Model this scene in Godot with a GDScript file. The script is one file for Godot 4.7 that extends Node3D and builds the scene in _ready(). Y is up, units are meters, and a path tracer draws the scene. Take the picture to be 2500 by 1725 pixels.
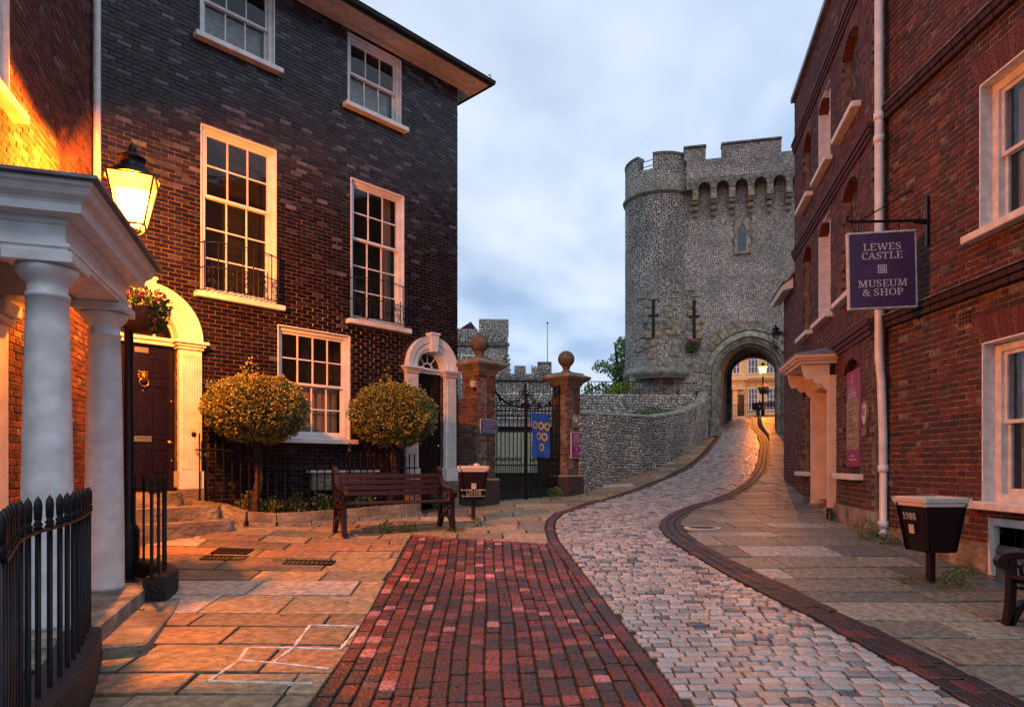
extends Node3D

const FPX := 1620.0
const HPX := 1135.0
const EYE := 1.55
var rng := RandomNumberGenerator.new()
var M := {}
var TX := {}

# ---------------------------------------------------------------- shapes
class Sh:
	var st := SurfaceTool.new()
	var xf := Transform3D()
	func _init() -> void:
		st.begin(Mesh.PRIMITIVE_TRIANGLES)
		st.set_smooth_group(-1)
	func smooth(on: bool) -> void:
		st.set_smooth_group(1 if on else -1)
	func tri(a: Vector3, b: Vector3, c: Vector3) -> void:
		st.add_vertex(xf * a); st.add_vertex(xf * b); st.add_vertex(xf * c)
	func quad(a: Vector3, b: Vector3, c: Vector3, d: Vector3) -> void:
		tri(a, b, c); tri(a, c, d)
	func hexa(p: Array) -> void: # bottom 0-3, top 4-7
		quad(p[0], p[1], p[2], p[3]); quad(p[4], p[7], p[6], p[5])
		for i in 4:
			var j := (i + 1) % 4
			quad(p[i], p[i + 4], p[j + 4], p[j])
	func box(c: Vector3, s: Vector3, b := Basis.IDENTITY) -> void:
		var h := s * 0.5
		var p := []
		for y in [-1, 1]:
			for q in [[-1, -1], [1, -1], [1, 1], [-1, 1]]:
				p.append(c + b * Vector3(q[0] * h.x, y * h.y, q[1] * h.z))
		hexa(p)
	func span(x0: float, x1: float, y0: float, y1: float, z0: float, z1: float) -> void:
		box(Vector3((x0 + x1) / 2, (y0 + y1) / 2, (z0 + z1) / 2), Vector3(x1 - x0, y1 - y0, z1 - z0))
	func bevel(c: Vector3, s: Vector3, k: float, b := Basis.IDENTITY) -> void:
		var h := s * 0.5
		var v := func(x: int, y: int, z: int, ax: int) -> Vector3:
			var q := Vector3(x * h.x, y * h.y, z * h.z)
			if ax != 0: q.x -= x * k
			if ax != 1: q.y -= y * k
			if ax != 2: q.z -= z * k
			return c + b * q
		for s1 in [-1, 1]:
			quad(v.call(s1, -1, -1, 0), v.call(s1, -1, 1, 0), v.call(s1, 1, 1, 0), v.call(s1, 1, -1, 0))
			quad(v.call(-1, s1, -1, 1), v.call(1, s1, -1, 1), v.call(1, s1, 1, 1), v.call(-1, s1, 1, 1))
			quad(v.call(-1, -1, s1, 2), v.call(1, -1, s1, 2), v.call(1, 1, s1, 2), v.call(-1, 1, s1, 2))
			for s2 in [-1, 1]:
				quad(v.call(s1, s2, -1, 0), v.call(s1, s2, 1, 0), v.call(s1, s2, 1, 1), v.call(s1, s2, -1, 1))
				quad(v.call(s1, -1, s2, 0), v.call(s1, 1, s2, 0), v.call(s1, 1, s2, 2), v.call(s1, -1, s2, 2))
				quad(v.call(-1, s1, s2, 1), v.call(1, s1, s2, 1), v.call(1, s1, s2, 2), v.call(-1, s1, s2, 2))
				for s3 in [-1, 1]:
					tri(v.call(s1, s2, s3, 0), v.call(s1, s2, s3, 1), v.call(s1, s2, s3, 2))
	func prism(poly: PackedVector2Array, z0: float, z1: float) -> void: # polygon in xy pushed along z
		var ix := Geometry2D.triangulate_polygon(poly)
		for i in range(0, ix.size(), 3):
			tri(Vector3(poly[ix[i]].x, poly[ix[i]].y, z1), Vector3(poly[ix[i + 1]].x, poly[ix[i + 1]].y, z1), Vector3(poly[ix[i + 2]].x, poly[ix[i + 2]].y, z1))
			tri(Vector3(poly[ix[i]].x, poly[ix[i]].y, z0), Vector3(poly[ix[i + 2]].x, poly[ix[i + 2]].y, z0), Vector3(poly[ix[i + 1]].x, poly[ix[i + 1]].y, z0))
		for i in poly.size():
			var a := poly[i]
			var b := poly[(i + 1) % poly.size()]
			quad(Vector3(a.x, a.y, z0), Vector3(b.x, b.y, z0), Vector3(b.x, b.y, z1), Vector3(a.x, a.y, z1))
	func sweep(path: Array, up: Vector3, prof: Array, closed := false, caps := true) -> void: # profile (sideways, along up) mitred along a path
		var n := path.size()
		var rings := []
		for i in n:
			var a: Vector3 = (path[i] - path[(i - 1 + n) % n]).normalized() if (i > 0 or closed) else (path[1] - path[0]).normalized()
			var b: Vector3 = (path[(i + 1) % n] - path[i]).normalized() if (i < n - 1 or closed) else a
			var sa := a.cross(up).normalized()
			var sb := b.cross(up).normalized()
			var m := (sa + sb).normalized()
			m = m / maxf(0.35, m.dot(sa))
			var r := []
			for q in prof:
				r.append(path[i] + m * q.x + up * q.y)
			rings.append(r)
		var k := prof.size()
		for i in (n if closed else n - 1):
			var r0: Array = rings[i]
			var r1: Array = rings[(i + 1) % n]
			for j in k:
				quad(r0[j], r0[(j + 1) % k], r1[(j + 1) % k], r1[j])
		if not closed and caps:
			for r in [rings[0], rings[n - 1]]:
				var flat := PackedVector2Array(prof)
				var ix := Geometry2D.triangulate_polygon(flat)
				for i in range(0, ix.size(), 3):
					tri(r[ix[i]], r[ix[i + 1]], r[ix[i + 2]])
	func tube(path: Array, r: float, seg := 6, r2 := -1.0) -> void:
		smooth(true)
		var n := path.size()
		var side := Vector3.UP.cross(path[1] - path[0])
		if side.length() < 1e-4: side = Vector3.RIGHT
		side = side.normalized()
		var rings := []
		for i in n:
			var d: Vector3 = (path[mini(i + 1, n - 1)] - path[maxi(i - 1, 0)]).normalized()
			side = (side - d * side.dot(d)).normalized()
			var up := d.cross(side)
			var rr := r if r2 < 0.0 else lerpf(r, r2, float(i) / (n - 1))
			var ring := []
			for j in seg:
				var t := TAU * j / seg
				ring.append(path[i] + side * cos(t) * rr + up * sin(t) * rr)
			rings.append(ring)
		for i in n - 1:
			for j in seg:
				var k := (j + 1) % seg
				quad(rings[i][j], rings[i][k], rings[i + 1][k], rings[i + 1][j])
		smooth(false)
		for ring in [rings[0], rings[n - 1]]:
			for j in range(1, seg - 1):
				tri(ring[0], ring[j], ring[j + 1])
	func lathe(c: Vector3, prof: Array, seg := 20, soft := true) -> void: # profile (radius, height)
		smooth(soft)
		for i in prof.size() - 1:
			var p: Vector2 = prof[i]
			var q: Vector2 = prof[i + 1]
			for j in seg:
				var t := TAU * j / seg
				var u := TAU * (j + 1) / seg
				quad(c + Vector3(cos(t) * p.x, p.y, sin(t) * p.x), c + Vector3(cos(u) * p.x, p.y, sin(u) * p.x), c + Vector3(cos(u) * q.x, q.y, sin(u) * q.x), c + Vector3(cos(t) * q.x, q.y, sin(t) * q.x))
		smooth(false)
	func ball(c: Vector3, r: float, seg := 12, sq := 1.0) -> void:
		var p := []
		for i in seg / 2 + 1:
			var t := PI * i / (seg / 2)
			p.append(Vector2(maxf(sin(t) * r, 0.0004), -cos(t) * r * sq))
		lathe(c, p, seg)
	func done() -> ArrayMesh:
		st.generate_normals()
		return st.commit()

func V2(a: Array) -> PackedVector2Array:
	var r := PackedVector2Array()
	for q in a: r.append(Vector2(q[0], q[1]))
	return r

func spiral(c: Vector3, r: float, turns: float, a0: float, ux := Vector3.RIGHT, uy := Vector3.UP) -> Array:
	var p := []
	var n := int(10 * turns)
	for i in n + 1:
		var t := float(i) / n
		var a := a0 + TAU * turns * t
		var rr := r * (1.0 - 0.82 * t)
		p.append(c + ux * cos(a) * rr + uy * sin(a) * rr)
	return p

# ---------------------------------------------------------------- nodes
func add(parent: Node, called: String, shape: Variant, mat: Material, xf := Transform3D()) -> MeshInstance3D:
	var o := MeshInstance3D.new()
	o.name = called
	o.mesh = shape.done() if shape is Sh else shape
	o.material_override = mat
	o.transform = xf
	parent.add_child(o, true)
	return o

func tag(o: Node, label: String, category: String, group := "", kind := "") -> Node:
	if label: o.set_meta("label", label)
	if category: o.set_meta("category", category)
	if group: o.set_meta("group", group)
	if kind: o.set_meta("kind", kind)
	return o

func thing(called: String, label: String, category: String, xf := Transform3D(), group := "") -> Node3D:
	var o := Node3D.new()
	o.name = called
	add_child(o, true)
	o.transform = xf
	tag(o, label, category, group)
	return o

func copies(parent: Node, called: String, mesh: Mesh, mat: Material, xs: Array, cs: Array, kind := "stuff") -> MultiMeshInstance3D:
	var mm := MultiMesh.new()
	mm.transform_format = MultiMesh.TRANSFORM_3D
	mm.use_colors = true
	mm.mesh = mesh
	mm.instance_count = xs.size()
	for i in xs.size():
		mm.set_instance_transform(i, xs[i])
		mm.set_instance_color(i, cs[i])
	var o := MultiMeshInstance3D.new()
	o.name = called
	o.multimesh = mm
	o.material_override = mat
	if kind: o.set_meta("kind", kind)
	parent.add_child(o, true)
	return o

func frame(x: float, d: float, ax: float, ad: float, y := 0.0) -> Transform3D: # local x along (ax, ad) in plan, local z outwards
	var a := Vector3(ax, 0, -ad).normalized()
	return Transform3D(Basis(a, Vector3.UP, a.cross(Vector3.UP)), Vector3(x, y, -d))

func at(x: float, d: float, y: float) -> Vector3:
	return Vector3(x, y, -d)

func lin(a: Variant) -> Color:
	return a if a is Color else Color(a[0], a[1], a[2])

# ---------------------------------------------------------------- materials
func noise_tex(freq: float, oct: int, lo: float, hi: float, seed_: int, size := 512, type := FastNoiseLite.TYPE_SIMPLEX_SMOOTH) -> NoiseTexture2D:
	var n := FastNoiseLite.new()
	n.seed = seed_; n.frequency = freq; n.fractal_octaves = oct; n.noise_type = type
	var t := NoiseTexture2D.new()
	t.width = size; t.height = size; t.seamless = true; t.noise = n
	var g := Gradient.new()
	g.set_color(0, Color(lo, lo, lo)); g.set_color(1, Color(hi, hi, hi))
	t.color_ramp = g
	return t

func bump_tex(freq: float, oct: int, strength: float, seed_: int, size := 512, type := FastNoiseLite.TYPE_SIMPLEX_SMOOTH) -> NoiseTexture2D:
	var n := FastNoiseLite.new()
	n.seed = seed_; n.frequency = freq; n.fractal_octaves = oct; n.noise_type = type
	var t := NoiseTexture2D.new()
	t.width = size; t.height = size; t.seamless = true; t.noise = n
	t.as_normal_map = true; t.bump_strength = strength
	return t

func mat(called: String, c: Array, rough: float, tex := "", nrm := "", scale := 1.0, nscale := 1.0, extra := {}) -> StandardMaterial3D:
	var m := StandardMaterial3D.new()
	m.resource_name = called
	m.albedo_color = Color(c[0], c[1], c[2]).linear_to_srgb()
	m.roughness = rough
	if tex:
		m.albedo_texture = TX[tex]
	if nrm:
		m.normal_enabled = true; m.normal_texture = TX[nrm]; m.normal_scale = nscale
	if tex or nrm:
		m.uv1_triplanar = true; m.uv1_world_triplanar = true; m.uv1_scale = Vector3.ONE * scale
	for k in extra:
		m.set(k, extra[k])
	M[called] = m
	return m

func tones(base: String, list: Array, rough: float, tex: String, nrm: String, scale: float, nscale := 1.0, extra := {}) -> void:
	var r := []
	for i in list.size():
		r.append(mat("%s_%d" % [base, i], list[i], rough, tex, nrm, scale, nscale, extra))
	M[base + "_list"] = r
	var m := mat(base + "_many", [1, 1, 1], rough, tex, nrm, scale, nscale, extra)
	m.vertex_color_use_as_albedo = true
	M[base + "_colors"] = list

func pick(w: Array) -> int:
	var t := rng.randf()
	for i in w.size():
		t -= w[i]
		if t < 0: return i
	return w.size() - 1

func vary(c: Array, k := 0.15) -> Color:
	var f := 1.0 + rng.randf_range(-k, k)
	return Color(c[0] * f, c[1] * f * rng.randf_range(0.95, 1.05), c[2] * f * rng.randf_range(0.94, 1.06))

func make_materials() -> void:
	TX.mottle = noise_tex(0.012, 5, 0.62, 1.0, 3)
	TX.stain = noise_tex(0.006, 6, 0.45, 1.0, 11)
	TX.grain = noise_tex(0.06, 3, 0.7, 1.0, 7)
	TX.speck = noise_tex(0.12, 2, 0.55, 1.0, 19)
	TX.flagtex = noise_tex(0.02, 6, 0.58, 1.0, 31)
	TX.b_flag = bump_tex(0.012, 7, 9.0, 33)
	TX.blotch = noise_tex(0.03, 5, 0.42, 1.1, 47)
	TX.b_fine = bump_tex(0.05, 4, 5.0, 5)
	TX.b_mid = bump_tex(0.016, 5, 7.0, 9)
	TX.b_rough = bump_tex(0.03, 5, 10.0, 15)
	TX.subtle = noise_tex(0.01, 6, 0.82, 1.0, 23)
	TX.wear = noise_tex(0.03, 5, 0.7, 1.05, 29)
	mat("white", [0.75, 0.745, 0.755], 0.36, "subtle", "b_mid", 0.9, 0.08)
	mat("white_old", [0.74, 0.69, 0.65], 0.5, "subtle", "b_mid", 1.1, 0.2)
	mat("cream", [0.74, 0.57, 0.42], 0.55, "subtle", "b_mid", 0.5, 0.15)
	mat("iron", [0.006, 0.006, 0.008], 0.34, "", "b_fine", 2.0, 0.3, {"metallic_specular": 0.33})
	mat("iron_dull", [0.014, 0.012, 0.012], 0.55, "", "b_fine", 2.0, 0.5, {"metallic_specular": 0.3})
	mat("gold", [0.62, 0.36, 0.09], 0.3, "grain", "b_fine", 4.0, 0.3, {"metallic": 1.0})
	mat("brass", [0.7, 0.45, 0.16], 0.28, "", "b_fine", 3.0, 0.2, {"metallic": 1.0})
	mat("door_paint", [0.007, 0.0025, 0.004], 0.25, "", "b_mid", 0.6, 0.1, {"metallic_specular": 0.4})
	mat("door_black", [0.007, 0.006, 0.007], 0.28, "", "b_mid", 0.6, 0.1, {"metallic_specular": 0.4})
	mat("mortar_dark", [0.14, 0.105, 0.095], 0.9, "stain", "b_rough", 1.5, 0.7)
	mat("mortar_red", [0.3, 0.225, 0.175], 0.9, "stain", "b_rough", 1.5, 0.7)
	mat("mortar_flint", [0.36, 0.315, 0.265], 0.95, "stain", "b_rough", 1.2, 1.0)
	mat("stone", [0.33, 0.28, 0.2], 0.85, "stain", "b_rough", 0.9, 0.8)
	mat("stone_grey", [0.42, 0.385, 0.31], 0.88, "stain", "b_rough", 0.8, 0.9)
	mat("stone_step", [0.36, 0.3, 0.22], 0.75, "stain", "b_rough", 0.7, 0.7)
	mat("stone_ball", [0.2, 0.15, 0.12], 0.85, "stain", "b_rough", 1.6, 0.8)
	mat("coping", [0.26, 0.24, 0.19], 0.9, "stain", "b_rough", 1.0, 0.9)
	mat("lead", [0.22, 0.24, 0.28], 0.5, "stain", "b_mid", 1.2, 0.4)
	mat("roof_tile", [0.09, 0.075, 0.07], 0.8, "stain", "b_rough", 1.0, 0.6)
	mat("clay_tile", [0.2, 0.075, 0.05], 0.85, "stain", "b_rough", 1.0, 0.6)
	mat("soil", [0.045, 0.038, 0.022], 0.95, "stain", "b_rough", 1.4, 1.2)
	mat("ground", [0.035, 0.034, 0.018], 0.95, "stain", "b_rough", 1.8, 1.2)
	mat("black_plinth", [0.012, 0.011, 0.013], 0.6, "stain", "b_rough", 1.2, 0.5)
	mat("asphalt", [0.1, 0.075, 0.07], 0.85, "stain", "b_rough", 1.5, 0.8)
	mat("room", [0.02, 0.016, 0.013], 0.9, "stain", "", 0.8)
	mat("blind", [0.5, 0.52, 0.52], 0.9, "mottle", "", 1.6)
	mat("curtain", [0.3, 0.24, 0.2], 0.9, "grain", "b_mid", 1.5, 0.4)
	mat("paper", [0.55, 0.53, 0.49], 0.85, "mottle", "", 2.0)
	mat("ink", [0.03, 0.03, 0.03], 0.8)
	mat("purple", [0.055, 0.012, 0.085], 0.4, "mottle", "", 0.7)
	mat("magenta", [0.36, 0.015, 0.2], 0.35, "mottle", "", 0.7)
	mat("tan", [0.4, 0.3, 0.15], 0.5, "mottle", "", 0.8)
	mat("sign_white", [0.66, 0.62, 0.58], 0.5, "mottle", "", 2.0)
	mat("sign_grey", [0.42, 0.41, 0.43], 0.5)
	mat("blue", [0.02, 0.13, 0.6], 0.75, "mottle", "b_mid", 1.5, 0.3)
	mat("plaque_blue", [0.03, 0.06, 0.25], 0.45, "mottle", "", 2.0)
	mat("yellow", [0.68, 0.36, 0.04], 0.75)
	mat("wood_slat", [0.032, 0.008, 0.008], 0.36, "grain", "b_fine", 1.4, 0.25, {"metallic_specular": 0.4})
	mat("bench_iron", [0.016, 0.006, 0.007], 0.34, "", "b_fine", 2.0, 0.4, {"metallic_specular": 0.36})
	mat("bin_body", [0.01, 0.005, 0.006], 0.4, "", "b_mid", 1.5, 0.15, {"metallic_specular": 0.3})
	mat("bin_rim", [0.72, 0.62, 0.56], 0.5, "wear", "b_mid", 3.0, 0.3)
	mat("bark", [0.085, 0.055, 0.032], 0.95, "stain", "b_rough", 3.0, 1.5)
	mat("flower_pink", [0.6, 0.06, 0.28], 0.6)
	mat("flower_yellow", [0.7, 0.42, 0.1], 0.6)
	mat("stucco", [0.76, 0.56, 0.27], 0.8, "subtle", "b_mid", 0.6, 0.2)
	mat("board_green", [0.6, 0.66, 0.46], 0.8, "wear", "", 0.9)
	mat("timber", [0.05, 0.025, 0.018], 0.7, "grain", "b_fine", 1.0, 0.5)
	mat("white_joint", [0.7, 0.66, 0.6], 0.85, "wear", "b_rough", 3.0, 0.6)
	var leaf := mat("leaf", [1, 1, 1], 0.45, "", "", 1.0, 1.0, {"vertex_color_use_as_albedo": true, "backlight_enabled": true, "backlight": Color(0.25, 0.3, 0.1)})
	leaf.cull_mode = BaseMaterial3D.CULL_DISABLED
	mat("glass", [0.02, 0.02, 0.022], 0.02, "", "", 1, 1, {"transparency": BaseMaterial3D.TRANSPARENCY_ALPHA, "metallic_specular": 0.62, "normal_enabled": true, "normal_texture": TX.b_mid, "normal_scale": 0.05, "uv1_triplanar": true, "uv1_world_triplanar": true, "uv1_scale": Vector3(0.6, 0.6, 0.6)})
	M.glass.albedo_color.a = 0.22
	mat("glass_leaded", [0.09, 0.11, 0.13], 0.16)
	mat("lamp_glass", [0.9, 0.7, 0.4], 0.05, "", "", 1, 1, {"transparency": BaseMaterial3D.TRANSPARENCY_ALPHA, "emission_enabled": true, "emission": Color(1.0, 0.66, 0.22), "emission_energy_multiplier": 8.0})
	M.lamp_glass.albedo_color.a = 0.3
	mat("mantle", [1, 0.8, 0.5], 0.5, "", "", 1, 1, {"emission_enabled": true, "emission": Color(1.0, 0.8, 0.4), "emission_energy_multiplier": 14.0})
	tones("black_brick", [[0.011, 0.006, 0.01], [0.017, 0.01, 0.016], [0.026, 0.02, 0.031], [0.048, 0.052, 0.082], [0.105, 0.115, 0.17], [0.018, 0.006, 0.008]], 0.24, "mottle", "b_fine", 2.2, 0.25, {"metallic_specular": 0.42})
	tones("red_brick", [[0.125, 0.025, 0.02], [0.16, 0.034, 0.024], [0.09, 0.02, 0.018], [0.055, 0.02, 0.02], [0.21, 0.06, 0.035], [0.09, 0.08, 0.085], [0.22, 0.18, 0.16]], 0.85, "blotch", "b_rough", 1.8, 0.7)
	tones("old_brick", [[0.15, 0.055, 0.035], [0.19, 0.075, 0.045], [0.1, 0.045, 0.035], [0.07, 0.042, 0.038], [0.24, 0.12, 0.07], [0.06, 0.055, 0.05], [0.2, 0.15, 0.1]], 0.88, "mottle", "b_rough", 2.2, 0.6)
	tones("flag", [[0.36, 0.28, 0.18], [0.27, 0.205, 0.14], [0.45, 0.345, 0.215], [0.2, 0.165, 0.125], [0.36, 0.22, 0.14], [0.56, 0.5, 0.44], [0.25, 0.225, 0.165]], 0.5, "flagtex", "b_flag", 0.9, 0.6)
	tones("olive_flag", [[0.28, 0.25, 0.19], [0.22, 0.2, 0.155], [0.35, 0.315, 0.245], [0.17, 0.165, 0.14], [0.28, 0.225, 0.165], [0.46, 0.43, 0.39], [0.23, 0.225, 0.18]], 0.5, "flagtex", "b_flag", 1.1, 0.6)
	tones("sett", [[0.5, 0.485, 0.48], [0.6, 0.57, 0.56], [0.4, 0.385, 0.38], [0.29, 0.29, 0.3], [0.5, 0.43, 0.36], [0.12, 0.135, 0.16]], 0.27, "speck", "b_rough", 1.6, 0.4)
	tones("paver", [[0.14, 0.024, 0.022], [0.21, 0.036, 0.031], [0.08, 0.022, 0.023], [0.045, 0.024, 0.028], [0.31, 0.075, 0.058], [0.62, 0.24, 0.23], [0.19, 0.08, 0.065]], 0.5, "blotch", "b_rough", 1.7, 0.7)
	tones("border", [[0.035, 0.018, 0.019], [0.028, 0.02, 0.022], [0.055, 0.021, 0.02], [0.13, 0.028, 0.025]], 0.5, "mottle", "b_rough", 2.0, 0.6)
	tones("flint", [[0.48, 0.44, 0.4], [0.41, 0.37, 0.335], [0.34, 0.305, 0.275], [0.21, 0.185, 0.17], [0.4, 0.33, 0.25], [0.58, 0.55, 0.51]], 0.6, "", "", 1.0)
	tones("ashlar", [[0.5, 0.42, 0.29], [0.44, 0.41, 0.31], [0.5, 0.38, 0.23], [0.41, 0.39, 0.34], [0.46, 0.46, 0.31]], 0.88, "stain", "b_rough", 1.0, 0.9)

# ---------------------------------------------------------------- the lie of the land
const GD := [-300.0, -20.0, 0.0, 4.0, 6.0, 7.4, 9.3, 11.5, 13.5, 15.0, 16.5, 32.0, 38.0, 47.0, 60.0, 400.0]
const GE := [-1.8, -1.7, -1.55, -1.42, -1.32, -1.22, -1.03, -0.92, -0.8, -0.76, -0.6, 1.42, 2.5, 3.3, 3.6, 4.0]

func gy(x: float, d: float) -> float:
	var w := smoothstep(11.0, 14.5, d)
	var s := d + w * (0.42 * x + 0.91 * d - 13.04 + 13.5 - d)
	s = clampf(s, -299.0, 399.0)
	var i := 0
	while GD[i + 1] < s: i += 1
	var e: float = lerpf(GE[i], GE[i + 1], (s - GD[i]) / (GD[i + 1] - GD[i]))
	return e + EYE + 0.09 * smoothstep(-2.0, -4.5, x) * smoothstep(7.0, 9.3, d)

func gp(x: float, d: float, up := 0.0) -> Vector3:
	return Vector3(x, gy(x, d) + up, -d)

func gbasis(x: float, d: float, turn := 0.0) -> Basis: # lies on the ground, turned in plan
	var n := Vector3(gy(x - 0.1, d) - gy(x + 0.1, d), 0.2, gy(x, d + 0.1) - gy(x, d - 0.1)).normalized()
	var a := Vector3(cos(turn), 0, -sin(turn))
	a = (a - n * a.dot(n)).normalized()
	return Basis(a, n, a.cross(n))

const LX := [[0.98, 2.0], [1.01, 3.91], [0.98, 4.69], [0.9, 5.84], [0.8, 7.31], [0.63, 9.18], [0.64, 10.26], [0.73, 11.21], [0.93, 12.1], [1.36, 12.95], [1.88, 14.1], [2.36, 15.1], [3.45, 16.6], [4.25, 17.8], [5.23, 19.5], [5.99, 21.1], [6.95, 23.4], [8.13, 26.45], [9.2, 29.2], [9.9, 32.0], [11.0, 36.0], [13.0, 47.0]]
const RX := [[2.78, 2.0], [2.72, 3.91], [2.72, 4.4], [2.66, 4.96], [2.63, 5.79], [2.52, 6.49], [2.41, 7.31], [2.3, 8.18], [2.22, 8.92], [2.23, 9.73], [2.35, 10.58], [2.58, 11.37], [3.02, 12.3], [3.44, 13.0], [4.39, 14.4], [5.12, 15.4], [5.95, 16.8], [6.78, 18.5], [7.66, 20.64], [9.14, 24.44], [10.6, 28.7], [11.5, 32.0], [12.9, 36.0], [16.0, 47.0]]
const OX := [[3.1, 2.0], [3.06, 3.95], [3.04, 4.66], [3.0, 5.27], [2.93, 5.92], [2.87, 6.9], [2.78, 7.5], [2.64, 8.26], [2.55, 9.1], [2.63, 10.27], [2.81, 11.02], [3.27, 12.11], [3.9, 13.1], [4.86, 14.4], [5.86, 16.0], [6.82, 17.85], [7.97, 20.5], [9.84, 25.34], [11.2, 28.9], [12.1, 32.0], [13.5, 36.0], [16.6, 47.0]]

func along(t: Array, d: float) -> float:
	if d <= t[0][1]: return t[0][0]
	for i in t.size() - 1:
		if d < t[i + 1][1]:
			return lerpf(t[i][0], t[i + 1][0], (d - t[i][1]) / (t[i + 1][1] - t[i][1]))
	return t[-1][0]

func walk(t: Array, side := 0.0) -> Array: # a polyline smoothed and shifted sideways
	var c := Curve2D.new()
	for i in t.size():
		var a := Vector2(t[maxi(i - 1, 0)][0], t[maxi(i - 1, 0)][1])
		var b := Vector2(t[mini(i + 1, t.size() - 1)][0], t[mini(i + 1, t.size() - 1)][1])
		var p := Vector2(t[i][0], t[i][1])
		var dir := (b - a).normalized()
		var ln := (p - a).length() * 0.3
		var ln2 := (b - p).length() * 0.3
		c.add_point(p, -dir * ln, dir * ln2)
	c.bake_interval = 0.03
	var out := []
	var l := c.get_baked_length()
	var k := 0.0
	while k < l:
		var p := c.sample_baked(k)
		var q := c.sample_baked(minf(k + 0.04, l)) - c.sample_baked(maxf(k - 0.04, 0.0))
		q = q.normalized()
		out.append([p + Vector2(q.y, -q.x) * side, q])
		k += 0.01
	return out

func px_area(p: Vector3) -> float: # how large a piece shows in the photograph; 0 outside it
	var d := -p.z
	if d < 1.0: return 0.0
	var u := 1250.0 + p.x / d * FPX
	var v := HPX - (p.y - EYE) / d * FPX
	if u < -20 or u > 2520 or v < -20 or v > 1760: return 0.0
	return 1.0 / (d * d)

func slab(poly: PackedVector2Array, thick: float, up: float, tilt: Vector2, bev: float) -> Sh: # a paving stone cut to an outline on the ground
	var s := Sh.new()
	var c := Vector2.ZERO
	for q in poly: c += q
	c /= poly.size()
	var top := []
	var rim := []
	var foot := []
	for q in poly:
		var dir := (c - q)
		var ln := dir.length()
		var i := q + dir / maxf(ln, 0.01) * minf(bev * 1.4, ln * 0.4)
		var h := up + (q - c).dot(tilt)
		top.append(gp(i.x, i.y, h))
		rim.append(gp(q.x, q.y, h - bev * 0.6))
		foot.append(gp(q.x, q.y, h - thick))
	var ix := Geometry2D.triangulate_polygon(poly)
	for i in range(0, ix.size(), 3):
		s.tri(top[ix[i]], top[ix[i + 1]], top[ix[i + 2]])
	var n := poly.size()
	for i in n:
		var j := (i + 1) % n
		s.quad(top[i], top[j], rim[j], rim[i])
		s.quad(rim[i], rim[j], foot[j], foot[i])
	return s

func flags(parent: Node3D, region: PackedVector2Array, d0: float, d1: float, x0: float, x1: float, shear: float, base: String) -> void:
	var d := d0
	while d < d1:
		var dep := rng.randf_range(0.34, 0.62) if d < 18 else rng.randf_range(0.5, 0.8)
		var x := x0 + rng.randf_range(-0.6, 0.0)
		while x < x1:
			var w := rng.randf_range(0.5, 1.15)
			if d < 8.0: w *= 1.1
			var g := 0.011
			var gd := 0.022
			var rect := PackedVector2Array()
			for q in [[x + g, d + gd], [x + w - g, d + gd], [x + w - g, d + dep - gd], [x + g, d + dep - gd]]:
				var dd: float = q[1] + rng.randf_range(-0.008, 0.008) + 0.02 * sin(q[0] * 1.3 + d)
				rect.append(Vector2(q[0] + shear * (dd - 5.0) + rng.randf_range(-0.008, 0.008), dd))
			if rng.randf() < 0.1 and w > 0.8: # a stone patched from two
				pass
			for poly in Geometry2D.intersect_polygons(rect, region):
				var a := 0.0
				for i in poly.size():
					a += poly[i].cross(poly[(i + 1) % poly.size()])
				if absf(a) < 0.03 or Geometry2D.triangulate_polygon(poly).is_empty(): continue
				var tone := pick([0.22, 0.22, 0.18, 0.13, 0.12, 0.05, 0.08])
				var s := slab(poly, 0.05, 0.012 + rng.randf_range(-0.004, 0.004), Vector2(rng.randf_range(-0.006, 0.006), rng.randf_range(-0.006, 0.006)), 0.008)
				add(parent, "flagstone", s, M[base + "_list"][tone])
			x += w
		d += dep

func pieces(parent: Node3D, called: String, mesh: Mesh, base: String, list: Array, most := 300) -> void: # list of [transform, tone]; the largest in view as parts, the rest as one
	var sized := []
	for i in list.size():
		var g: Vector3 = (parent.transform * list[i][0].origin) if parent.get_parent() == self else (parent.get_parent().transform * parent.transform * list[i][0].origin)
		sized.append([px_area(g), i])
	sized.sort_custom(func(a, b): return a[0] > b[0])
	var xs := []
	var cs := []
	for k in sized.size():
		var it: Array = list[sized[k][1]]
		if k < most and sized[k][0] > 0.0:
			add(parent, called, mesh, M[base + "_list"][it[1]], it[0])
		else:
			xs.append(it[0])
			cs.append(vary(M[base + "_colors"][it[1]], 0.22))
	if xs.size() > 0:
		copies(parent, called + "_field", mesh, M[base + "_many"], xs, cs)

func unit_brick(w: float, h: float, d: float, k: float) -> Mesh:
	var s := Sh.new()
	s.bevel(Vector3.ZERO, Vector3(w, h, d), k)
	return s.done()

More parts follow.
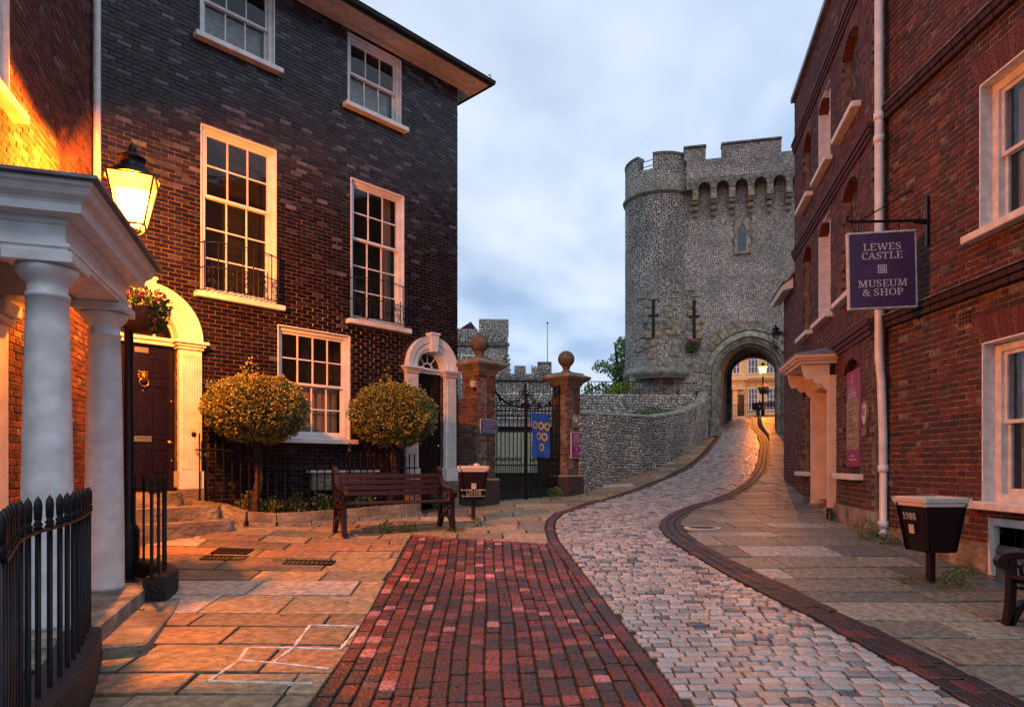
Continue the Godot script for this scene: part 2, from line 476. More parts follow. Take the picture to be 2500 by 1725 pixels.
func sett_mesh(sd: int) -> Mesh: # a worn stone: domed top, rounded corners, 0.16 x 0.1 on plan
	var r := RandomNumberGenerator.new()
	r.seed = sd
	var s := Sh.new()
	s.smooth(true)
	var rings := []
	for q in [[1.0, -0.05, 20.0], [1.0, 0.0, 20.0], [0.975, 0.006, 18.0], [0.9, 0.0092, 14.0], [0.5, 0.0102, 10.0]]:
		var ring := []
		for j in 16:
			var t: float = [0.2, 0.69, 0.88, 1.37][j % 4] + PI / 2 * (j / 4)
			var c := cos(t)
			var z := sin(t)
			var k := pow(pow(absf(c), q[2]) + pow(absf(z), q[2]), -1.0 / q[2])
			ring.append(Vector3(c * k * 0.08 * q[0] + r.randf_range(-0.003, 0.003), q[1] + r.randf_range(-0.0012, 0.0012), z * k * 0.05 * q[0] + r.randf_range(-0.002, 0.002)))
		rings.append(ring)
	for i in rings.size() - 1:
		for j in 16:
			var k := (j + 1) % 16
			s.quad(rings[i][j], rings[i][k], rings[i + 1][k], rings[i + 1][j])
	for j in 16:
		s.tri(rings[4][j], rings[4][(j + 1) % 16], Vector3(0, 0.0104, 0))
	return s.done()

func build_ground() -> void:
	var g := Sh.new()
	g.smooth(true)
	var xs := [-300.0, -120.0, -60.0, -30.0, -15.0]
	var x := -9.0
	while x < 18.0:
		xs.append(x); x += 0.3
	xs.append_array([22.0, 30.0, 60.0, 120.0, 300.0])
	var ds := [-120.0, -60.0, -20.0, -8.0]
	var d := -2.0
	while d < 48.0:
		ds.append(d); d += 0.25
	ds.append_array([55.0, 70.0, 110.0, 200.0, 380.0])
	for i in xs.size() - 1:
		for j in ds.size() - 1:
			g.quad(gp(xs[i], ds[j], -0.012), gp(xs[i + 1], ds[j], -0.012), gp(xs[i + 1], ds[j + 1], -0.012), gp(xs[i], ds[j + 1], -0.012))
	tag(add(self, "ground", g, M.ground), "dark mossy earth showing in the joints of the paving", "ground", "", "structure")

	rng.seed = 21
	var lp := V2([[-2.5, 2.4], [-1.2, 2.4], [-1.21, 3.9], [-1.22, 4.92], [-1.37, 7.26], [-1.46, 9.62], [-0.85, 9.3], [0.5, 8.96], [0.49, 9.3], [0.5, 10.27], [0.58, 11.2], [0.78, 12.15], [1.2, 13.05], [1.7, 14.2], [2.2, 15.2], [3.3, 16.75], [4.1, 17.95], [5.07, 19.65], [5.82, 21.25], [6.8, 23.6], [7.98, 26.65], [9.02, 29.4], [8.6, 29.6], [8.0, 27.9], [5.85, 22.9], [4.2, 19.84], [2.6, 17.5], [1.5, 16.2], [1.0, 16.0], [-0.7, 14.2], [-1.2, 13.95], [-1.75, 11.9], [-2.95, 10.75], [-3.7, 10.0], [-4.0, 9.9], [-5.4, 8.9], [-4.9, 8.2], [-3.6, 6.6], [-3.4, 6.1], [-3.0, 4.9]])
	var rp := V2([[3.1, 2.4]] + OX.slice(1, 21) + [[14.6, 36.5], [13.3, 31.0], [12.5, 29.2], [7.5, 17.7], [6.95, 17.0], [6.6, 15.4], [5.3, 9.5], [5.3, 2.4]])
	var left := Node3D.new()
	left.name = "pavement"
	add_child(left, true)
	tag(left, "large worn flagstones laid before the dark brick house and gate", "pavement", "", "structure")
	flags(left, lp, 2.4, 29.6, -6.2, 9.3, -0.035, "flag")
	var right := Node3D.new()
	right.name = "pavement"
	add_child(right, true)
	tag(right, "large worn flagstones laid along the red brick museum", "pavement", "", "structure")
	flags(right, rp, 2.4, 37.0, 1.9, 16.0, -0.02, "olive_flag")
	# wide white mortar joints round three stones
	var joints := Sh.new()
	for j in [[[-1.68, 5.52], [-1.27, 5.49]], [[-1.27, 5.49], [-1.27, 4.89]], [[-1.68, 5.52], [-1.63, 4.94], [-1.67, 4.62]], [[-1.27, 4.9], [-1.63, 4.94], [-1.97, 4.94]], [[-1.24, 4.5], [-1.67, 4.62], [-1.92, 4.67]], [[-1.97, 4.94], [-1.92, 4.66], [-1.96, 4.28]], [[-1.96, 4.28], [-1.27, 4.24]]]:
		for i in j.size() - 1:
			var a := Vector2(j[i][0], j[i][1])
			var b := Vector2(j[i + 1][0], j[i + 1][1])
			var sd := (b - a).normalized().orthogonal()
			var n := 16
			for k in n:
				var p := a.lerp(b, float(k) / n)
				var q := a.lerp(b, float(k + 1) / n)
				var wp := 0.0095 + 0.005 * sin(p.x * 40.0 + p.y * 23.0) + 0.003 * sin(p.x * 90.0 + p.y * 71.0)
				var wq := 0.0095 + 0.005 * sin(q.x * 40.0 + q.y * 23.0) + 0.003 * sin(q.x * 90.0 + q.y * 71.0)
				s_joint(joints, p, q, sd * wp, sd * wq)
	add(left, "mortar_joint", joints, M.white_joint)

	# the cobbled way
	rng.seed = 5
	var road := Node3D.new()
	road.name = "road"
	add_child(road, true)
	tag(road, "winding lane of pale granite setts climbing to the castle arch", "road", "", "structure")
	var list := []
	d = 2.6
	while d < 40.0:
		var dep := rng.randf_range(0.092, 0.112)
		var l := along(LX, d) + 0.02
		var r := along(RX, d) - 0.02
		x = l + rng.randf_range(-0.1, 0.0)
		while x < r:
			var w := rng.randf_range(0.115, 0.185)
			var a := maxf(x, l)
			var b := minf(x + w, r)
			if b - a > 0.05:
				var cx := (a + b) / 2
				var cd := d + 0.03 * sin(cx * 2.0 + d * 0.7) + rng.randf_range(-0.006, 0.006) - 0.03 * (cx - l)
				var bs := gbasis(cx, cd, rng.randf_range(-0.05, 0.05)) * Basis.from_scale(Vector3((b - a - 0.012) / 0.16, rng.randf_range(0.9, 1.15), (dep - 0.013) / 0.1))
				list.append([Transform3D(bs, gp(cx, cd, rng.randf_range(-0.007, 0.004))), pick([0.28, 0.2, 0.2, 0.12, 0.15, 0.05])])
			x += w
		d += dep
	var sorted := list.duplicate()
	pieces(road, "sett", sett_mesh(2), "sett", sorted)

	# red brick paving in long columns
	rng.seed = 8
	var field := Node3D.new()
	field.name = "brick_paving"
	add_child(field, true)
	tag(field, "red and plum paving bricks laid in long columns", "paving", "", "structure")
	list = []
	var stain := FastNoiseLite.new()
	stain.seed = 3; stain.frequency = 0.9
	var col := 0
	while col < 22:
		var u := -1.19 + col * 0.116
		d = 2.5 + rng.randf_range(0.0, 0.1)
		while d < 9.7:
			var ln: float = [0.19, 0.165, 0.108, 0.15, 0.125][rng.randi() % 5]
			var cx := u + 0.05 - 0.042 * (d - 3.9) + 0.012 * sin(d * 1.7 + col * 0.4)
			var cd := d + ln / 2
			var top := lerpf(9.62, 8.96, clampf((cx + 1.46) / 1.95, 0, 1)) - 0.05
			var lim := along(LX, cd) - 0.118
			var wid := minf(0.106, lim - (cx - 0.053))
			if wid > 0.03 and cd < top:
				cx -= (0.106 - wid) / 2
				var bs := gbasis(cx, cd, 0.04 + rng.randf_range(-0.03, 0.03)) * Basis.from_scale(Vector3(wid / 0.106 * rng.randf_range(0.94, 1.0), 1.0, (ln - 0.013) / 0.103))
				bs = bs * Basis(Vector3.RIGHT, rng.randf_range(-0.035, 0.035)) * Basis(Vector3.BACK, rng.randf_range(-0.05, 0.05))
				list.append([Transform3D(bs, gp(cx, cd, -0.028 + rng.randf_range(-0.006, 0.005))), (pick([0.2, 0.1, 0.29, 0.3, 0.055, 0.03, 0.025]) if stain.get_noise_2d(cx, cd) < 0.06 - (cd - 6.0) * 0.06 else pick([0.27, 0.27, 0.15, 0.09, 0.13, 0.03, 0.06]))])
			d += ln
		col += 1
	pieces(field, "brick", unit_brick(0.106, 0.075, 0.103, 0.008), "paver", list)
	# moss in the joints
	var mx := []
	var mc := []
	for i in 5200:
		var dd := rng.randf_range(3.6, 9.6)
		var c0 := rng.randi() % 20
		var px := -1.24 + c0 * 0.116 - 0.042 * (dd - 3.9) + 0.012 * sin(dd * 1.7 + c0 * 0.4) + rng.randf_range(-0.012, 0.012)
		if stain.get_noise_2d(px * 1.5 + 20.0, dd * 1.5) < rng.randf_range(-0.25, 0.25) or px > along(LX, dd) - 0.1: continue
		var up := (Vector3.UP + rnd_dir() * 0.9).normalized()
		var sd := up.cross(rnd_dir()).normalized()
		mx.append(Transform3D(Basis(sd, up, sd.cross(up)) * Basis.from_scale(Vector3.ONE * rng.randf_range(0.6, 1.5)), gp(px, dd, -0.004)))
		mc.append(vary([[0.07, 0.085, 0.015], [0.1, 0.09, 0.02], [0.05, 0.07, 0.012]][rng.randi() % 3], 0.3))
	copies(field, "joint_moss", leaf_mesh(0.012, 0.016), M.leaf, mx, mc)

	# brick edging either side of the lane
	rng.seed = 9
	for side in 2:
		var edge := Node3D.new()
		edge.name = "edging"
		add_child(edge, true)
		tag(edge, ["single row of dark bricks edging the setts beside the flint wall", "three rows of dark bricks edging the setts on the museum side"][side], "kerb", "", "structure")
		list = []
		for row in ([0] if side == 0 else [0, 1, 2]):
			var pts := walk(LX if side == 0 else RX, -0.055 if side == 0 else 0.06 + row * 0.117)
			var k: int = rng.randi() % 20
			while k < pts.size():
				var p: Vector2 = pts[k][0]
				var q: Vector2 = pts[k][1]
				var turn := atan2(q.y, q.x)
				var bs := gbasis(p.x, p.y, turn + rng.randf_range(-0.02, 0.02))
				if p.y > 2.5 and p.y < 42.0:
					list.append([Transform3D(bs, gp(p.x, p.y, -0.027 + rng.randf_range(-0.004, 0.004))), pick([0.4, 0.3, 0.22, 0.08]) if side == 1 else pick([0.3, 0.15, 0.3, 0.25])])
				k += 22
		pieces(edge, "brick", unit_brick(0.212, 0.075, 0.107, 0.006), "border" if side == 1 else "paver", list)

	# iron covers let into the flags
	for q in [[-3.5, 8.3, 0.42, 0.2, "squarish iron grate in the flagstones nearest the door steps"], [-3.47, 8.0, 0.5, 0.16, "narrow iron grate just beside the squarish grate in the flagstones"], [-2.4, 7.86, 0.55, 0.17, "long iron grate on its own in the flagstones, grass beside it"]]:
		var o := thing("drain_grate", q[4], "grate", Transform3D(gbasis(q[0], q[1]), gp(q[0], q[1], 0.014)), "iron grates in the flagstones")
		var f := Sh.new()
		for e in [[0, 1], [0, -1], [1, 0], [-1, 0]]:
			f.box(Vector3(e[0] * q[2] / 2, 0.004, e[1] * q[3] / 2), Vector3(0.03 if e[0] else q[2] + 0.03, 0.014, 0.03 if e[1] else q[3] + 0.03))
		add(o, "frame", f, M.iron_dull)
		for i in 9:
			var b := Sh.new()
			b.box(Vector3((i - 4) * q[2] / 10, 0.003, 0), Vector3(0.022, 0.012, q[3] - 0.03))
			add(o, "bar", b, M.iron_dull)
	var mh := thing("inspection_cover", "oval iron inspection cover in pale mortar beside the lane edging", "cover", Transform3D(gbasis(2.93, 10.2), gp(2.93, 10.2, 0.014)))
	var ring := Sh.new()
	ring.xf = Transform3D(Basis.from_scale(Vector3(1.0, 1.0, 0.55)), Vector3.ZERO)
	ring.lathe(Vector3.ZERO, [Vector2(0.29, 0.0), Vector2(0.29, 0.01), Vector2(0.22, 0.012), Vector2(0.22, 0.0)], 24, false)
	add(mh, "mortar_ring", ring, M.white_joint)
	var lid := Sh.new()
	lid.xf = ring.xf
	lid.lathe(Vector3.ZERO, [Vector2(0.215, 0.0), Vector2(0.215, 0.011), Vector2(0.19, 0.011), Vector2(0.185, 0.006), Vector2(0.12, 0.006), Vector2(0.115, 0.011), Vector2(0.001, 0.011)], 24, false)
	add(mh, "lid", lid, M.iron_dull)

func s_joint(s: Sh, p: Vector2, q: Vector2, a: Vector2, b: Vector2) -> void:
	var h := 0.0175
	s.quad(gp(p.x - a.x, p.y - a.y, h), gp(p.x + a.x, p.y + a.y, h), gp(q.x + b.x, q.y + b.y, h), gp(q.x - b.x, q.y - b.y, h))
	s.quad(gp(p.x - a.x, p.y - a.y, h), gp(q.x - b.x, q.y - b.y, h), gp(q.x - b.x, q.y - b.y, 0.0), gp(p.x - a.x, p.y - a.y, 0.0))
	s.quad(gp(p.x + a.x, p.y + a.y, h), gp(q.x + b.x, q.y + b.y, h), gp(q.x + b.x, q.y + b.y, 0.0), gp(p.x + a.x, p.y + a.y, 0.0))

# ---------------------------------------------------------------- walls, windows, doors
func brick_wall(house: Node3D, called: String, x0: float, x1: float, y0: float, y1: float, holes: Array, o: Dictionary, xf := Transform3D()) -> MeshInstance3D:
	var xs := [x0, x1]
	var ys := [y0, y1]
	for h in holes:
		for v in [h.position.x, h.end.x]:
			if v > x0 and v < x1 and not xs.has(v): xs.append(v)
		for v in [h.position.y, h.end.y]:
			if v > y0 and v < y1 and not ys.has(v): ys.append(v)
	xs.sort(); ys.sort()
	var s := Sh.new()
	var zf := -0.007
	var zb: float = -o.get("thick", 0.3)
	for i in xs.size() - 1:
		for j in ys.size() - 1:
			var c := Vector2((xs[i] + xs[i + 1]) / 2, (ys[j] + ys[j + 1]) / 2)
			var open := false
			for h in holes:
				if h.has_point(c): open = true
			if open: continue
			for z in [zf, zb]:
				s.quad(Vector3(xs[i], ys[j], z), Vector3(xs[i], ys[j + 1], z), Vector3(xs[i + 1], ys[j + 1], z), Vector3(xs[i + 1], ys[j], z))
	var edges := [Rect2(x0, y0, x1 - x0, y1 - y0)]
	edges.append_array(holes)
	for h in edges:
		var a: Vector2 = h.position
		var b: Vector2 = h.end
		var q := [a, Vector2(b.x, a.y), b, Vector2(a.x, b.y)]
		for k in 4:
			var p0: Vector2 = q[k]
			var p1: Vector2 = q[(k + 1) % 4]
			s.quad(Vector3(p0.x, p0.y, zb), Vector3(p0.x, p0.y, zf), Vector3(p1.x, p1.y, zf), Vector3(p1.x, p1.y, zb))
	var wall := add(house, called, s, M[o.mortar], xf)
	var bl: float = o.bl
	var head: float = o.get("head", bl)
	var bh: float = o.bh
	var gap: float = o.get("gap", 0.01)
	var list := []
	var y := y0
	var row := 0
	while y < y1 - 0.02:
		var top := minf(y + bh, y1 - 0.001)
		var cuts := []
		for h in holes:
			if h.position.y < y + bh * 0.6 and h.end.y > y + bh * 0.4: cuts.append([h.position.x, h.end.x])
		cuts.sort_custom(func(a, b): return a[0] < b[0])
		var free := []
		var a := x0
		for c in cuts:
			if c[0] > a: free.append([a, c[0]])
			a = maxf(a, c[1])
		if a < x1: free.append([a, x1])
		for f in free:
			var x: float = floor(f[0] / (bl + head)) * (bl + head) - (row % 2) * ((bl + head) * 0.5 if head < bl * 0.7 else bl * 0.5) - (bl + head)
			var k := 0
			while x < f[1]:
				var w: float = bl if k % 2 == 0 else head
				var l := maxf(x + gap / 2, f[0])
				var r := minf(x + w - gap / 2, f[1])
				if r - l > 0.025:
					var tone: int = o.tone.call(row, k % 2 == 1 and head < bl * 0.7, (l + r) / 2, y)
					var bs := Basis.from_scale(Vector3((r - l) / bl, (top - y - gap) / bh, 1.0))
					bs = Basis(Vector3.UP, rng.randf_range(-1.0, 1.0) * o.get("wob", 0.012)) * Basis(Vector3.RIGHT, rng.randf_range(-1.0, 1.0) * o.get("wob", 0.02)) * bs
					list.append([Transform3D(bs, Vector3((l + r) / 2 + rng.randf_range(-0.002, 0.002), (y + top) / 2 + rng.randf_range(-0.0015, 0.0015), -0.02 + rng.randf_range(-0.003, 0.003))), tone])
				x += w
				k += 1
		y += bh
		row += 1
	pieces(wall, "brick", unit_brick(bl, bh, 0.04, o.get("bevel", 0.005)), o.base, list, o.get("most", 300))
	return wall

func pane_grid(win: Node3D, x0: float, x1: float, y0: float, y1: float, cols: int, rows: int, z: float, bar := 0.02) -> void:
	var cw := (x1 - x0) / cols
	var rh := (y1 - y0) / rows
	for i in cols:
		for j in rows:
			var p := Sh.new()
			var t := rng.randf_range(-0.0012, 0.0012)
			p.quad(Vector3(x0 + i * cw, y0 + j * rh, z + t), Vector3(x0 + i * cw, y0 + (j + 1) * rh, z - t), Vector3(x0 + (i + 1) * cw, y0 + (j + 1) * rh, z), Vector3(x0 + (i + 1) * cw, y0 + j * rh, z))
			add(win, "pane", p, M.glass)
	for i in range(1, cols):
		var b := Sh.new()
		b.span(x0 + i * cw - bar / 2, x0 + i * cw + bar / 2, y0, y1, z - 0.012, z + 0.016)
		add(win, "glazing_bar", b, M.white)
	for j in range(1, rows):
		var b := Sh.new()
		b.span(x0, x1, y0 + j * rh - bar / 2, y0 + j * rh + bar / 2, z - 0.011, z + 0.0145)
		add(win, "glazing_bar", b, M.white)

func sash(house: Node3D, x0: float, x1: float, y0: float, y1: float, cols: int, up: int, low: int, o := {}) -> MeshInstance3D:
	var fr: float = o.get("frame", 0.085)
	var z0: float = o.get("z", -0.05)
	var meet: float = o.get("meet", lerpf(y0, y1, float(low) / (up + low)))
	var f := Sh.new()
	for q in [[x0, x0 + fr, y0, y1], [x1 - fr, x1, y0, y1]]:
		f.span(q[0], q[1], q[2], q[3], z0 - 0.14, z0)
	f.span(x0 + fr, x1 - fr, y1 - fr, y1, z0 - 0.14, z0 - 0.002)
	f.span(x0 + fr, x1 - fr, y0, y0 + fr * 0.8, z0 - 0.14, z0 - 0.002)
	# painted lining of the reveal
	f.span(x0 - 0.002, x0 + 0.018, y0 + 0.001, y1 - 0.001, z0 + 0.001, 0.006)
	f.span(x1 - 0.018, x1 + 0.002, y0 + 0.001, y1 - 0.001, z0 + 0.001, 0.006)
	f.span(x0 + 0.019, x1 - 0.019, y1 - 0.019, y1 + 0.001, z0 + 0.001, 0.006)
	var win := add(house, "window", f, M[o.get("paint", "white")])
	var a := x0 + fr
	var b := x1 - fr
	var st := 0.042
	# upper sash in front, lower sash behind
	for k in 2:
		var lo := meet - 0.02 if k == 0 else y0 + fr * 0.8
		var hi := y1 - fr if k == 0 else meet + 0.02
		var z := z0 - 0.035 if k == 0 else z0 - 0.075
		var s := Sh.new()
		s.span(a, a + st, lo, hi, z - 0.035, z)
		s.span(b - st, b, lo, hi, z - 0.035, z)
		s.span(a + st, b - st, hi - st, hi, z - 0.034, z - 0.001)
		s.span(a + st, b - st, lo, lo + (st if k == 0 else st * 1.6), z - 0.034, z - 0.001)
		add(win, "sash", s, M[o.get("paint", "white")])
		pane_grid(win, a + st, b - st, lo + (st if k == 0 else st * 1.6), hi - st, cols, up if k == 0 else low, z - 0.018)
	# the room behind
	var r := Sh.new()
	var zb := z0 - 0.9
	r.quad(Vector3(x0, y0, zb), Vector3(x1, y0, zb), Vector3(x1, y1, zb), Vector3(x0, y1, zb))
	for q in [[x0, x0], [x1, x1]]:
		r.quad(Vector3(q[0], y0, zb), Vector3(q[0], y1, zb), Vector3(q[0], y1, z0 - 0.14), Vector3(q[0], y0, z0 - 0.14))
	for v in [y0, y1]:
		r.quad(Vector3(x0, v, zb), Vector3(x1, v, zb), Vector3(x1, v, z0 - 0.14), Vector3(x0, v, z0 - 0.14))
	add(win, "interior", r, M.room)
	if o.get("sill", 0.1) > 0.0:
		var s := Sh.new()
		s.bevel(Vector3((x0 + x1) / 2, y0 - 0.035, z0 / 2 + 0.03), Vector3(x1 - x0 + 2 * o.get("sill", 0.1), 0.085, 0.2 - z0), 0.008)
		add(win, "sill", s, M[o.get("sill_paint", "white")])
	if o.has("blind"): # [lower edge, upper edge]
		var s := Sh.new()
		var n := 14
		for i in n:
			var u := lerpf(a + st, b - st, float(i) / n)
			var v := lerpf(a + st, b - st, float(i + 1) / n)
			var zz := z0 - 0.19 + 0.012 * sin(i * 2.1)
			var zw := z0 - 0.19 + 0.012 * sin((i + 1) * 2.1)
			s.quad(Vector3(u, o.blind[0], zz), Vector3(u, o.blind[1], zz), Vector3(v, o.blind[1], zw), Vector3(v, o.blind[0], zw))
		add(win, "blind", s, M[o.get("blind_mat", "blind")])
	if o.has("curtain"): # x range
		for c in o.curtain:
			var s := Sh.new()
			s.smooth(true)
			var n := 16
			for i in n:
				var u := lerpf(c[0], c[1], float(i) / n)
				var v := lerpf(c[0], c[1], float(i + 1) / n)
				s.quad(Vector3(u, y0 + 0.05, z0 - 0.26 + 0.03 * sin(i * 1.6)), Vector3(u, y1 - 0.05, z0 - 0.26 + 0.02 * sin(i * 1.6)), Vector3(v, y1 - 0.05, z0 - 0.26 + 0.02 * sin((i + 1) * 1.6)), Vector3(v, y0 + 0.05, z0 - 0.26 + 0.03 * sin((i + 1) * 1.6)))
			add(win, "curtain", s, M.curtain)
	return win

func arc(cx: float, cy: float, r: float, n: int, a0 := 0.0, a1 := PI, sy := 1.0) -> Array:
	var p := []
	for i in n + 1:
		var t := lerpf(a0, a1, float(i) / n)
		p.append(Vector3(cx + cos(t) * r, cy + sin(t) * r * sy, 0))
	return p

func georgian_door(house: Node3D, cx: float, hw: float, y_foot: float, y_plinth: float, y_door: float, y_head: float, pw: float, paint: String, lion: bool) -> void:
	# surround: fluted pilasters, capitals, moulded arch, keystone
	var base := Sh.new()
	for sd in [-1, 1]:
		base.bevel(Vector3(cx + sd * (hw + pw / 2), (y_foot + y_plinth) / 2, 0.045), Vector3(pw + 0.03, y_plinth - y_foot, 0.2), 0.01)
	var door := Node3D.new()
	door.name = "doorway"
	house.add_child(door, true)
	add(door, "pedestal", base, M.stone_step)
	var pil := Sh.new()
	for sd in [-1, 1]:
		var c: float = cx + sd * (hw + pw / 2)
		pil.span(c - pw / 2 - 0.012, c + pw / 2 + 0.012, y_plinth, y_plinth + 0.26, -0.14, 0.115)
		pil.span(c - pw / 2, c + pw / 2, y_plinth + 0.26, y_head, -0.14, 0.072)
		var n := 7
		for i in n:
			var fx: float = c - pw / 2 + 0.03 + (pw - 0.06) * (i + 0.5) / n
			pil.box(Vector3(fx, (y_plinth + y_head) / 2 + 0.11, 0.08), Vector3((pw - 0.06) / n * 0.55, y_head - y_plinth - 0.36, 0.024), Basis(Vector3.UP, 0.0))
		for q in [[0.0, 0.06, 0.10], [0.045, 0.045, 0.125], [0.085, 0.04, 0.16]]:
			pil.span(c - pw / 2 - q[2] + 0.08, c + pw / 2 + q[2] - 0.08, y_head + q[0], y_head + q[0] + q[1], -0.135, q[2])
	add(door, "pilaster", pil, M.white)
	var yc := y_head + 0.125
	var ar := Sh.new()
	ar.smooth(false)
	var prof := [Vector2(hw, -0.14), Vector2(hw, 0.05), Vector2(hw + 0.05, 0.05), Vector2(hw + 0.055, 0.075), Vector2(hw + pw * 0.55, 0.085), Vector2(hw + pw * 0.57, 0.105), Vector2(hw + pw * 0.85, 0.12), Vector2(hw + pw, 0.13), Vector2(hw + pw, -0.01)]
	var n := 28
	for i in n:
		var t0 := PI * i / n
		var t1 := PI * (i + 1) / n
		for j in prof.size() - 1:
			var p: Vector2 = prof[j]
			var q: Vector2 = prof[j + 1]
			ar.quad(Vector3(cx + cos(t0) * p.x, yc + sin(t0) * p.x, p.y), Vector3(cx + cos(t1) * p.x, yc + sin(t1) * p.x, p.y), Vector3(cx + cos(t1) * q.x, yc + sin(t1) * q.x, q.y), Vector3(cx + cos(t0) * q.x, yc + sin(t0) * q.x, q.y))
	add(door, "arch_moulding", ar, M.white)
	var ks := Sh.new()
	ks.prism(V2([[cx - 0.055, yc + hw - 0.02], [cx + 0.055, yc + hw - 0.02], [cx + 0.1, yc + hw + pw + 0.03], [cx - 0.1, yc + hw + pw + 0.03]]), 0.0, 0.17)
	ks.span(cx - 0.115, cx + 0.115, yc + hw + pw + 0.031, yc + hw + pw + 0.065, 0.0, 0.19)
	add(door, "keystone", ks, M.white)
	var ln := Sh.new()
	ln.span(cx - hw, cx + hw, y_head + 0.03, yc, -0.14, -0.01)
	ln.span(cx - hw, cx + hw, yc - 0.035, yc + 0.01, -0.13, 0.02)
	add(door, "transom", ln, M.white)
	# fanlight
	var gl := Sh.new()
	for i in n:
		var t0 := PI * i / n
		var t1 := PI * (i + 1) / n
		gl.tri(Vector3(cx, yc, -0.1), Vector3(cx + cos(t0) * hw, yc + sin(t0) * hw, -0.1), Vector3(cx + cos(t1) * hw, yc + sin(t1) * hw, -0.1))
	add(door, "fanlight", gl, M.glass)
	for a in [PI * 0.28, PI * 0.5, PI * 0.72]:
		var b := Sh.new()
		var dir := Vector3(cos(a), sin(a), 0)
		b.tube([Vector3(cx, yc, -0.09) + dir * hw * 0.36, Vector3(cx, yc, -0.09) + dir * hw], 0.012, 6)
		add(door, "glazing_bar", b, M.white)
	for r in [hw * 0.36, hw * 0.94]:
		var b := Sh.new()
		b.sweep(arc(cx, yc, r, 20), Vector3.BACK, [Vector2(-0.014, -0.11), Vector2(0.014, -0.11), Vector2(0.014, -0.075), Vector2(-0.014, -0.075)])
		add(door, "glazing_bar", b, M.white)
	var rm := Sh.new()
	rm.span(cx - hw - 0.1, cx + hw + 0.1, y_head, yc + hw + 0.2, -0.62, -0.6)
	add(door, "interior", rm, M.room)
	# the door leaf with sunk panels
	var d := Node3D.new()
	d.name = "door"
	house.add_child(d, true)
	var leaf := Sh.new()
	leaf.span(cx - hw, cx + hw, y_door, y_head + 0.03, -0.16, -0.1)
	add(d, "leaf", leaf, M[paint])
	var h := y_head - y_door
	for sd in [-1, 1]:
		for q in [[0.09, 0.3], [0.36, 0.74], [0.79, 0.93]]:
			var pn := Sh.new()
			var px: float = cx + sd * hw * 0.47
			var w := hw * 0.68
			var ya: float = y_door + h * q[0]
			var yb: float = y_door + h * q[1]
			for e in [[px - w / 2, px + w / 2, ya, ya + 0.03], [px - w / 2, px + w / 2, yb - 0.03, yb], [px - w / 2, px - w / 2 + 0.03, ya + 0.03, yb - 0.03], [px + w / 2 - 0.03, px + w / 2, ya + 0.03, yb - 0.03]]:
				pn.span(e[0], e[1], e[2], e[3], -0.099, -0.084)
			pn.bevel(Vector3(px, (ya + yb) / 2, -0.1), Vector3(w - 0.14, yb - ya - 0.14, 0.025), 0.01)
			add(d, "panel", pn, M[paint])
	if lion:
		var kn := Sh.new()
		var kc := Vector3(cx, y_door + h * 0.79, -0.07)
		kn.ball(kc, 0.058, 14, 1.15)
		for i in 11:
			var t := TAU * i / 11
			kn.ball(kc + Vector3(cos(t) * 0.058, sin(t) * 0.066, -0.012), 0.022, 8)
		kn.ball(kc + Vector3(0, -0.02, 0.055), 0.026, 8)
		for sd in [-1, 1]:
			kn.ball(kc + Vector3(sd * 0.05, 0.062, 0.0), 0.017, 8)
			kn.ball(kc + Vector3(sd * 0.022, 0.014, 0.048), 0.011, 6)
		var rg := []
		for i in 19:
			var t := PI * 0.5 + TAU * i / 18
			rg.append(kc + Vector3(cos(t) * 0.062, -0.09 + sin(t) * 0.06, 0.03))
		kn.tube(rg, 0.011, 7)
		add(d, "knocker", kn, M.gold)
		var lb := Sh.new()
		lb.bevel(Vector3(cx - 0.01, y_door + h * 0.36, -0.085), Vector3(0.25, 0.085, 0.03), 0.006)
		add(d, "letter_plate", lb, M.brass)
		var slot := Sh.new()
		slot.span(cx - 0.09, cx + 0.07, y_door + h * 0.36 + 0.006, y_door + h * 0.36 + 0.014, -0.08, -0.068)
		add(d, "letter_slot", slot, M.door_black)
		var pl := Sh.new()
		pl.bevel(Vector3(cx - 0.02, y_head - 0.06, -0.09), Vector3(0.19, 0.08, 0.018), 0.003)
		add(d, "name_plate", pl, M.brass)
	for q in ([[0.82, 0.34, 0.035], [0.89, 0.34, 0.018], [0.89, 0.21, 0.014], [0.88, 0.63, 0.014], [0.0, 0.69, 0.013]] if lion else [[0.82, 0.45, 0.03]]):
		var kb := Sh.new()
		kb.ball(Vector3(cx + hw * q[0], y_door + h * q[1], -0.085), q[2], 10)
		add(d, "knob", kb, M.brass)
	if lion:
		var bell := Sh.new()
		bell.lathe(Vector3.ZERO, [Vector2(0.001, 0.02), Vector2(0.012, 0.022), Vector2(0.016, 0.012), Vector2(0.036, 0.008), Vector2(0.038, 0.0)], 14)
		add(d, "bell_push", bell, M.iron_dull, Transform3D(Basis(Vector3.RIGHT, PI / 2), Vector3(cx + hw + pw * 0.62, y_door + h * 0.4, 0.092)))
	# threshold
	var th := Sh.new()
	th.bevel(Vector3(cx, y_door + 0.02, -0.06), Vector3(hw * 2 - 0.01, 0.07, 0.18), 0.01)
	add(d, "weather_board", th, M[paint])

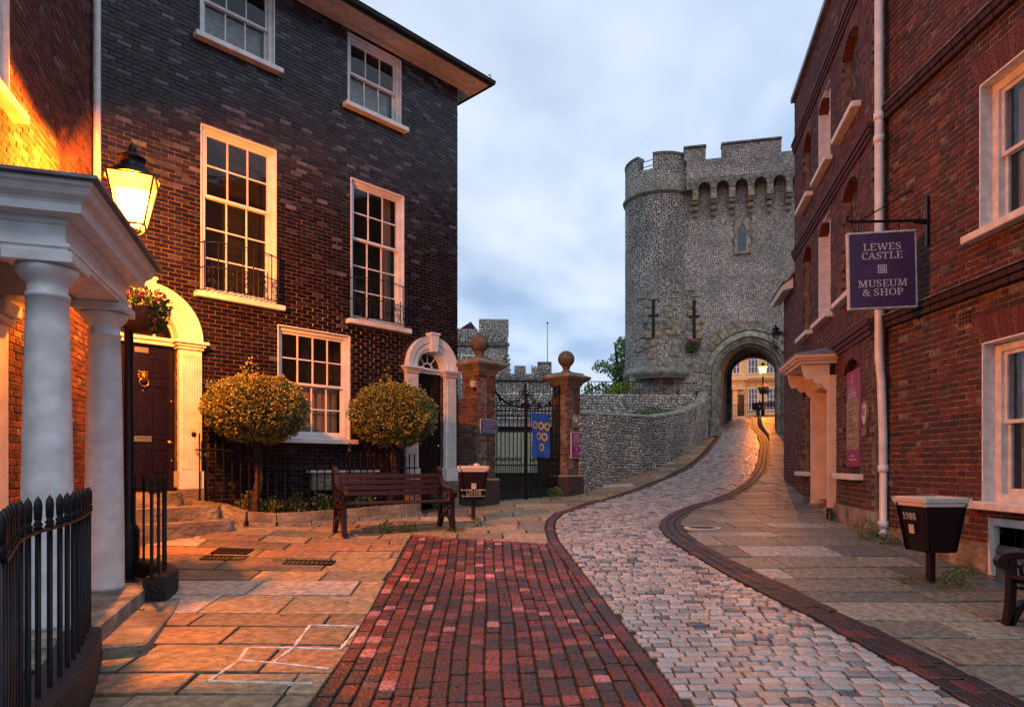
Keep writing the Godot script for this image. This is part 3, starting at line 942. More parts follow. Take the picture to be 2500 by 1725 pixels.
func window_guard(house: Node3D, x0: float, x1: float, y: float) -> void: # bowed wrought iron guard before a tall sash
	var g := Sh.new()
	var dep := 0.26
	var w := x1 - x0
	var bow := func(t: float, yy: float) -> Vector3:
		return Vector3(lerpf(x0 - 0.03, x1 + 0.03, t), yy, 0.03 + dep * pow(sin(PI * t), 0.55))
	for yy in [0.0, 0.34, 0.72]:
		var p := []
		for i in 17: p.append(bow.call(i / 16.0, y + yy))
		g.tube(p, 0.009, 5)
	for i in 15:
		var t := (i + 0.5) / 15.0
		var a: Vector3 = bow.call(t, y)
		if i % 3 == 1:
			g.tube([a, a + Vector3(0, 0.06, 0)], 0.006, 5)
			g.tube(spiral(a + Vector3(0, 0.12, 0), 0.065, 1.6, -PI / 2), 0.008, 5)
			g.tube(spiral(a + Vector3(0, 0.26, 0), 0.062, 1.6, PI / 2), 0.008, 5)
			g.tube([a + Vector3(0.0, 0.33, 0), a + Vector3(0, 0.44, 0)], 0.005, 5, 0.002)
		else:
			g.tube([a, a + Vector3(0, 0.74 if i % 2 == 0 else 0.42, 0)], 0.009, 5)
		g.tube([a, Vector3(a.x - 0.02, y, 0.0)], 0.006, 5)
	for sd in [0.0, 1.0]:
		var a: Vector3 = bow.call(sd, y)
		g.tube([a, a + Vector3(0, 0.85, 0.0)], 0.009, 5)
		g.tube([a + Vector3(0, 0.85, 0), a + Vector3(0, 0.95, 0)], 0.012, 5, 0.001)
	add(house, "window_guard", g, M.iron)

func dark_house() -> void:
	rng.seed = 101
	var h := thing("brick_house", "three storey house of glazed black brick with white sash windows and arched doorways", "house", frame(-5.75, 9.085, 0.691, 0.7225))
	var wins := [[1.43, 2.63, 8.1, 9.38], [4.02, 5.21, 8.07, 9.38], [1.44, 2.66, 4.18, 6.77], [4.08, 5.28, 4.18, 6.77], [2.68, 4.07, 2.0, 3.89]]
	var holes := []
	for q in wins: holes.append(Rect2(q[0], q[2], q[1] - q[0], q[3] - q[2]))
	holes.append(Rect2(0.22, 0.6, 0.88, 2.74 + 0.57))
	holes.append(Rect2(5.58, 0.4, 0.7, 3.05 + 0.4))
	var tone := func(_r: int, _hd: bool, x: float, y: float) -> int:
		var up := smoothstep(4.6, 7.0, y + 0.5 * sin(x * 1.7))  # paler, bluer bricks higher up: sky reflection put into the brick colour
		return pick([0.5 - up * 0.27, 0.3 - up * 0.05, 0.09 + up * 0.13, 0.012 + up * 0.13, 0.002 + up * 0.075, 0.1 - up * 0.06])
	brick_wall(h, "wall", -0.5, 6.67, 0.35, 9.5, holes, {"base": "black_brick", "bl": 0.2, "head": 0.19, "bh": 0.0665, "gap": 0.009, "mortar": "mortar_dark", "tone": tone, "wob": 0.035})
	# the rest of the shell
	var sh := Sh.new()
	sh.span(6.38, 6.668, 0.35, 9.498, -7.0, -0.305)
	sh.span(-0.5, 6.668, 0.35, 9.498, -7.3, -7.0)
	sh.span(-0.5, -0.2, 0.35, 9.498, -7.0, -0.305)
	add(h, "side_wall", sh, M.mortar_dark)
	sash(h, wins[0][0], wins[0][1], wins[0][2], wins[0][3], 3, 1, 1, {"blind": [8.12, 8.72], "frame": 0.08})
	sash(h, wins[1][0], wins[1][1], wins[1][2], wins[1][3], 3, 1, 1, {"blind": [8.1, 8.7], "frame": 0.08})
	sash(h, wins[2][0], wins[2][1], wins[2][2], wins[2][3], 3, 2, 3, {"frame": 0.08, "meet": 5.72})
	sash(h, wins[3][0], wins[3][1], wins[3][2], wins[3][3], 3, 2, 3, {"frame": 0.08, "meet": 5.72, "curtain": [[4.98, 5.18]]})
	sash(h, wins[4][0], wins[4][1], wins[4][2], wins[4][3], 4, 2, 2, {"frame": 0.08, "blind": [2.05, 2.95], "blind_mat": "curtain"})
	window_guard(h, 1.44, 2.66, 4.22)
	window_guard(h, 4.08, 5.28, 4.22)
	georgian_door(h, 0.66, 0.44, 0.96, 1.2, 1.17, 3.28, 0.33, "door_paint", true)
	georgian_door(h, 5.93, 0.35, 0.45, 1.23, 0.78, 3.36, 0.29, "door_black", false)
	# eaves: soffit, gutter and hipped roof
	var e := 0.46
	var so := Sh.new()
	so.span(-0.9, 6.67 + e, 9.5, 9.54, -7.7, e)
	so.span(-0.9, 6.67 + 0.08, 9.44, 9.499, 0.004, 0.09)
	for i in 6: so.box(Vector3(0.5 + i * 1.28, 9.495, 0.27), Vector3(0.05, 0.02, 0.36))
	add(h, "soffit", so, M.white_old)
	var gu := Sh.new()
	gu.sweep([Vector3(-0.9, 9.53, e + 0.03), Vector3(6.67 + e + 0.03, 9.53, e + 0.03), Vector3(6.67 + e + 0.03, 9.53, -7.7)], Vector3.UP, [Vector2(-0.05, 0.07), Vector2(-0.045, 0.0), Vector2(0.02, -0.045), Vector2(0.07, 0.0), Vector2(0.08, 0.075)])
	add(h, "gutter", gu, M.iron_dull)
	var ro := Sh.new()
	var ex := 6.67 + e
	ro.quad(Vector3(-0.9, 9.6, e), Vector3(ex, 9.6, e), Vector3(ex - 3.6, 11.6, -3.6), Vector3(-0.9, 11.6, -3.6))
	ro.tri(Vector3(ex, 9.6, e), Vector3(ex, 9.6, -7.7), Vector3(ex - 3.6, 11.6, -3.6))
	ro.quad(Vector3(-0.9, 9.6, -7.7), Vector3(ex, 9.6, -7.7), Vector3(ex - 3.6, 11.6, -3.6), Vector3(-0.9, 11.6, -3.6))
	ro.tri(Vector3(-0.9, 9.6, e), Vector3(-0.9, 9.6, -7.7), Vector3(-0.9, 11.6, -3.6))
	add(h, "roof", ro, M.roof_tile)
	var hook := Sh.new()
	hook.tube(spiral(Vector3(ex + 0.02, 9.72, e), 0.06, 0.8, -PI / 2), 0.01, 5)
	add(h, "hip_iron", hook, M.iron)
	# stone steps
	var st := thing("door_steps", "three worn stone steps with rounded ends below the lion knocker door", "steps", h.transform)
	for q in [[0.5, 0.77, 1.56, 1.12], [0.7, 0.96, 1.5, 0.78], [0.9, 1.165, 1.1, 0.42]]:
		var s := Sh.new()
		var poly := [Vector2(-0.45, 0.02), Vector2(-0.45, q[3])]
		for i in 7:
			var t := PI / 2 * (1.0 - i / 6.0)
			poly.append(Vector2(q[2] - 0.16 + cos(t) * 0.16, q[3] - 0.3 + sin(t) * 0.3))
		poly.append(Vector2(q[2], 0.02))
		var path := []
		for v in poly: path.append(Vector3(v.x, 0, v.y))
		s.xf = Transform3D(Basis(Vector3.RIGHT, PI / 2), Vector3.ZERO)
		s.prism(PackedVector2Array(poly), -q[1] + 0.012, -q[0])
		var inner := PackedVector2Array()
		for v in poly: inner.append(Vector2(v.x - (0.01 if v.x > 0 else 0.0), v.y - (0.01 if v.y > 0.05 else 0.0)))
		s.prism(inner, -q[1], -q[1] + 0.011)
		add(st, "step", s, M.stone_step)

func porch_house() -> void:
	rng.seed = 33
	var h := thing("porch_house", "orange lit brick house with white columned porch and downpipe", "house", frame(-5.567, 8.8, -0.31, 0.95))
	var tone := func(_r: int, _hd: bool, _x: float, _y: float) -> int:
		return pick([0.24, 0.26, 0.12, 0.06, 0.26, 0.02, 0.04])
	var holes := [Rect2(-3.94, 4.9, 1.24, 2.3)]
	brick_wall(h, "wall", -6.2, 0.0, 0.3, 10.4, holes, {"base": "red_brick", "bl": 0.215, "head": 0.108, "bh": 0.073, "gap": 0.011, "mortar": "mortar_red", "tone": tone})
	var sh := Sh.new()
	sh.span(-6.2, -5.9, 0.3, 10.4, -4.0, -0.31)
	sh.span(-6.2, 0.0, 0.3, 10.4, -4.3, -4.0)
	sh.span(-0.3, -0.002, 0.3, 10.4, -3.99, -0.31)
	sh.span(-6.2, 0.0, 10.4, 10.7, -4.3, 0.1)
	add(h, "side_wall", sh, M.mortar_red)
	sash(h, -3.94, -2.7, 4.9, 7.2, 3, 2, 2, {"sill": 0.12, "frame": 0.12})
	var dp := Sh.new()
	dp.tube([Vector3(-0.07, 3.4, 0.07), Vector3(-0.07, 10.4, 0.07)], 0.045, 12)
	add(h, "downpipe", dp, M.white)
	# porch: floor, columns, entablature
	var porch := Node3D.new()
	porch.name = "porch"
	h.add_child(porch, true)
	var fl := Sh.new()
	fl.bevel(Vector3(-3.86, 0.29, 0.62), Vector3(2.1, 0.24, 1.2), 0.02)
	add(porch, "floor_slab", fl, M.stone_grey)
	var stp := Sh.new()
	stp.bevel(Vector3(-3.86, 0.17, 1.33), Vector3(1.7, 0.2, 0.4), 0.02)
	add(porch, "step", stp, M.stone_step)
	for x in [-4.6, -3.13]:
		var c := Sh.new()
		var p := [Vector2(0.001, 0.41), Vector2(0.165, 0.41), Vector2(0.168, 0.44)]
		for i in 13:
			var t := i / 12.0
			p.append(Vector2(lerpf(0.163, 0.128, t * t * 0.75 + t * 0.25), lerpf(0.46, 2.72, t)))
		p.append_array([Vector2(0.137, 2.725), Vector2(0.139, 2.75), Vector2(0.126, 2.76), Vector2(0.126, 2.83), Vector2(0.16, 2.86), Vector2(0.188, 2.905), Vector2(0.192, 2.935), Vector2(0.0, 2.94)])
		c.lathe(Vector3(x, 0, 0.89), p, 40)
		c.bevel(Vector3(x, 2.98, 0.89), Vector3(0.42, 0.078, 0.42), 0.006)
		add(porch, "column", c, M.white)
	for x in [-4.6, -3.13]:
		var c := Sh.new()
		c.bevel(Vector3(x, 1.6, 0.05), Vector3(0.27, 2.4, 0.1), 0.005)
		c.bevel(Vector3(x, 2.84, 0.07), Vector3(0.33, 0.05, 0.15), 0.006)
		c.bevel(Vector3(x, 2.93, 0.09), Vector3(0.38, 0.12, 0.2), 0.01)
		add(porch, "pilaster", c, M.white)
	var dw := Sh.new()
	dw.span(-4.46, -3.27, 0.42, 2.98, 0.002, 0.03)
	add(porch, "door_surround", dw, M.white_old)
	var bx := Sh.new()
	bx.bevel(Vector3(-4.62, 1.75, 0.13), Vector3(0.1, 0.24, 0.06), 0.01)
	add(porch, "entry_panel", bx, M.iron_dull)
	var en := Sh.new()
	en.sweep([Vector3(-4.6, 3.02, 0.0), Vector3(-4.6, 3.02, 0.89), Vector3(-3.13, 3.02, 0.89), Vector3(-3.13, 3.02, 0.0)], Vector3.UP, [Vector2(-0.16, 0.0), Vector2(-0.16, 0.44), Vector2(0.16, 0.44), Vector2(0.37, 0.44), Vector2(0.37, 0.41), Vector2(0.35, 0.395), Vector2(0.33, 0.355), Vector2(0.29, 0.32), Vector2(0.28, 0.3), Vector2(0.28, 0.245), Vector2(0.17, 0.235), Vector2(0.165, 0.2), Vector2(0.15, 0.19), Vector2(0.15, 0.075), Vector2(0.185, 0.06), Vector2(0.185, 0.035), Vector2(0.17, 0.03), Vector2(0.17, 0.0)])
	add(porch, "entablature", en, M.white)
	var lid := Sh.new()
	lid.span(-5.02, -2.71, 3.462, 3.485, 0.0, 1.3)
	add(porch, "lead_roof", lid, M.lead)
	var ce := Sh.new()
	ce.span(-4.44, -3.29, 3.3, 3.33, 0.0, 0.73)
	add(porch, "ceiling", ce, M.white_old)

func spear_bar(o: Node3D, p: Vector3, h: float, r: float, head: bool) -> void:
	var s := Sh.new()
	s.tube([p, p + Vector3(0, h - 0.17, 0)], r, 6)
	if head:
		s.lathe(p + Vector3(0, h - 0.17, 0), [Vector2(r, 0), Vector2(r * 1.5, 0.008), Vector2(r * 1.1, 0.02), Vector2(r * 1.5, 0.03), Vector2(r * 0.9, 0.045), Vector2(r * 1.2, 0.06), Vector2(r * 1.3, 0.12), Vector2(r * 1.05, 0.145), Vector2(0.001, 0.17)], 8)
	add(o, "bar", s, M.iron)

func railing(label: String, pts: Array, top: float, foot: float, n: int, plinth_w: float, plinth_h: float, out_side: float) -> void:
	var c := Curve3D.new()
	for i in pts.size():
		var a := at(pts[maxi(i - 1, 0)][0], pts[maxi(i - 1, 0)][1], 0)
		var b := at(pts[mini(i + 1, pts.size() - 1)][0], pts[mini(i + 1, pts.size() - 1)][1], 0)
		c.add_point(at(pts[i][0], pts[i][1], 0), (a - b) * 0.15, (b - a) * 0.15)
	var l := c.get_baked_length()
	var o := thing("railing", label, "railing", Transform3D(), "spear topped railings at the porch")
	var rail := []
	for i in 25:
		var p := c.sample_baked(l * i / 24.0)
		rail.append(Vector3(p.x, top - 0.17, p.z))
	var r := Sh.new()
	r.sweep(rail, Vector3.UP, [Vector2(-0.022, -0.008), Vector2(0.022, -0.008), Vector2(0.022, 0.006), Vector2(-0.022, 0.006)])
	add(o, "rail", r, M.iron)
	for i in n:
		var p := c.sample_baked(l * i / (n - 1.0))
		spear_bar(o, Vector3(p.x, foot - 0.02, p.z), top - foot + 0.02, 0.0145 if i > 0 and i < n - 1 else 0.018, true)
	var base := []
	for i in 25:
		var p := c.sample_baked(l * i / 24.0)
		base.append(Vector3(p.x, foot - plinth_h, p.z))
	var b := Sh.new()
	b.sweep(base, Vector3.UP, [Vector2(-plinth_w + out_side, -0.1), Vector2(plinth_w + out_side, -0.1), Vector2(plinth_w + out_side, plinth_h - 0.02), Vector2(plinth_w + out_side - 0.02, plinth_h), Vector2(-plinth_w + out_side + 0.02, plinth_h), Vector2(-plinth_w + out_side, plinth_h - 0.02)])
	add(o, "plinth", b, M.black_plinth)

func lantern(o: Node3D, base: Vector3, k: float, turn: float, lit: bool) -> void: # k = scale; base = foot of the lantern
	var l := Node3D.new()
	l.name = "lantern"
	o.add_child(l, true)
	l.transform = Transform3D(Basis(Vector3.UP, turn) * Basis.from_scale(Vector3.ONE * k), base)
	var b := 0.125
	var t := 0.225
	var y0 := 0.05
	var y1 := 0.56
	for i in 4:
		var r := Basis(Vector3.UP, PI / 2 * i)
		var g := Sh.new()
		g.quad(r * Vector3(-b, y0, b), r * Vector3(b, y0, b), r * Vector3(t, y1, t), r * Vector3(-t, y1, t))
		add(l, "lamp_pane", g, M.lamp_glass if lit else M.glass)
		var e := Sh.new()
		e.tube([r * Vector3(b, y0, b), r * Vector3(t, y1, t)], 0.013, 5)
		e.tube([r * Vector3(-t, y1, t), r * Vector3(t, y1, t)], 0.014, 5)
		e.tube([r * Vector3(-b, y0, b), r * Vector3(b, y0, b)], 0.014, 5)
		add(l, "lantern_frame", e, M.iron)
	var hat := Sh.new()
	hat.lathe(Vector3(0, y1, 0), [Vector2(0.27, 0.0), Vector2(0.26, 0.03), Vector2(0.19, 0.09), Vector2(0.125, 0.13), Vector2(0.12, 0.2), Vector2(0.14, 0.215), Vector2(0.14, 0.235), Vector2(0.08, 0.27), Vector2(0.03, 0.285), Vector2(0.045, 0.31), Vector2(0.04, 0.345), Vector2(0.015, 0.39), Vector2(0.001, 0.42)], 16)
	hat.lathe(Vector3(0, y1, 0), [Vector2(0.27, 0.0), Vector2(0.001, 0.004)], 16)
	add(l, "lantern_cap", hat, M.iron)
	var ft := Sh.new()
	ft.lathe(Vector3(0, 0, 0), [Vector2(0.05, -0.06), Vector2(0.045, 0.0), Vector2(0.06, 0.02), Vector2(0.03, 0.035), Vector2(0.02, 0.05)], 10)
	for i in 4:
		var r := Basis(Vector3.UP, PI / 2 * i + PI / 4)
		ft.tube([r * Vector3(0.03, -0.05, 0), r * Vector3(0.1, -0.02, 0), r * Vector3(0.16, 0.05, 0)], 0.009, 5)
	add(l, "lantern_foot", ft, M.iron)
	if lit:
		var bu := Sh.new()
		bu.ball(Vector3(0, 0.36, 0), 0.055, 14, 1.4)
		add(l, "lamp_bulb", bu, M.mantle)

func lamp_light(p: Vector3, e: float) -> void:
	var l := OmniLight3D.new()
	l.name = "lamp_light"
	l.position = p
	l.light_color = Color(1.0, 0.515, 0.1)
	l.light_energy = e
	l.light_size = 0.045
	l.omni_range = 60.0
	l.omni_attenuation = 2.0
	l.shadow_enabled = true
	add_child(l, true)

func leaf_mesh(w: float, l: float) -> Mesh:
	var s := Sh.new()
	s.smooth(true)
	s.tri(Vector3(0, 0, 0), Vector3(-w / 2, l * 0.5, w * 0.18), Vector3(0, l * 0.55, 0))
	s.tri(Vector3(0, 0, 0), Vector3(0, l * 0.55, 0), Vector3(w / 2, l * 0.5, w * 0.18))
	s.tri(Vector3(-w / 2, l * 0.5, w * 0.18), Vector3(0, l, -w * 0.15), Vector3(0, l * 0.55, 0))
	s.tri(Vector3(0, l * 0.55, 0), Vector3(0, l, -w * 0.15), Vector3(w / 2, l * 0.5, w * 0.18))
	return s.done()

func rnd_dir() -> Vector3:
	var z := rng.randf_range(-1, 1)
	var t := rng.randf_range(0, TAU)
	var r := sqrt(1 - z * z)
	return Vector3(r * cos(t), z, r * sin(t))

func leafing(parent: Node, called: String, blobs: Array, count: int, size: float, cols: Array, shell := 0.75, clump := 0.12) -> void: # blobs: [centre, radii]
	var xs := []
	var cs := []
	var noise := FastNoiseLite.new()
	noise.seed = 4; noise.frequency = 2.2
	var vol := 0.0
	for b in blobs: vol += b[1].x * b[1].y
	for b in blobs:
		for i in int(count * b[1].x * b[1].y / vol):
			var d := rnd_dir()
			var r := lerpf(shell, 1.0, sqrt(rng.randf()))
			var p: Vector3 = b[0] + d * b[1] * r
			p += d * b[1] * clump * noise.get_noise_3dv(p * 2.0)
			var up := (d * 0.9 + rnd_dir() * 0.9 + Vector3.UP * 0.2).normalized()
			var side := up.cross(rnd_dir()).normalized()
			var bs := Basis(side, up, side.cross(up)) * Basis.from_scale(Vector3.ONE * rng.randf_range(0.7, 1.35))
			xs.append(Transform3D(bs, p))
			cs.append(vary(cols[rng.randi() % cols.size()], 0.35))
	copies(parent, called, leaf_mesh(size * 0.62, size), M.leaf, xs, cs)

func basket(o: Node3D, c: Vector3, r: float) -> void:
	var b := Sh.new()
	b.lathe(c, [Vector2(r, 0.0), Vector2(r * 1.02, -0.03), Vector2(r * 0.82, -r * 0.75), Vector2(r * 0.6, -r * 1.1), Vector2(0.001, -r * 1.15)], 18)
	add(o, "basket_bowl", b, M.timber)
	leafing(o, "foliage", [[c + Vector3(0, r * 0.25, 0), Vector3(r * 1.15, r * 0.65, r * 1.15)], [c + Vector3(r * 0.9, -r * 0.45, 0.1), Vector3(r * 0.5, r * 0.75, r * 0.4)], [c + Vector3(-r * 0.5, 0, r * 0.5), Vector3(r * 0.5, r * 0.5, r * 0.5)]], 900, r * 0.26, [[0.05, 0.1, 0.02], [0.08, 0.12, 0.03], [0.04, 0.07, 0.015]], 0.3)
	for i in 16:
		var d := rnd_dir()
		d.y = absf(d.y) * 0.8 + 0.1
		d.z = absf(d.z)
		var p := c + Vector3(0, r * 0.25, 0) + d * Vector3(r * 1.2, r * 0.85, r * 1.2)
		if i > 11: p = c + Vector3(r * rng.randf_range(0.3, 1.5), -r * rng.randf_range(0.0, 0.7), r * rng.randf_range(0.4, 0.9))
		var f := Sh.new()
		for k in 6:
			var q := rnd_dir() * r * 0.09
			f.ball(p + q, r * 0.075, 6)
		add(o, "flower", f, M.flower_yellow if i % 4 == 1 else M.flower_pink)

func lamp_posts() -> void:
	rng.seed = 55
	var y := gy(-4.22, 7.3)
	var o := thing("street_lamp", "lit black gas style lantern on a slim iron post behind the white porch", "street lamp", Transform3D(Basis.IDENTITY, at(-4.22, 7.3, 0)))
	var p := Sh.new()
	p.lathe(Vector3.ZERO, [Vector2(0.11, y - 0.05), Vector2(0.11, y + 0.5), Vector2(0.09, y + 0.55), Vector2(0.055, y + 0.6), Vector2(0.05, 2.2), Vector2(0.042, 3.95), Vector2(0.055, 3.97), Vector2(0.055, 4.0), Vector2(0.03, 4.06)], 14)
	add(o, "post", p, M.iron)
	var br := Sh.new()
	br.bevel(Vector3(-0.03, 3.14, 0.04), Vector3(0.34, 0.16, 0.12), 0.01)
	br.tube([Vector3(0.04, 3.24, 0), Vector3(0.2, 3.3, 0.06), Vector3(0.26, 3.2, 0.1)], 0.012, 6)
	add(o, "basket_bracket", br, M.iron_dull)
	lantern(o, Vector3(0.04, 4.13, 0), 1.0, 0.42, true)
	lamp_light(at(-4.18, 7.3, 4.49), 84.0)
	var hb := thing("flower_basket", "hanging basket of pink and yellow flowers on the lit street lamp", "flower basket", Transform3D(Basis.IDENTITY, at(-4.22, 7.3, 0)))
	basket(hb, Vector3(0.22, 3.24, 0.08), 0.22)
	# second lamp beyond the arch
	var x2 := 15.7
	var d2 := 41.5
	y = gy(x2, d2)
	var o2 := thing("street_lamp", "lit lantern on a black post beyond the castle arch", "street lamp", Transform3D(Basis.IDENTITY, at(x2, d2, y)))
	p = Sh.new()
	p.lathe(Vector3.ZERO, [Vector2(0.12, -0.05), Vector2(0.12, 0.5), Vector2(0.07, 0.6), Vector2(0.055, 2.35), Vector2(0.03, 2.45)], 12)
	add(o2, "post", p, M.iron)
	lantern(o2, Vector3(0, 2.6, 0), 0.8, 0.4, true)
	lamp_light(at(x2, d2, y + 2.6 + 0.288), 70.0)
	var hb2 := thing("flower_basket", "flower basket on the lamp post beyond the castle arch", "flower basket", Transform3D(Basis.IDENTITY, at(x2, d2, y)))
	basket(hb2, Vector3(0, 1.65, 0), 0.27)

func topiary(label: String, x: float, d: float, yc: float, rx: float, ry: float) -> void:
	var o := thing("topiary_tree", label, "tree", Transform3D(Basis.IDENTITY, at(x, d, 0)), "clipped ball trees before the dark house")
	var g := gy(x, d)
	var t := Sh.new()
	t.tube([Vector3(-0.06, g - 0.1, 0), Vector3(-0.03, g + 0.35, 0.02), Vector3(0.03, g + 0.7, 0.0), Vector3(-0.02, yc - ry * 0.9, 0), Vector3(-0.05, yc, 0.0)], 0.075, 8, 0.05)
	for i in 7:
		var a := TAU * i / 7
		t.tube([Vector3(-0.03, yc - ry * 0.85, 0), Vector3(cos(a) * rx * 0.4, yc - ry * 0.25, sin(a) * rx * 0.4), Vector3(cos(a) * rx * 0.7, yc + ry * 0.3, sin(a) * rx * 0.7)], 0.028, 5, 0.008)
	add(o, "trunk", t, M.bark)
	var cols := [[0.13, 0.15, 0.03], [0.18, 0.17, 0.035], [0.06, 0.09, 0.02], [0.34, 0.3, 0.1], [0.05, 0.075, 0.018], [0.24, 0.21, 0.055]]
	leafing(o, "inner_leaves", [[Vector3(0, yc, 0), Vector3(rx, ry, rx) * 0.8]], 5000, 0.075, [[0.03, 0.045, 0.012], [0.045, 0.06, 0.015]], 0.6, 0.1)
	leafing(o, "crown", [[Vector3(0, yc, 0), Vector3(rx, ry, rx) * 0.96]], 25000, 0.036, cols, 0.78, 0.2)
	for i in 9:
		var a := rng.randf_range(0, TAU)
		var e := rng.randf_range(0.1, 1.2)
		leafing(o, "stray_shoot", [[Vector3(cos(a) * cos(e) * rx * 1.04, yc + sin(e) * ry * 1.06, sin(a) * cos(e) * rx * 1.04), Vector3(0.05, 0.09, 0.05)]], 16, 0.036, cols, 0.1)
	leafing(o, "top_shoots", [[Vector3(-0.12, yc + ry * 1.05, 0), Vector3(0.12, 0.24, 0.1)]], 60, 0.05, cols, 0.1)

func area_front() -> void:
	rng.seed = 77
	topiary("golden variegated ball tree on a thin trunk beside the lion knocker door", -3.86, 10.05, 2.4, 0.77, 0.53)
	topiary("greener ball tree on a thin trunk beside the far arched doorway", -2.1, 11.75, 2.44, 0.78, 0.57)
	# kerb wall and railing round the area before the house
	var line := [[-4.75, 9.95, 1.02], [-4.3, 9.88, 0.98], [-3.95, 9.9, 0.86], [-3.6, 10.08, 0.82], [-3.2, 10.42, 0.82], [-2.6, 10.98, 0.84], [-2.0, 11.6, 0.86], [-1.72, 12.0, 0.86]]
	var k := thing("kerb_wall", "low stone kerb with sloping coping under the area railing", "wall")
	var cp := Sh.new()
	var path := []
	for q in line: path.append(at(q[0], q[1], q[2]))
	for i in path.size() - 1:
		var a: Vector3 = path[i]
		var b: Vector3 = path[i + 1]
		var dir := (b - a).normalized()
		var sd := dir.cross(Vector3.UP).normalized()
		cp.hexa([a + sd * 0.1 - Vector3(0, 0.14, 0), b + sd * 0.1 - Vector3(0, 0.14, 0), b - sd * 0.1 - Vector3(0, 0.14, 0), a - sd * 0.1 - Vector3(0, 0.14, 0), a + sd * 0.08, b + sd * 0.08, b - sd * 0.08, a - sd * 0.08])
	add(k, "coping", cp, M.stone_step)
	for i in path.size() - 1:
		var a: Vector3 = path[i]
		var b: Vector3 = path[i + 1]
		var dir := (b - a)
		var flat := Vector3(dir.x, 0, dir.z).normalized()
		var sd := flat.cross(Vector3.UP).normalized()
		var ga := gy(a.x, -a.z) - 0.05
		var gb := gy(b.x, -b.z) - 0.05
		var s := Sh.new()
		var p := a + flat * 0.012
		var q := b - flat * 0.012
		var o := sd * 0.12
		var zz := sd * -0.1
		s.hexa([Vector3(p.x, ga, p.z) + o * 1.1, Vector3(q.x, gb, q.z) + o * 1.1, Vector3(q.x, gb, q.z) + zz, Vector3(p.x, ga, p.z) + zz, Vector3(p.x, a.y - 0.145, p.z) + o, Vector3(q.x, b.y - 0.145, q.z) + o, Vector3(q.x, b.y - 0.145, q.z) + zz, Vector3(p.x, a.y - 0.145, p.z) + zz])
		add(k, "block", s, M.stone_grey)
	var r := thing("area_railing", "black iron railing with a swooping rail on the low kerb wall", "railing")
	var c := Curve3D.new()
	for q in line: c.add_point(at(q[0], q[1], q[2] - 0.02))
	var l := c.get_baked_length()
	var rail := []
	for i in 33:
		var t := i / 32.0
		var p := c.sample_baked(l * t)
		p.y = lerpf(1.78, 1.5, smoothstep(0.1, 0.34, t))
		rail.append(p)
	var rs := Sh.new()
	rs.tube(rail, 0.014, 6)
	add(r, "rail", rs, M.iron)
	for i in 30:
		var t := (i + 0.5) / 30.0
		var p := c.sample_baked(l * t)
		var top := lerpf(1.78, 1.5, smoothstep(0.1, 0.34, t)) + 0.26
		spear_bar(r, p, top - p.y, 0.0105, true)
	var fin := Sh.new()
	var fp := c.sample_baked(l * 0.63)
	fin.tube([fp, fp + Vector3(0, 0.9, 0)], 0.022, 8)
	fin.lathe(fp + Vector3(0, 0.9, 0), [Vector2(0.022, 0), Vector2(0.05, 0.02), Vector2(0.05, 0.08), Vector2(0.025, 0.1), Vector2(0.045, 0.12), Vector2(0.02, 0.15), Vector2(0.03, 0.17), Vector2(0.001, 0.21)], 10)
	add(r, "standard", fin, M.iron)
	var soil := Sh.new()
	var fr := frame(-5.75, 9.085, 0.691, 0.7225)
	soil.quad(fr * Vector3(1.4, 0.72, 0), fr * Vector3(5.3, 0.72, 0), at(-1.75, 12.0, 0.74), at(-3.6, 10.1, 0.72))
	soil.tri(fr * Vector3(1.4, 0.72, 0), at(-3.6, 10.1, 0.72), at(-4.6, 9.95, 0.72))
	tag(add(self, "planting_bed", soil, M.soil), "dark soil bed behind the area railing", "bed", "", "structure")
	var pl := thing("bed_plants", "low green and yellow flowering plants behind the area railing", "plants")
	pl.set_meta("kind", "stuff")
	var bl := []
	for i in 16:
		var t := rng.randf_range(0.12, 0.75)
		var p := c.sample_baked(l * t)
		var back := Vector3(-0.15, 0, -0.25) * rng.randf_range(0.6, 1.6)
		bl.append([Vector3(p.x, 0.86, p.z) + back, Vector3(0.16, rng.randf_range(0.1, 0.3), 0.16)])
	leafing(pl, "foliage", bl, 2600, 0.055, [[0.07, 0.11, 0.02], [0.05, 0.08, 0.02], [0.12, 0.13, 0.02], [0.28, 0.22, 0.03]], 0.1)
	# basement light with a stone lintel, low on the wall
	var bw := thing("basement_light", "low stone framed basement light behind the area railing", "window", fr)
	var s := Sh.new()
	s.span(3.25, 4.55, 1.12, 1.42, 0.01, 0.12)
	add(bw, "stone_panel", s, M.stone_grey)
	s = Sh.new()
	s.span(3.2, 4.6, 1.42, 1.46, 0.01, 0.16)
	add(bw, "sill", s, M.white_old)
	var nt := thing("bicycle_notice", "small painted notice in faint letters on the area railing", "notice", Transform3D(fr.basis, at(-2.62, 10.9, 1.32)))
	s = Sh.new()
	s.box(Vector3.ZERO, Vector3(0.22, 0.13, 0.006))
	add(nt, "plate", s, M.iron_dull)
	for i in 3:
		lettering(nt, ["NO", "BICYCLES", "PLEASE"][i], 0.024, Vector3(0, 0.034 - i * 0.034, 0.004), "sign_white")

func lettering(parent: Node3D, words: String, height: float, pos: Vector3, ink: String, serif := true, turn := Basis.IDENTITY) -> MeshInstance3D:
	var f := SystemFont.new()
	f.font_names = PackedStringArray(["Droid Serif" if serif else "Droid Sans"])
	var t := TextMesh.new()
	t.text = words
	t.font = f
	t.font_size = 48
	t.pixel_size = height / 34.0
	t.depth = 0.004
	t.curve_step = 2.0
	return add(parent, "lettering", t, M[ink], Transform3D(turn, pos))

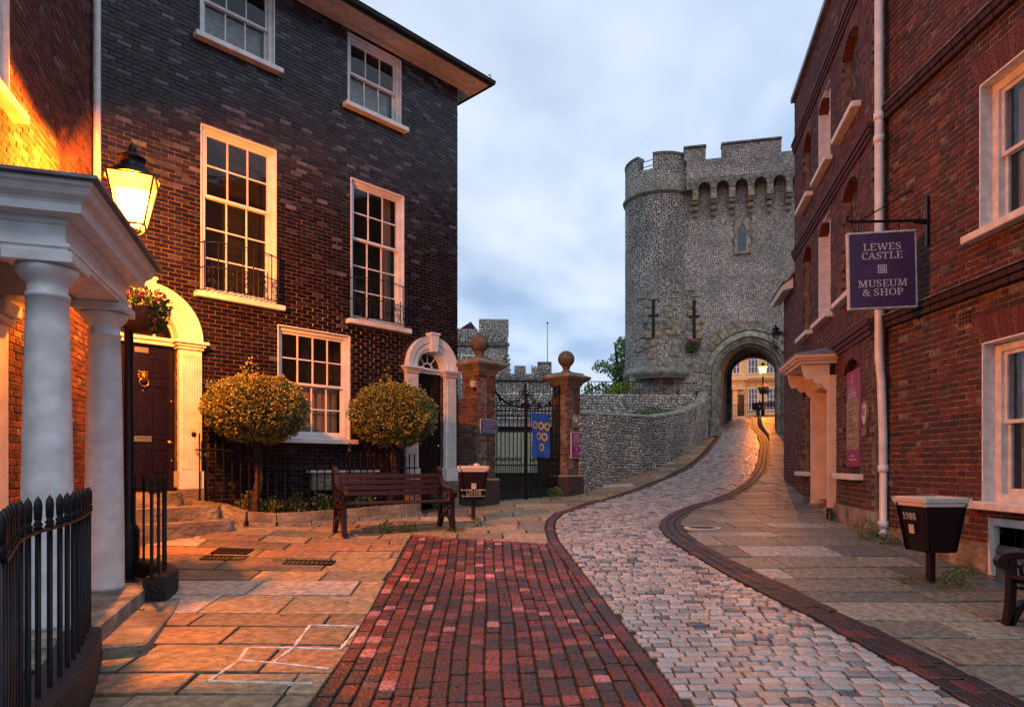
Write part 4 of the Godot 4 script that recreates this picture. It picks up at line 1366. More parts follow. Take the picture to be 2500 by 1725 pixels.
# ---------------------------------------------------------------- gate
func pillar(label: String, xf: Transform3D, foot: float) -> Node3D:
	var o := thing("gate_pillar", label, "pillar", xf, "brick gate pillars")
	var w := 0.48
	var tone := func(_r: int, _h: bool, _x: float, _y: float) -> int: return pick([0.3, 0.24, 0.18, 0.1, 0.08, 0.05, 0.05])
	var op := {"base": "old_brick", "bl": 0.218, "head": 0.112, "bh": 0.073, "mortar": "mortar_red", "tone": tone, "thick": 0.22, "most": 75}
	# four faces; near corner at the local origin
	brick_wall(o, "shaft", 0, w, foot, 3.42, [], op, Transform3D(Basis.IDENTITY, Vector3(0, 0, 0)))
	brick_wall(o, "shaft", 0, w, foot, 3.42, [], op, Transform3D(Basis(Vector3.UP, -PI / 2), Vector3(0, 0, -w)))
	var back := Sh.new()
	back.span(0.02, w, foot, 3.42, -w, -0.23)
	add(o, "core", back, M.mortar_red)
	var pl := Sh.new()
	pl.bevel(Vector3(w / 2, foot + 0.25, -w / 2), Vector3(w + 0.13, 0.52, w + 0.13), 0.01)
	add(o, "plinth", pl, M.old_brick_3)
	var cap0 := Sh.new()
	cap0.bevel(Vector3(w / 2, foot + 0.54, -w / 2), Vector3(w + 0.15, 0.07, w + 0.15), 0.03)
	add(o, "plinth_stone", cap0, M.stone)
	var c := Sh.new()
	c.xf = Transform3D(Basis.IDENTITY, Vector3(w / 2, 0, -w / 2))
	var ring := [Vector3(-1, 0, 1), Vector3(1, 0, 1), Vector3(1, 0, -1), Vector3(-1, 0, -1)]
	var prof := [[0.25, 3.4], [0.25, 3.44], [0.28, 3.46], [0.29, 3.5], [0.36, 3.56], [0.42, 3.6], [0.43, 3.64], [0.42, 3.66], [0.3, 3.71], [0.3, 3.74], [0.02, 3.79]]
	for i in prof.size() - 1:
		for j in 4:
			var a: Vector3 = ring[j]
			var b: Vector3 = ring[(j + 1) % 4]
			c.quad(a * prof[i][0] + Vector3(0, prof[i][1], 0), b * prof[i][0] + Vector3(0, prof[i][1], 0), b * prof[i + 1][0] + Vector3(0, prof[i + 1][1], 0), a * prof[i + 1][0] + Vector3(0, prof[i + 1][1], 0))
	add(o, "cap", c, M.stone)
	var b := Sh.new()
	b.lathe(Vector3(w / 2, 0, -w / 2), [Vector2(0.16, 3.74), Vector2(0.13, 3.78), Vector2(0.085, 3.82), Vector2(0.08, 3.87), Vector2(0.11, 3.89), Vector2(0.1, 3.91)], 18)
	b.ball(Vector3(w / 2, 4.09, -w / 2), 0.2, 28)
	add(o, "ball_finial", b, M.stone_ball)
	return o

func gate() -> void:
	rng.seed = 140
	var fr := frame(-0.675, 13.5, 0.691, 0.7225)
	pillar("brick gate pillar with stone ball beside the dark house, blue plaque on it", fr, 0.7)
	var fr2 := Transform3D(fr.basis, fr * Vector3(2.87, 0.0, 0))
	pillar("brick gate pillar with stone ball at the end of the flint wall", fr2, 0.74)
	# short wall between house and pillar
	var lw := thing("garden_wall", "short dark brick wall joining the dark house to the gate pillar", "wall", Transform3D(fr.basis * Basis(Vector3.UP, -PI / 2), fr * Vector3(-0.06, 0, -0.66)))
	var tone := func(_r: int, _h: bool, _x: float, _y: float) -> int: return pick([0.15, 0.15, 0.3, 0.25, 0.05, 0.1, 0.0])
	brick_wall(lw, "wall", 0, 0.64, 0.6, 2.95, [], {"base": "old_brick", "bl": 0.218, "head": 0.112, "bh": 0.073, "mortar": "mortar_red", "tone": tone, "thick": 0.05, "most": 150})
	var cam := thing("security_light", "small white box light fixed under the pillar cap beside the dark house", "light", Transform3D(fr.basis, fr * Vector3(-0.06, 3.2, -0.1)))
	var s := Sh.new()
	s.bevel(Vector3.ZERO, Vector3(0.1, 0.13, 0.1), 0.01)
	add(cam, "housing", s, M.sign_white)
	s = Sh.new()
	s.tube([Vector3(0, -0.06, 0), Vector3(0, -0.13, 0.02)], 0.025, 8)
	add(cam, "lens", s, M.iron)
	# two leaves of wrought iron
	for sd in 2:
		var gx := 0.5 if sd == 0 else 2.85
		var dir := 1.0 if sd == 0 else -1.0
		var o := thing("iron_gate", ["black wrought iron gate leaf hung on the pillar beside the dark house", "black wrought iron gate leaf behind the blue banner"][sd], "gate", Transform3D(fr.basis * Basis.from_scale(Vector3(1, 1, 1)), fr * Vector3(gx, 0.0, -0.24)), "leaves of the iron gate")
		var w := 1.15
		var topy := func(t: float) -> float: return 2.78 + 0.55 * pow(absf(1.0 - t), 2.6) + 0.06 * t
		var fm := Sh.new()
		fm.tube([Vector3(dir * 0.02, 0.74, 0), Vector3(dir * 0.02, 3.3, 0)], 0.022, 6)
		fm.tube([Vector3(dir * w, 0.72, 0), Vector3(dir * w, 3.15, 0)], 0.026, 6)
		for y in [0.84, 1.55]:
			fm.tube([Vector3(dir * 0.02, y, 0), Vector3(dir * w, y, 0)], 0.017, 6)
		var sw := []
		for i in 15:
			var t := i / 14.0
			sw.append(Vector3(dir * lerpf(0.02, w, t), topy.call(t), 0))
		fm.tube(sw, 0.02, 6)
		add(o, "frame", fm, M.iron)
		for i in 8:
			var t := (i + 1) / 9.0
			var b := Sh.new()
			b.tube([Vector3(dir * w * t, 0.84, 0), Vector3(dir * w * t, topy.call(t), 0)], 0.0115, 6)
			add(o, "bar", b, M.iron)
			var b2 := Sh.new()
			b2.tube([Vector3(dir * w * (t - 0.055), 0.84, 0), Vector3(dir * w * (t - 0.055), 1.5, 0)], 0.009, 6)
			b2.tube([Vector3(dir * w * (t - 0.055), 1.5, 0), Vector3(dir * w * (t - 0.055), 1.6, 0)], 0.012, 5, 0.001)
			add(o, "dog_bar", b2, M.iron)
			var sc := Sh.new()
			sc.tube(spiral(Vector3(dir * w * (t - 0.055), 1.68, 0.01), 0.05, 1.5, 0.0 if i % 2 == 0 else PI), 0.009, 5)
			add(o, "scroll", sc, M.iron)
		for q in [[0.12, 3.2, 0.085], [0.3, 2.98, 0.05], [0.62, 2.93, 0.08], [0.78, 2.98, 0.1], [0.9, 3.13, 0.11], [0.94, 2.9, 0.06]]:
			var sc := Sh.new()
			sc.tube(spiral(Vector3(dir * w * q[0], q[1], 0.0), q[2], 1.7, PI / 2 * (1 + int(q[0] * 7))), 0.013, 5)
			sc.ball(Vector3(dir * w * q[0], q[1], 0.0), 0.024, 6)
			add(o, "scroll", sc, M.iron)
		var sp := Sh.new()
		sp.lathe(Vector3(dir * 0.02, 3.3, 0), [Vector2(0.022, 0), Vector2(0.05, 0.03), Vector2(0.02, 0.06), Vector2(0.03, 0.08), Vector2(0.001, 0.2)], 8)
		if sd == 0:
			sp.lathe(Vector3(dir * w, 3.1, 0), [Vector2(0.035, 0), Vector2(0.06, 0.03), Vector2(0.03, 0.06), Vector2(0.055, 0.12), Vector2(0.02, 0.17), Vector2(0.04, 0.21), Vector2(0.001, 0.31)], 8)
		add(o, "finial", sp, M.iron)
	# banner
	var bn := thing("banner", "blue hanging banner with six yellow rings on the iron gate", "banner", Transform3D(fr.basis, fr * Vector3(0, 0, -0.19)))
	s = Sh.new()
	s.smooth(true)
	var bx0 := 1.81
	var bx1 := 2.42
	for i in 10:
		for j in 12:
			var p := []
			for q in [[i, j], [i, j + 1], [i + 1, j + 1], [i + 1, j]]:
				p.append(banner_pt(bx0, bx1, q[0] / 10.0, q[1] / 12.0))
			s.quad(p[0], p[1], p[2], p[3])
	add(bn, "cloth", s, M.blue)
	for q in [[0.2, 0.72], [0.55, 0.72], [0.86, 0.71], [0.42, 0.48], [0.72, 0.47], [0.57, 0.23]]:
		var r := Sh.new()
		for i in 18:
			var p := []
			for k in [[0.052, 0], [0.092, 0], [0.092, 1], [0.052, 1]]:
				var t: float = TAU * (i + k[1]) / 18
				var v := banner_pt(bx0, bx1, q[0] + cos(t) * k[0] / 0.61 , q[1] + sin(t) * k[0])
				p.append(v + Vector3(0, 0, 0.006))
			r.quad(p[0], p[1], p[2], p[3])
		add(bn, "ring", r, M.yellow)
	# plaques
	var pq := thing("wall_plaque", "blue plaque of white lettering on the gate pillar", "plaque", Transform3D(fr.basis, fr * Vector3(0.27, 2.34, 0.015)))
	s = Sh.new()
	s.bevel(Vector3.ZERO, Vector3(0.5, 0.3, 0.025), 0.004)
	add(pq, "rim", s, M.sign_white)
	s = Sh.new()
	s.box(Vector3(0, 0, 0.003), Vector3(0.475, 0.275, 0.026))
	add(pq, "face", s, M.plaque_blue)
	print_lines(pq, [[0.1, 0.4], [0.06, 0.38], [0.02, 0.3], [-0.02, 0.42], [-0.065, 0.36], [-0.1, 0.4]], 0.02, 0.018, "sign_grey")
	var cr := thing("round_plaque", "small grey crest shaped plaque on the pillar by the flint wall", "plaque", Transform3D(fr2.basis, fr2 * Vector3(0.27, 2.6, 0.012)))
	s = Sh.new()
	s.prism(V2([[-0.1, -0.17], [0.1, -0.17], [0.1, 0.06], [0.07, 0.14], [0, 0.17], [-0.07, 0.14], [-0.1, 0.06]]), -0.01, 0.012)
	add(cr, "backplate", s, M.stone_grey)
	s = Sh.new()
	s.xf = Transform3D(Basis(Vector3.RIGHT, PI / 2), Vector3(0, 0.03, 0.012))
	s.lathe(Vector3.ZERO, [Vector2(0.075, 0), Vector2(0.075, 0.012), Vector2(0.055, 0.012), Vector2(0.055, 0.004), Vector2(0.001, 0.004)], 18, false)
	add(cr, "ring", s, M.sign_grey)
	var ps := thing("entrance_sign", "small purple sign with white border on the pillar by the flint wall", "sign", Transform3D(fr2.basis, fr2 * Vector3(0.3, 2.02, 0.02)))
	s = Sh.new()
	s.bevel(Vector3.ZERO, Vector3(0.42, 0.62, 0.03), 0.004)
	add(ps, "border", s, M.sign_white)
	s = Sh.new()
	s.box(Vector3(0, 0, 0.003), Vector3(0.375, 0.575, 0.031))
	add(ps, "face", s, M.magenta)
	for q in [["LEWES", 0.05, 0.23], ["CASTLE", 0.05, 0.165], ["& GARDENS", 0.045, 0.1]]:
		lettering(ps, q[0], q[1], Vector3(0, q[2], 0.02), "sign_white")
	print_lines(ps, [[0.04, 0.32], [0.01, 0.33], [-0.02, 0.3], [-0.19, 0.28], [-0.22, 0.25]], 0.014, 0.021, "sign_grey")
	maze(ps, Vector3(0, -0.1, 0.02), 0.075)
	# what shows behind the gate: a planked shed with a notice board
	var sd2 := thing("garden_kiosk", "low kiosk with pale green notice board seen through the iron gate", "kiosk", frame(-1.3, 17.0, 1.0, 0.15))
	s = Sh.new()
	s.span(-0.6, 2.7, 0.5, 2.55, -1.5, -0.05)
	add(sd2, "wall", s, M.timber)
	s = Sh.new()
	s.span(0.5, 2.0, 1.35, 2.4, -0.048, 0.0)
	add(sd2, "notice_board", s, M.board_green)
	s = Sh.new()
	s.span(-0.8, 2.8, 2.55, 2.75, -1.7, 0.02)
	add(sd2, "fascia", s, M.white_old)
	for i in 3:
		s = Sh.new()
		s.span(-0.5, 2.8, 2.8 + i * 0.13, 2.84 + i * 0.13, 0.1 - i * 0.02, 0.15 - i * 0.02)
		add(sd2, "rail", s, M.iron_dull)

func banner_pt(x0: float, x1: float, u: float, v: float) -> Vector3:
	return Vector3(lerpf(x0, x1, u) + 0.012 * sin(v * 5.0), lerpf(1.74, 2.74, v) - 0.02 * u, 0.025 * sin(u * 7.0 + v * 2.0) * (1.0 - v * 0.5))

func maze(parent: Node3D, c: Vector3, w: float) -> void: # square labyrinth emblem
	var s := Sh.new()
	s.box(c, Vector3(w, w, 0.004))
	add(parent, "emblem", s, M.sign_grey)
	var k := Sh.new()
	var u := w / 9.0
	for q in [[-3, 3, 7, 0], [-3, 2, 0, -6], [3, 3, 0, -6], [3, -3, -4, 0], [-1, -3, 0, 4], [-1, 1, 2, 0], [1, 1, 0, -2]]:
		var a := Vector3(q[0] * u, q[1] * u, 0)
		var b := a + Vector3((q[2] - signf(q[2])) * u, (q[3] - signf(q[3])) * u, 0)
		k.box(c + (a + b) / 2 + Vector3(0, 0, 0.003), Vector3(absf(a.x - b.x) + u * 0.7, absf(a.y - b.y) + u * 0.7, 0.004))
	add(parent, "emblem_lines", k, M.purple)

# ---------------------------------------------------------------- flint
func flint_mesh() -> Mesh:
	var r := RandomNumberGenerator.new()
	r.seed = 6
	var s := Sh.new()
	s.smooth(true)
	var rings := []
	for q in [[1.0, -0.5], [0.95, 0.1], [0.62, 0.55]]:
		var ring := []
		for j in 7:
			var t := TAU * j / 7
			ring.append(Vector3(cos(t) * q[0] * 0.5 * r.randf_range(0.85, 1.1), sin(t) * q[0] * 0.5 * r.randf_range(0.85, 1.1), q[1] * 0.5))
		rings.append(ring)
	for i in 2:
		for j in 7:
			var k := (j + 1) % 7
			s.quad(rings[i][j], rings[i][k], rings[i + 1][k], rings[i + 1][j])
	for j in 7:
		s.tri(rings[2][j], rings[2][(j + 1) % 7], Vector3(0.03, -0.02, 0.36))
	return s.done()

func flints(acc: Array, p0: Vector3, ux: Vector3, uy: Vector3, w: float, h: float, sx: float, sy: float, reject: Callable, weights: Array, lean := 0.0) -> void:
	var nn := ux.cross(uy).normalized()
	var patch := FastNoiseLite.new()
	patch.seed = 2; patch.frequency = 0.5; patch.fractal_octaves = 3
	var y := sy / 2
	while y < h:
		var x := rng.randf_range(0, sx)
		while x < w:
			if not reject.call(x, y):
				var a := rng.randf_range(-0.5, 0.5) + lean
				var bs := Basis(ux, uy, nn) * Basis(Vector3.BACK, a) * Basis(Vector3.RIGHT, rng.randf_range(-0.35, 0.35)) * Basis(Vector3.UP, rng.randf_range(-0.35, 0.35)) * Basis.from_scale(Vector3(sx * rng.randf_range(0.75, 1.25), sy * rng.randf_range(0.75, 1.1), sy * rng.randf_range(0.5, 0.9)))
				acc[0].append(Transform3D(bs, p0 + ux * (x + rng.randf_range(-0.1, 0.1) * sx) + uy * (y + rng.randf_range(-0.16, 0.16) * sy)))
				var pz := p0 + ux * x + uy * y
				var nz := 1.0 + 0.6 * patch.get_noise_3d(pz.x * 1.2, pz.y, pz.z * 1.2)
				var fc := vary(M.flint_colors[pick(weights)], 0.18)
				acc[1].append(Color(fc.r * nz, fc.g * nz * (1.01 - 0.03 * nz), fc.b * nz * (1.1 - 0.12 * nz)))
			x += sx * rng.randf_range(0.9, 1.3)
		y += sy

func flint_walls() -> void:
	rng.seed = 61
	var fm := flint_mesh()
	var never := func(_x: float, _y: float) -> bool: return false
	# wall up the left of the lane
	var base := [[1.62, 15.85], [2.66, 17.45], [4.3, 19.85], [5.95, 22.9], [8.1, 27.9], [8.75, 29.6]]
	var topy := [2.78, 2.86, 2.97, 3.35, 4.15, 4.75]
	var o := thing("flint_wall", "sloping flint wall with rounded mortar top beside the cobbled lane", "wall")
	var s := Sh.new()
	var cp := Sh.new()
	var acc := [[], []]
	for i in base.size() - 1:
		var n := 5
		for k in n:
			var t0 := float(k) / n
			var t1 := float(k + 1) / n
			var a := Vector2(base[i][0], base[i][1]).lerp(Vector2(base[i + 1][0], base[i + 1][1]), t0)
			var b := Vector2(base[i][0], base[i][1]).lerp(Vector2(base[i + 1][0], base[i + 1][1]), t1)
			var ha: float = lerpf(topy[i], topy[i + 1], t0)
			var hb: float = lerpf(topy[i], topy[i + 1], t1)
			var dir := (b - a).normalized()
			var nrm := Vector2(dir.y, -dir.x) * 0.42
			var ga := gy(a.x, a.y) - 0.1
			var gb := gy(b.x, b.y) - 0.1
			s.hexa([at(a.x, a.y, ga), at(b.x, b.y, gb), at(b.x - nrm.x, b.y - nrm.y, gb), at(a.x - nrm.x, a.y - nrm.y, ga), at(a.x, a.y, ha), at(b.x, b.y, hb), at(b.x - nrm.x, b.y - nrm.y, hb), at(a.x - nrm.x, a.y - nrm.y, ha)])
			var m := []
			for q in [[a, ha], [b, hb]]:
				var ring := []
				for e in 6:
					var tt := PI * e / 5.0
					var c2: Vector2 = q[0] - nrm * 0.5 + nrm * 0.54 * cos(tt)
					ring.append(at(c2.x, c2.y, q[1] + 0.002 + 0.09 * sin(tt)))
				m.append(ring)
			for e in 5: cp.quad(m[0][e], m[1][e], m[1][e + 1], m[0][e + 1])
			var p0 := at(a.x, a.y, maxf(ga, gb) - 0.08)
			var ux := (at(b.x, b.y, 0) - at(a.x, a.y, 0))
			var w := ux.length()
			var hi := maxf(ha, hb) - p0.y
			var rej := func(x: float, y: float) -> bool: return y > lerpf(ha, hb, x / w) - p0.y - 0.03
			flints(acc, p0, ux.normalized(), Vector3.UP, w, hi, 0.075 + 0.0015 * base[i][1], 0.062 + 0.001 * base[i][1], rej, [0.05, 0.14, 0.3, 0.33, 0.16, 0.02], 0.6)
	add(o, "wall", s, M.mortar_flint)
	add(o, "coping", cp, M.stone_grey)
	copies(o, "flints", fm, M.flint_many, acc[0], acc[1])
	# terrace wall behind, with a rail on top
	var o2 := thing("terrace_wall", "coursed flint terrace wall with thin iron rail behind the gate", "wall", frame(-4.2, 27.6, 1.0, 0.1))
	s = Sh.new()
	s.span(0, 12.4, 0.5, 4.55, -0.5, 0.0)
	add(o2, "wall", s, M.mortar_flint)
	acc = [[], []]
	flints(acc, Vector3(2.2, 1.4, 0), Vector3.RIGHT, Vector3.UP, 10.1, 3.14, 0.13, 0.11, never, [0.3, 0.26, 0.2, 0.1, 0.06, 0.08])
	copies(o2, "flints", fm, M.flint_many, acc[0], acc[1])
	var r := Sh.new()
	r.tube([Vector3(2, 5.15, -0.2), Vector3(12.4, 5.15, -0.2)], 0.022, 5)
	add(o2, "rail", r, M.iron_dull)
	for i in 70:
		var b := Sh.new()
		b.tube([Vector3(2 + i * 0.15, 4.5, -0.2), Vector3(2 + i * 0.15, 5.15, -0.2)], 0.009, 4)
		add(o2, "bar", b, M.iron_dull)
	# flint wall on the right between annexe and castle
	var o3 := thing("flint_wall", "grey flint wall between the low annexe and the castle arch", "wall", frame(12.4, 29.8, -0.55, -1.35))
	s = Sh.new()
	s.span(0, 13.0, 0.5, 6.0, -0.5, 0.0)
	add(o3, "wall", s, M.mortar_flint)
	acc = [[], []]
	flints(acc, Vector3(0, 0.9, 0), Vector3.RIGHT, Vector3.UP, 8, 5.1, 0.12, 0.1, never, [0.2, 0.3, 0.24, 0.14, 0.08, 0.04])
	copies(o3, "flints", fm, M.flint_many, acc[0], acc[1])

# ---------------------------------------------------------------- the castle gatehouse
func arch_pts(c: float, hw: float, y0: float, rise: float, n: int) -> Array:
	var p := []
	for i in n + 1:
		var t := -1.0 + 2.0 * i / n
		var s := sin(t * PI / 2)
		p.append(Vector2(c + hw * s, y0 + rise * (0.9 * sqrt(maxf(0.0, 1.0 - s * s)) + 0.1 * (1.0 - absf(s)))))
	return p

func arch_ring(parent: Node3D, called: String, c: float, y0: float, foot: float, prof: Array, hw: float, rise: float, m: Material) -> void: # prof: (outward, z)
	var s := Sh.new()
	var rows := []
	for q in prof:
		var r := [Vector3(c - hw - q.x, foot, q.y)]
		for p in arch_pts(c, hw + q.x, y0, rise + q.x, 26): r.append(Vector3(p.x, p.y, q.y))
		r.append(Vector3(c + hw + q.x, foot, q.y))
		rows.append(r)
	for i in rows.size() - 1:
		for j in rows[i].size() - 1:
			s.quad(rows[i][j], rows[i][j + 1], rows[i + 1][j + 1], rows[i + 1][j])
	add(parent, called, s, m)

func castle() -> void:
	rng.seed = 91
	var o := thing("castle_gatehouse", "grey flint castle gatehouse with corbelled battlements and pointed arch", "castle", frame(9.17, 30.0, 0.975, -0.224))
	var fm := flint_mesh()
	var ac := 1.5
	var hw := 1.33
	var sp := 5.75
	var rise := 1.26
	# front wall pierced by the arch
	var poly := [Vector2(-1.7, 1.8), Vector2(ac - hw, 1.8)]
	poly.append_array(arch_pts(ac, hw, sp, rise, 24))
	poly.append_array([Vector2(ac + hw, 1.8), Vector2(6.2, 1.8), Vector2(6.2, 14.2), Vector2(-1.7, 14.2)])
	var s := Sh.new()
	s.prism(PackedVector2Array(poly), -0.9, 0.0)
	add(o, "front_wall", s, M.mortar_flint)
	# passage: vault and side walls, then the back wall with its smaller arch
	var sh := 0.85
	s = Sh.new()
	var fa := [Vector2(ac - hw - 0.02, 1.8)]
	fa.append_array(arch_pts(ac, hw + 0.02, sp, rise + 0.05, 24))
	fa.append(Vector2(ac + hw + 0.02, 1.8))
	for i in fa.size() - 1:
		s.quad(Vector3(fa[i].x, fa[i].y, -0.9), Vector3(fa[i + 1].x, fa[i + 1].y, -0.9), Vector3(fa[i + 1].x + sh, fa[i + 1].y + 0.35, -5.4), Vector3(fa[i].x + sh, fa[i].y + 0.35, -5.4))
	add(o, "passage_vault", s, M.stone_grey)
	var bc := ac + sh + 0.05
	poly = [Vector2(-1.7, 1.8), Vector2(bc - 1.15, 1.8)]
	poly.append_array(arch_pts(bc, 1.15, 6.3, 0.95, 20))
	poly.append_array([Vector2(bc + 1.15, 1.8), Vector2(6.2, 1.8), Vector2(6.2, 14.2), Vector2(-1.7, 14.2)])
	s = Sh.new()
	s.prism(PackedVector2Array(poly), -6.0, -5.4)
	add(o, "back_wall", s, M.mortar_flint)
	var k := 11
	var ap := arch_pts(bc, 1.17, 6.3, 0.97, k)
	var aq := arch_pts(bc, 1.48, 6.3, 1.27, k)
	for i in k:
		s = Sh.new()
		s.prism(PackedVector2Array([ap[i].lerp(ap[i + 1], 0.04), ap[i].lerp(ap[i + 1], 0.96), aq[i].lerp(aq[i + 1], 0.96), aq[i].lerp(aq[i + 1], 0.04)]), -5.4, -5.34)
		add(o, "inner_voussoir", s, M.ashlar_list[rng.randi() % 5])
	s = Sh.new()
	s.span(6.0, 6.2, 1.8, 14.2, -5.4, -0.9)
	s.span(-1.7, -1.5, 1.8, 14.2, -5.4, -0.9)
	s.span(-1.7, 6.2, 14.2, 14.4, -6.0, 0.0)
	add(o, "body", s, M.mortar_flint)
	# orders of the arch
	arch_ring(o, "inner_order", ac, sp, 2.6, [Vector2(-0.14, -0.9), Vector2(-0.14, -0.32), Vector2(-0.1, -0.26), Vector2(-0.02, -0.22), Vector2(0.0, -0.15), Vector2(0.0, -0.9)], hw, rise, M.stone_grey)
	arch_ring(o, "outer_order", ac, sp, 2.6, [Vector2(-0.001, -0.12), Vector2(0.02, -0.04), Vector2(0.1, 0.01), Vector2(0.14, 0.05), Vector2(0.3, 0.06), Vector2(0.32, 0.0)], hw, rise, M.stone_grey)
	s = Sh.new()
	var hp := []
	for q in arch_pts(ac, hw + 0.46, sp - 0.05, rise + 0.46, 26): hp.append(Vector3(q.x, q.y, 0))
	s.sweep(hp, Vector3.BACK, [Vector2(-0.13, 0.002), Vector2(-0.11, 0.07), Vector2(0.03, 0.14), Vector2(0.12, 0.16), Vector2(0.14, 0.1), Vector2(0.14, 0.002)])
	add(o, "hood_mould", s, M.ashlar_4)
	var nv := 17
	ap = arch_pts(ac, hw + 0.62, sp, rise + 0.62, nv)
	for i in nv:
		var ln := 0.42 + rng.randf_range(-0.14, 0.12)
		var c := Vector2(ac, sp - 0.2)
		var a: Vector2 = ap[i].lerp(ap[i + 1], 0.05)
		var b: Vector2 = ap[i].lerp(ap[i + 1], 0.95)
		s = Sh.new()
		s.prism(PackedVector2Array([a, b, b + (b - c).normalized() * ln, a + (a - c).normalized() * ln]), -0.05, 0.05 + rng.randf_range(-0.01, 0.02))
		add(o, "voussoir", s, M.ashlar_list[pick([0.3, 0.15, 0.25, 0.3])])
	# jamb stones
	for sd in [-1, 1]:
		var y := 2.5
		while y < sp - 0.1:
			var hgt := rng.randf_range(0.24, 0.42)
			var w := rng.randf_range(0.3, 0.62)
			s = Sh.new()
			s.bevel(Vector3(ac + sd * (hw + 0.33 + w / 2), y + hgt / 2, 0.02), Vector3(w, hgt - 0.015, 0.12), 0.02)
			add(o, "jamb_stone", s, M.ashlar_list[rng.randi() % 5])
			y += hgt
	for sd in [-1, 1]:
		s = Sh.new()
		s.bevel(Vector3(ac + sd * (hw + 0.2), 3.0, 0.12), Vector3(0.42, 1.3, 0.34), 0.04)
		add(o, "jamb_foot", s, M.stone_grey)
	# window
	s = Sh.new()
	s.prism(V2([[0.85, 11.1], [0.99, 11.1], [0.99, 12.1], [1.17, 12.42], [1.35, 12.1], [1.35, 11.1], [1.52, 11.1], [1.52, 12.45], [1.25, 12.68], [1.1, 12.68], [0.85, 12.45]]), 0.0, 0.06)
	s.span(0.8, 1.58, 11.0, 11.1, 0.0, 0.1)
	var w1 := add(o, "window", s, M.ashlar_0)
	s = Sh.new()
	s.prism(V2([[0.99, 11.1], [1.35, 11.1], [1.35, 12.1], [1.17, 12.42], [0.99, 12.1]]), 0.001, 0.012)
	add(w1, "pane", s, M.glass_leaded)
	s = Sh.new()
	for i in 9:
		for sd in [-1.0, 1.0]:
			var y0 := 11.1 + i * 0.14
			if y0 + 0.3 < 12.15: s.tube([Vector3(1.17 - sd * 0.17, y0, 0.014), Vector3(1.17 + sd * 0.17, y0 + 0.3, 0.014)], 0.005, 4)
	add(w1, "leading", s, M.iron_dull)
	# machicolated parapet on corbels
	var z1 := 0.5
	var cx := []
	for i in 9: cx.append(-0.86 + i * 0.79)
	for x in cx:
		s = Sh.new()
		for q in [[12.78, 0.16], [13.02, 0.28], [13.28, 0.4]]:
			s.bevel(Vector3(x, q[0] + 0.1, q[1] / 2), Vector3(0.26, 0.235, q[1]), 0.06)
		s.bevel(Vector3(x, 13.66, 0.24), Vector3(0.26, 0.5, 0.48), 0.02)
		add(o, "corbel", s, M.ashlar_list[[0, 0, 2][rng.randi() % 3]])
	poly = [Vector2(-1.25, 15.2), Vector2(-1.25, 13.9)]
	for i in cx.size():
		poly.append(Vector2(cx[i] - 0.13, 13.9))
		poly.append(Vector2(cx[i] + 0.13, 13.9))
		if i < cx.size() - 1:
			var m: float = (cx[i] + cx[i + 1]) / 2
			for j in 9:
				var t := PI - PI * j / 8.0
				poly.append(Vector2(m + cos(t) * 0.262, 13.93 + sin(t) * 0.27))
	poly.append_array([Vector2(6.2, 13.9), Vector2(6.2, 15.2)])
	s = Sh.new()
	s.prism(PackedVector2Array(poly), 0.22, z1)
	add(o, "parapet", s, M.mortar_flint)
	s = Sh.new()
	s.span(-1.25, 6.2, 14.2, 14.3, -0.3, 0.22)
	add(o, "parapet_walk", s, M.stone_grey)
	for q in [[-1.35, -0.42], [0.27, 2.75], [4.2, 6.2]]:
		s = Sh.new()
		s.span(q[0], q[1], 15.2, 15.74, 0.12, z1)
		add(o, "merlon", s, M.mortar_flint)
		s = Sh.new()
		s.bevel(Vector3((q[0] + q[1]) / 2, 15.8, 0.31), Vector3(q[1] - q[0] + 0.06, 0.11, 0.52), 0.03)
		add(o, "merlon_coping", s, M.coping)
	s = Sh.new()
	s.bevel(Vector3(1.9, 14.33, z1 + 0.005), Vector3(8.2, 0.12, 0.07), 0.02)
	# drum turret
	var dc := Vector3(-2.45, 0, -1.02)
	var dr := 1.6
	s = Sh.new()
	s.lathe(dc, [Vector2(dr + 0.02, 5.7), Vector2(dr, 6.2), Vector2(dr - 0.02, 13.9), Vector2(dr + 0.02, 13.92), Vector2(dr + 0.09, 13.98), Vector2(dr + 0.09, 14.06), Vector2(dr - 0.01, 14.1), Vector2(dr - 0.02, 15.0), Vector2(dr - 0.4, 15.0), Vector2(dr - 0.4, 14.2), Vector2(0.001, 14.2)], 48)
	add(o, "turret", s, M.mortar_flint)
	s = Sh.new()
	s.lathe(dc, [Vector2(dr, 13.88), Vector2(dr + 0.1, 13.95), Vector2(dr + 0.12, 14.02), Vector2(dr, 14.1)], 48)
	add(o, "string_course", s, M.stone_grey)
	s = Sh.new()
	s.lathe(dc, [Vector2(dr, 5.5), Vector2(dr + 0.04, 5.62), Vector2(dr + 0.14, 5.72), Vector2(dr + 0.14, 5.86), Vector2(dr + 0.05, 5.95), Vector2(dr, 6.1)], 48)
	add(o, "base_mould", s, M.stone_grey)
	for q in [[2.2, 3.25], [0.6, 1.75], [3.6, 5.4]]: # merlons of the turret, by angle
		var m := Sh.new()
		var n := 8
		for i in n:
			var t0 := lerpf(q[0], q[1], float(i) / n)
			var t1 := lerpf(q[0], q[1], float(i + 1) / n)
			var p := []
			for y in [15.0, 15.62]:
				for e in [[t0, dr - 0.02], [t1, dr - 0.02], [t1, dr - 0.4], [t0, dr - 0.4]]:
					p.append(dc + Vector3(cos(e[0]) * e[1], y, sin(e[0]) * e[1]))
			m.hexa(p)
			p = []
			for y in [15.621, 15.72]:
				for e in [[t0, dr + 0.03], [t1, dr + 0.03], [t1, dr - 0.45], [t0, dr - 0.45]]:
					p.append(dc + Vector3(cos(e[0]) * e[1], y, sin(e[0]) * e[1]))
			m.hexa(p)
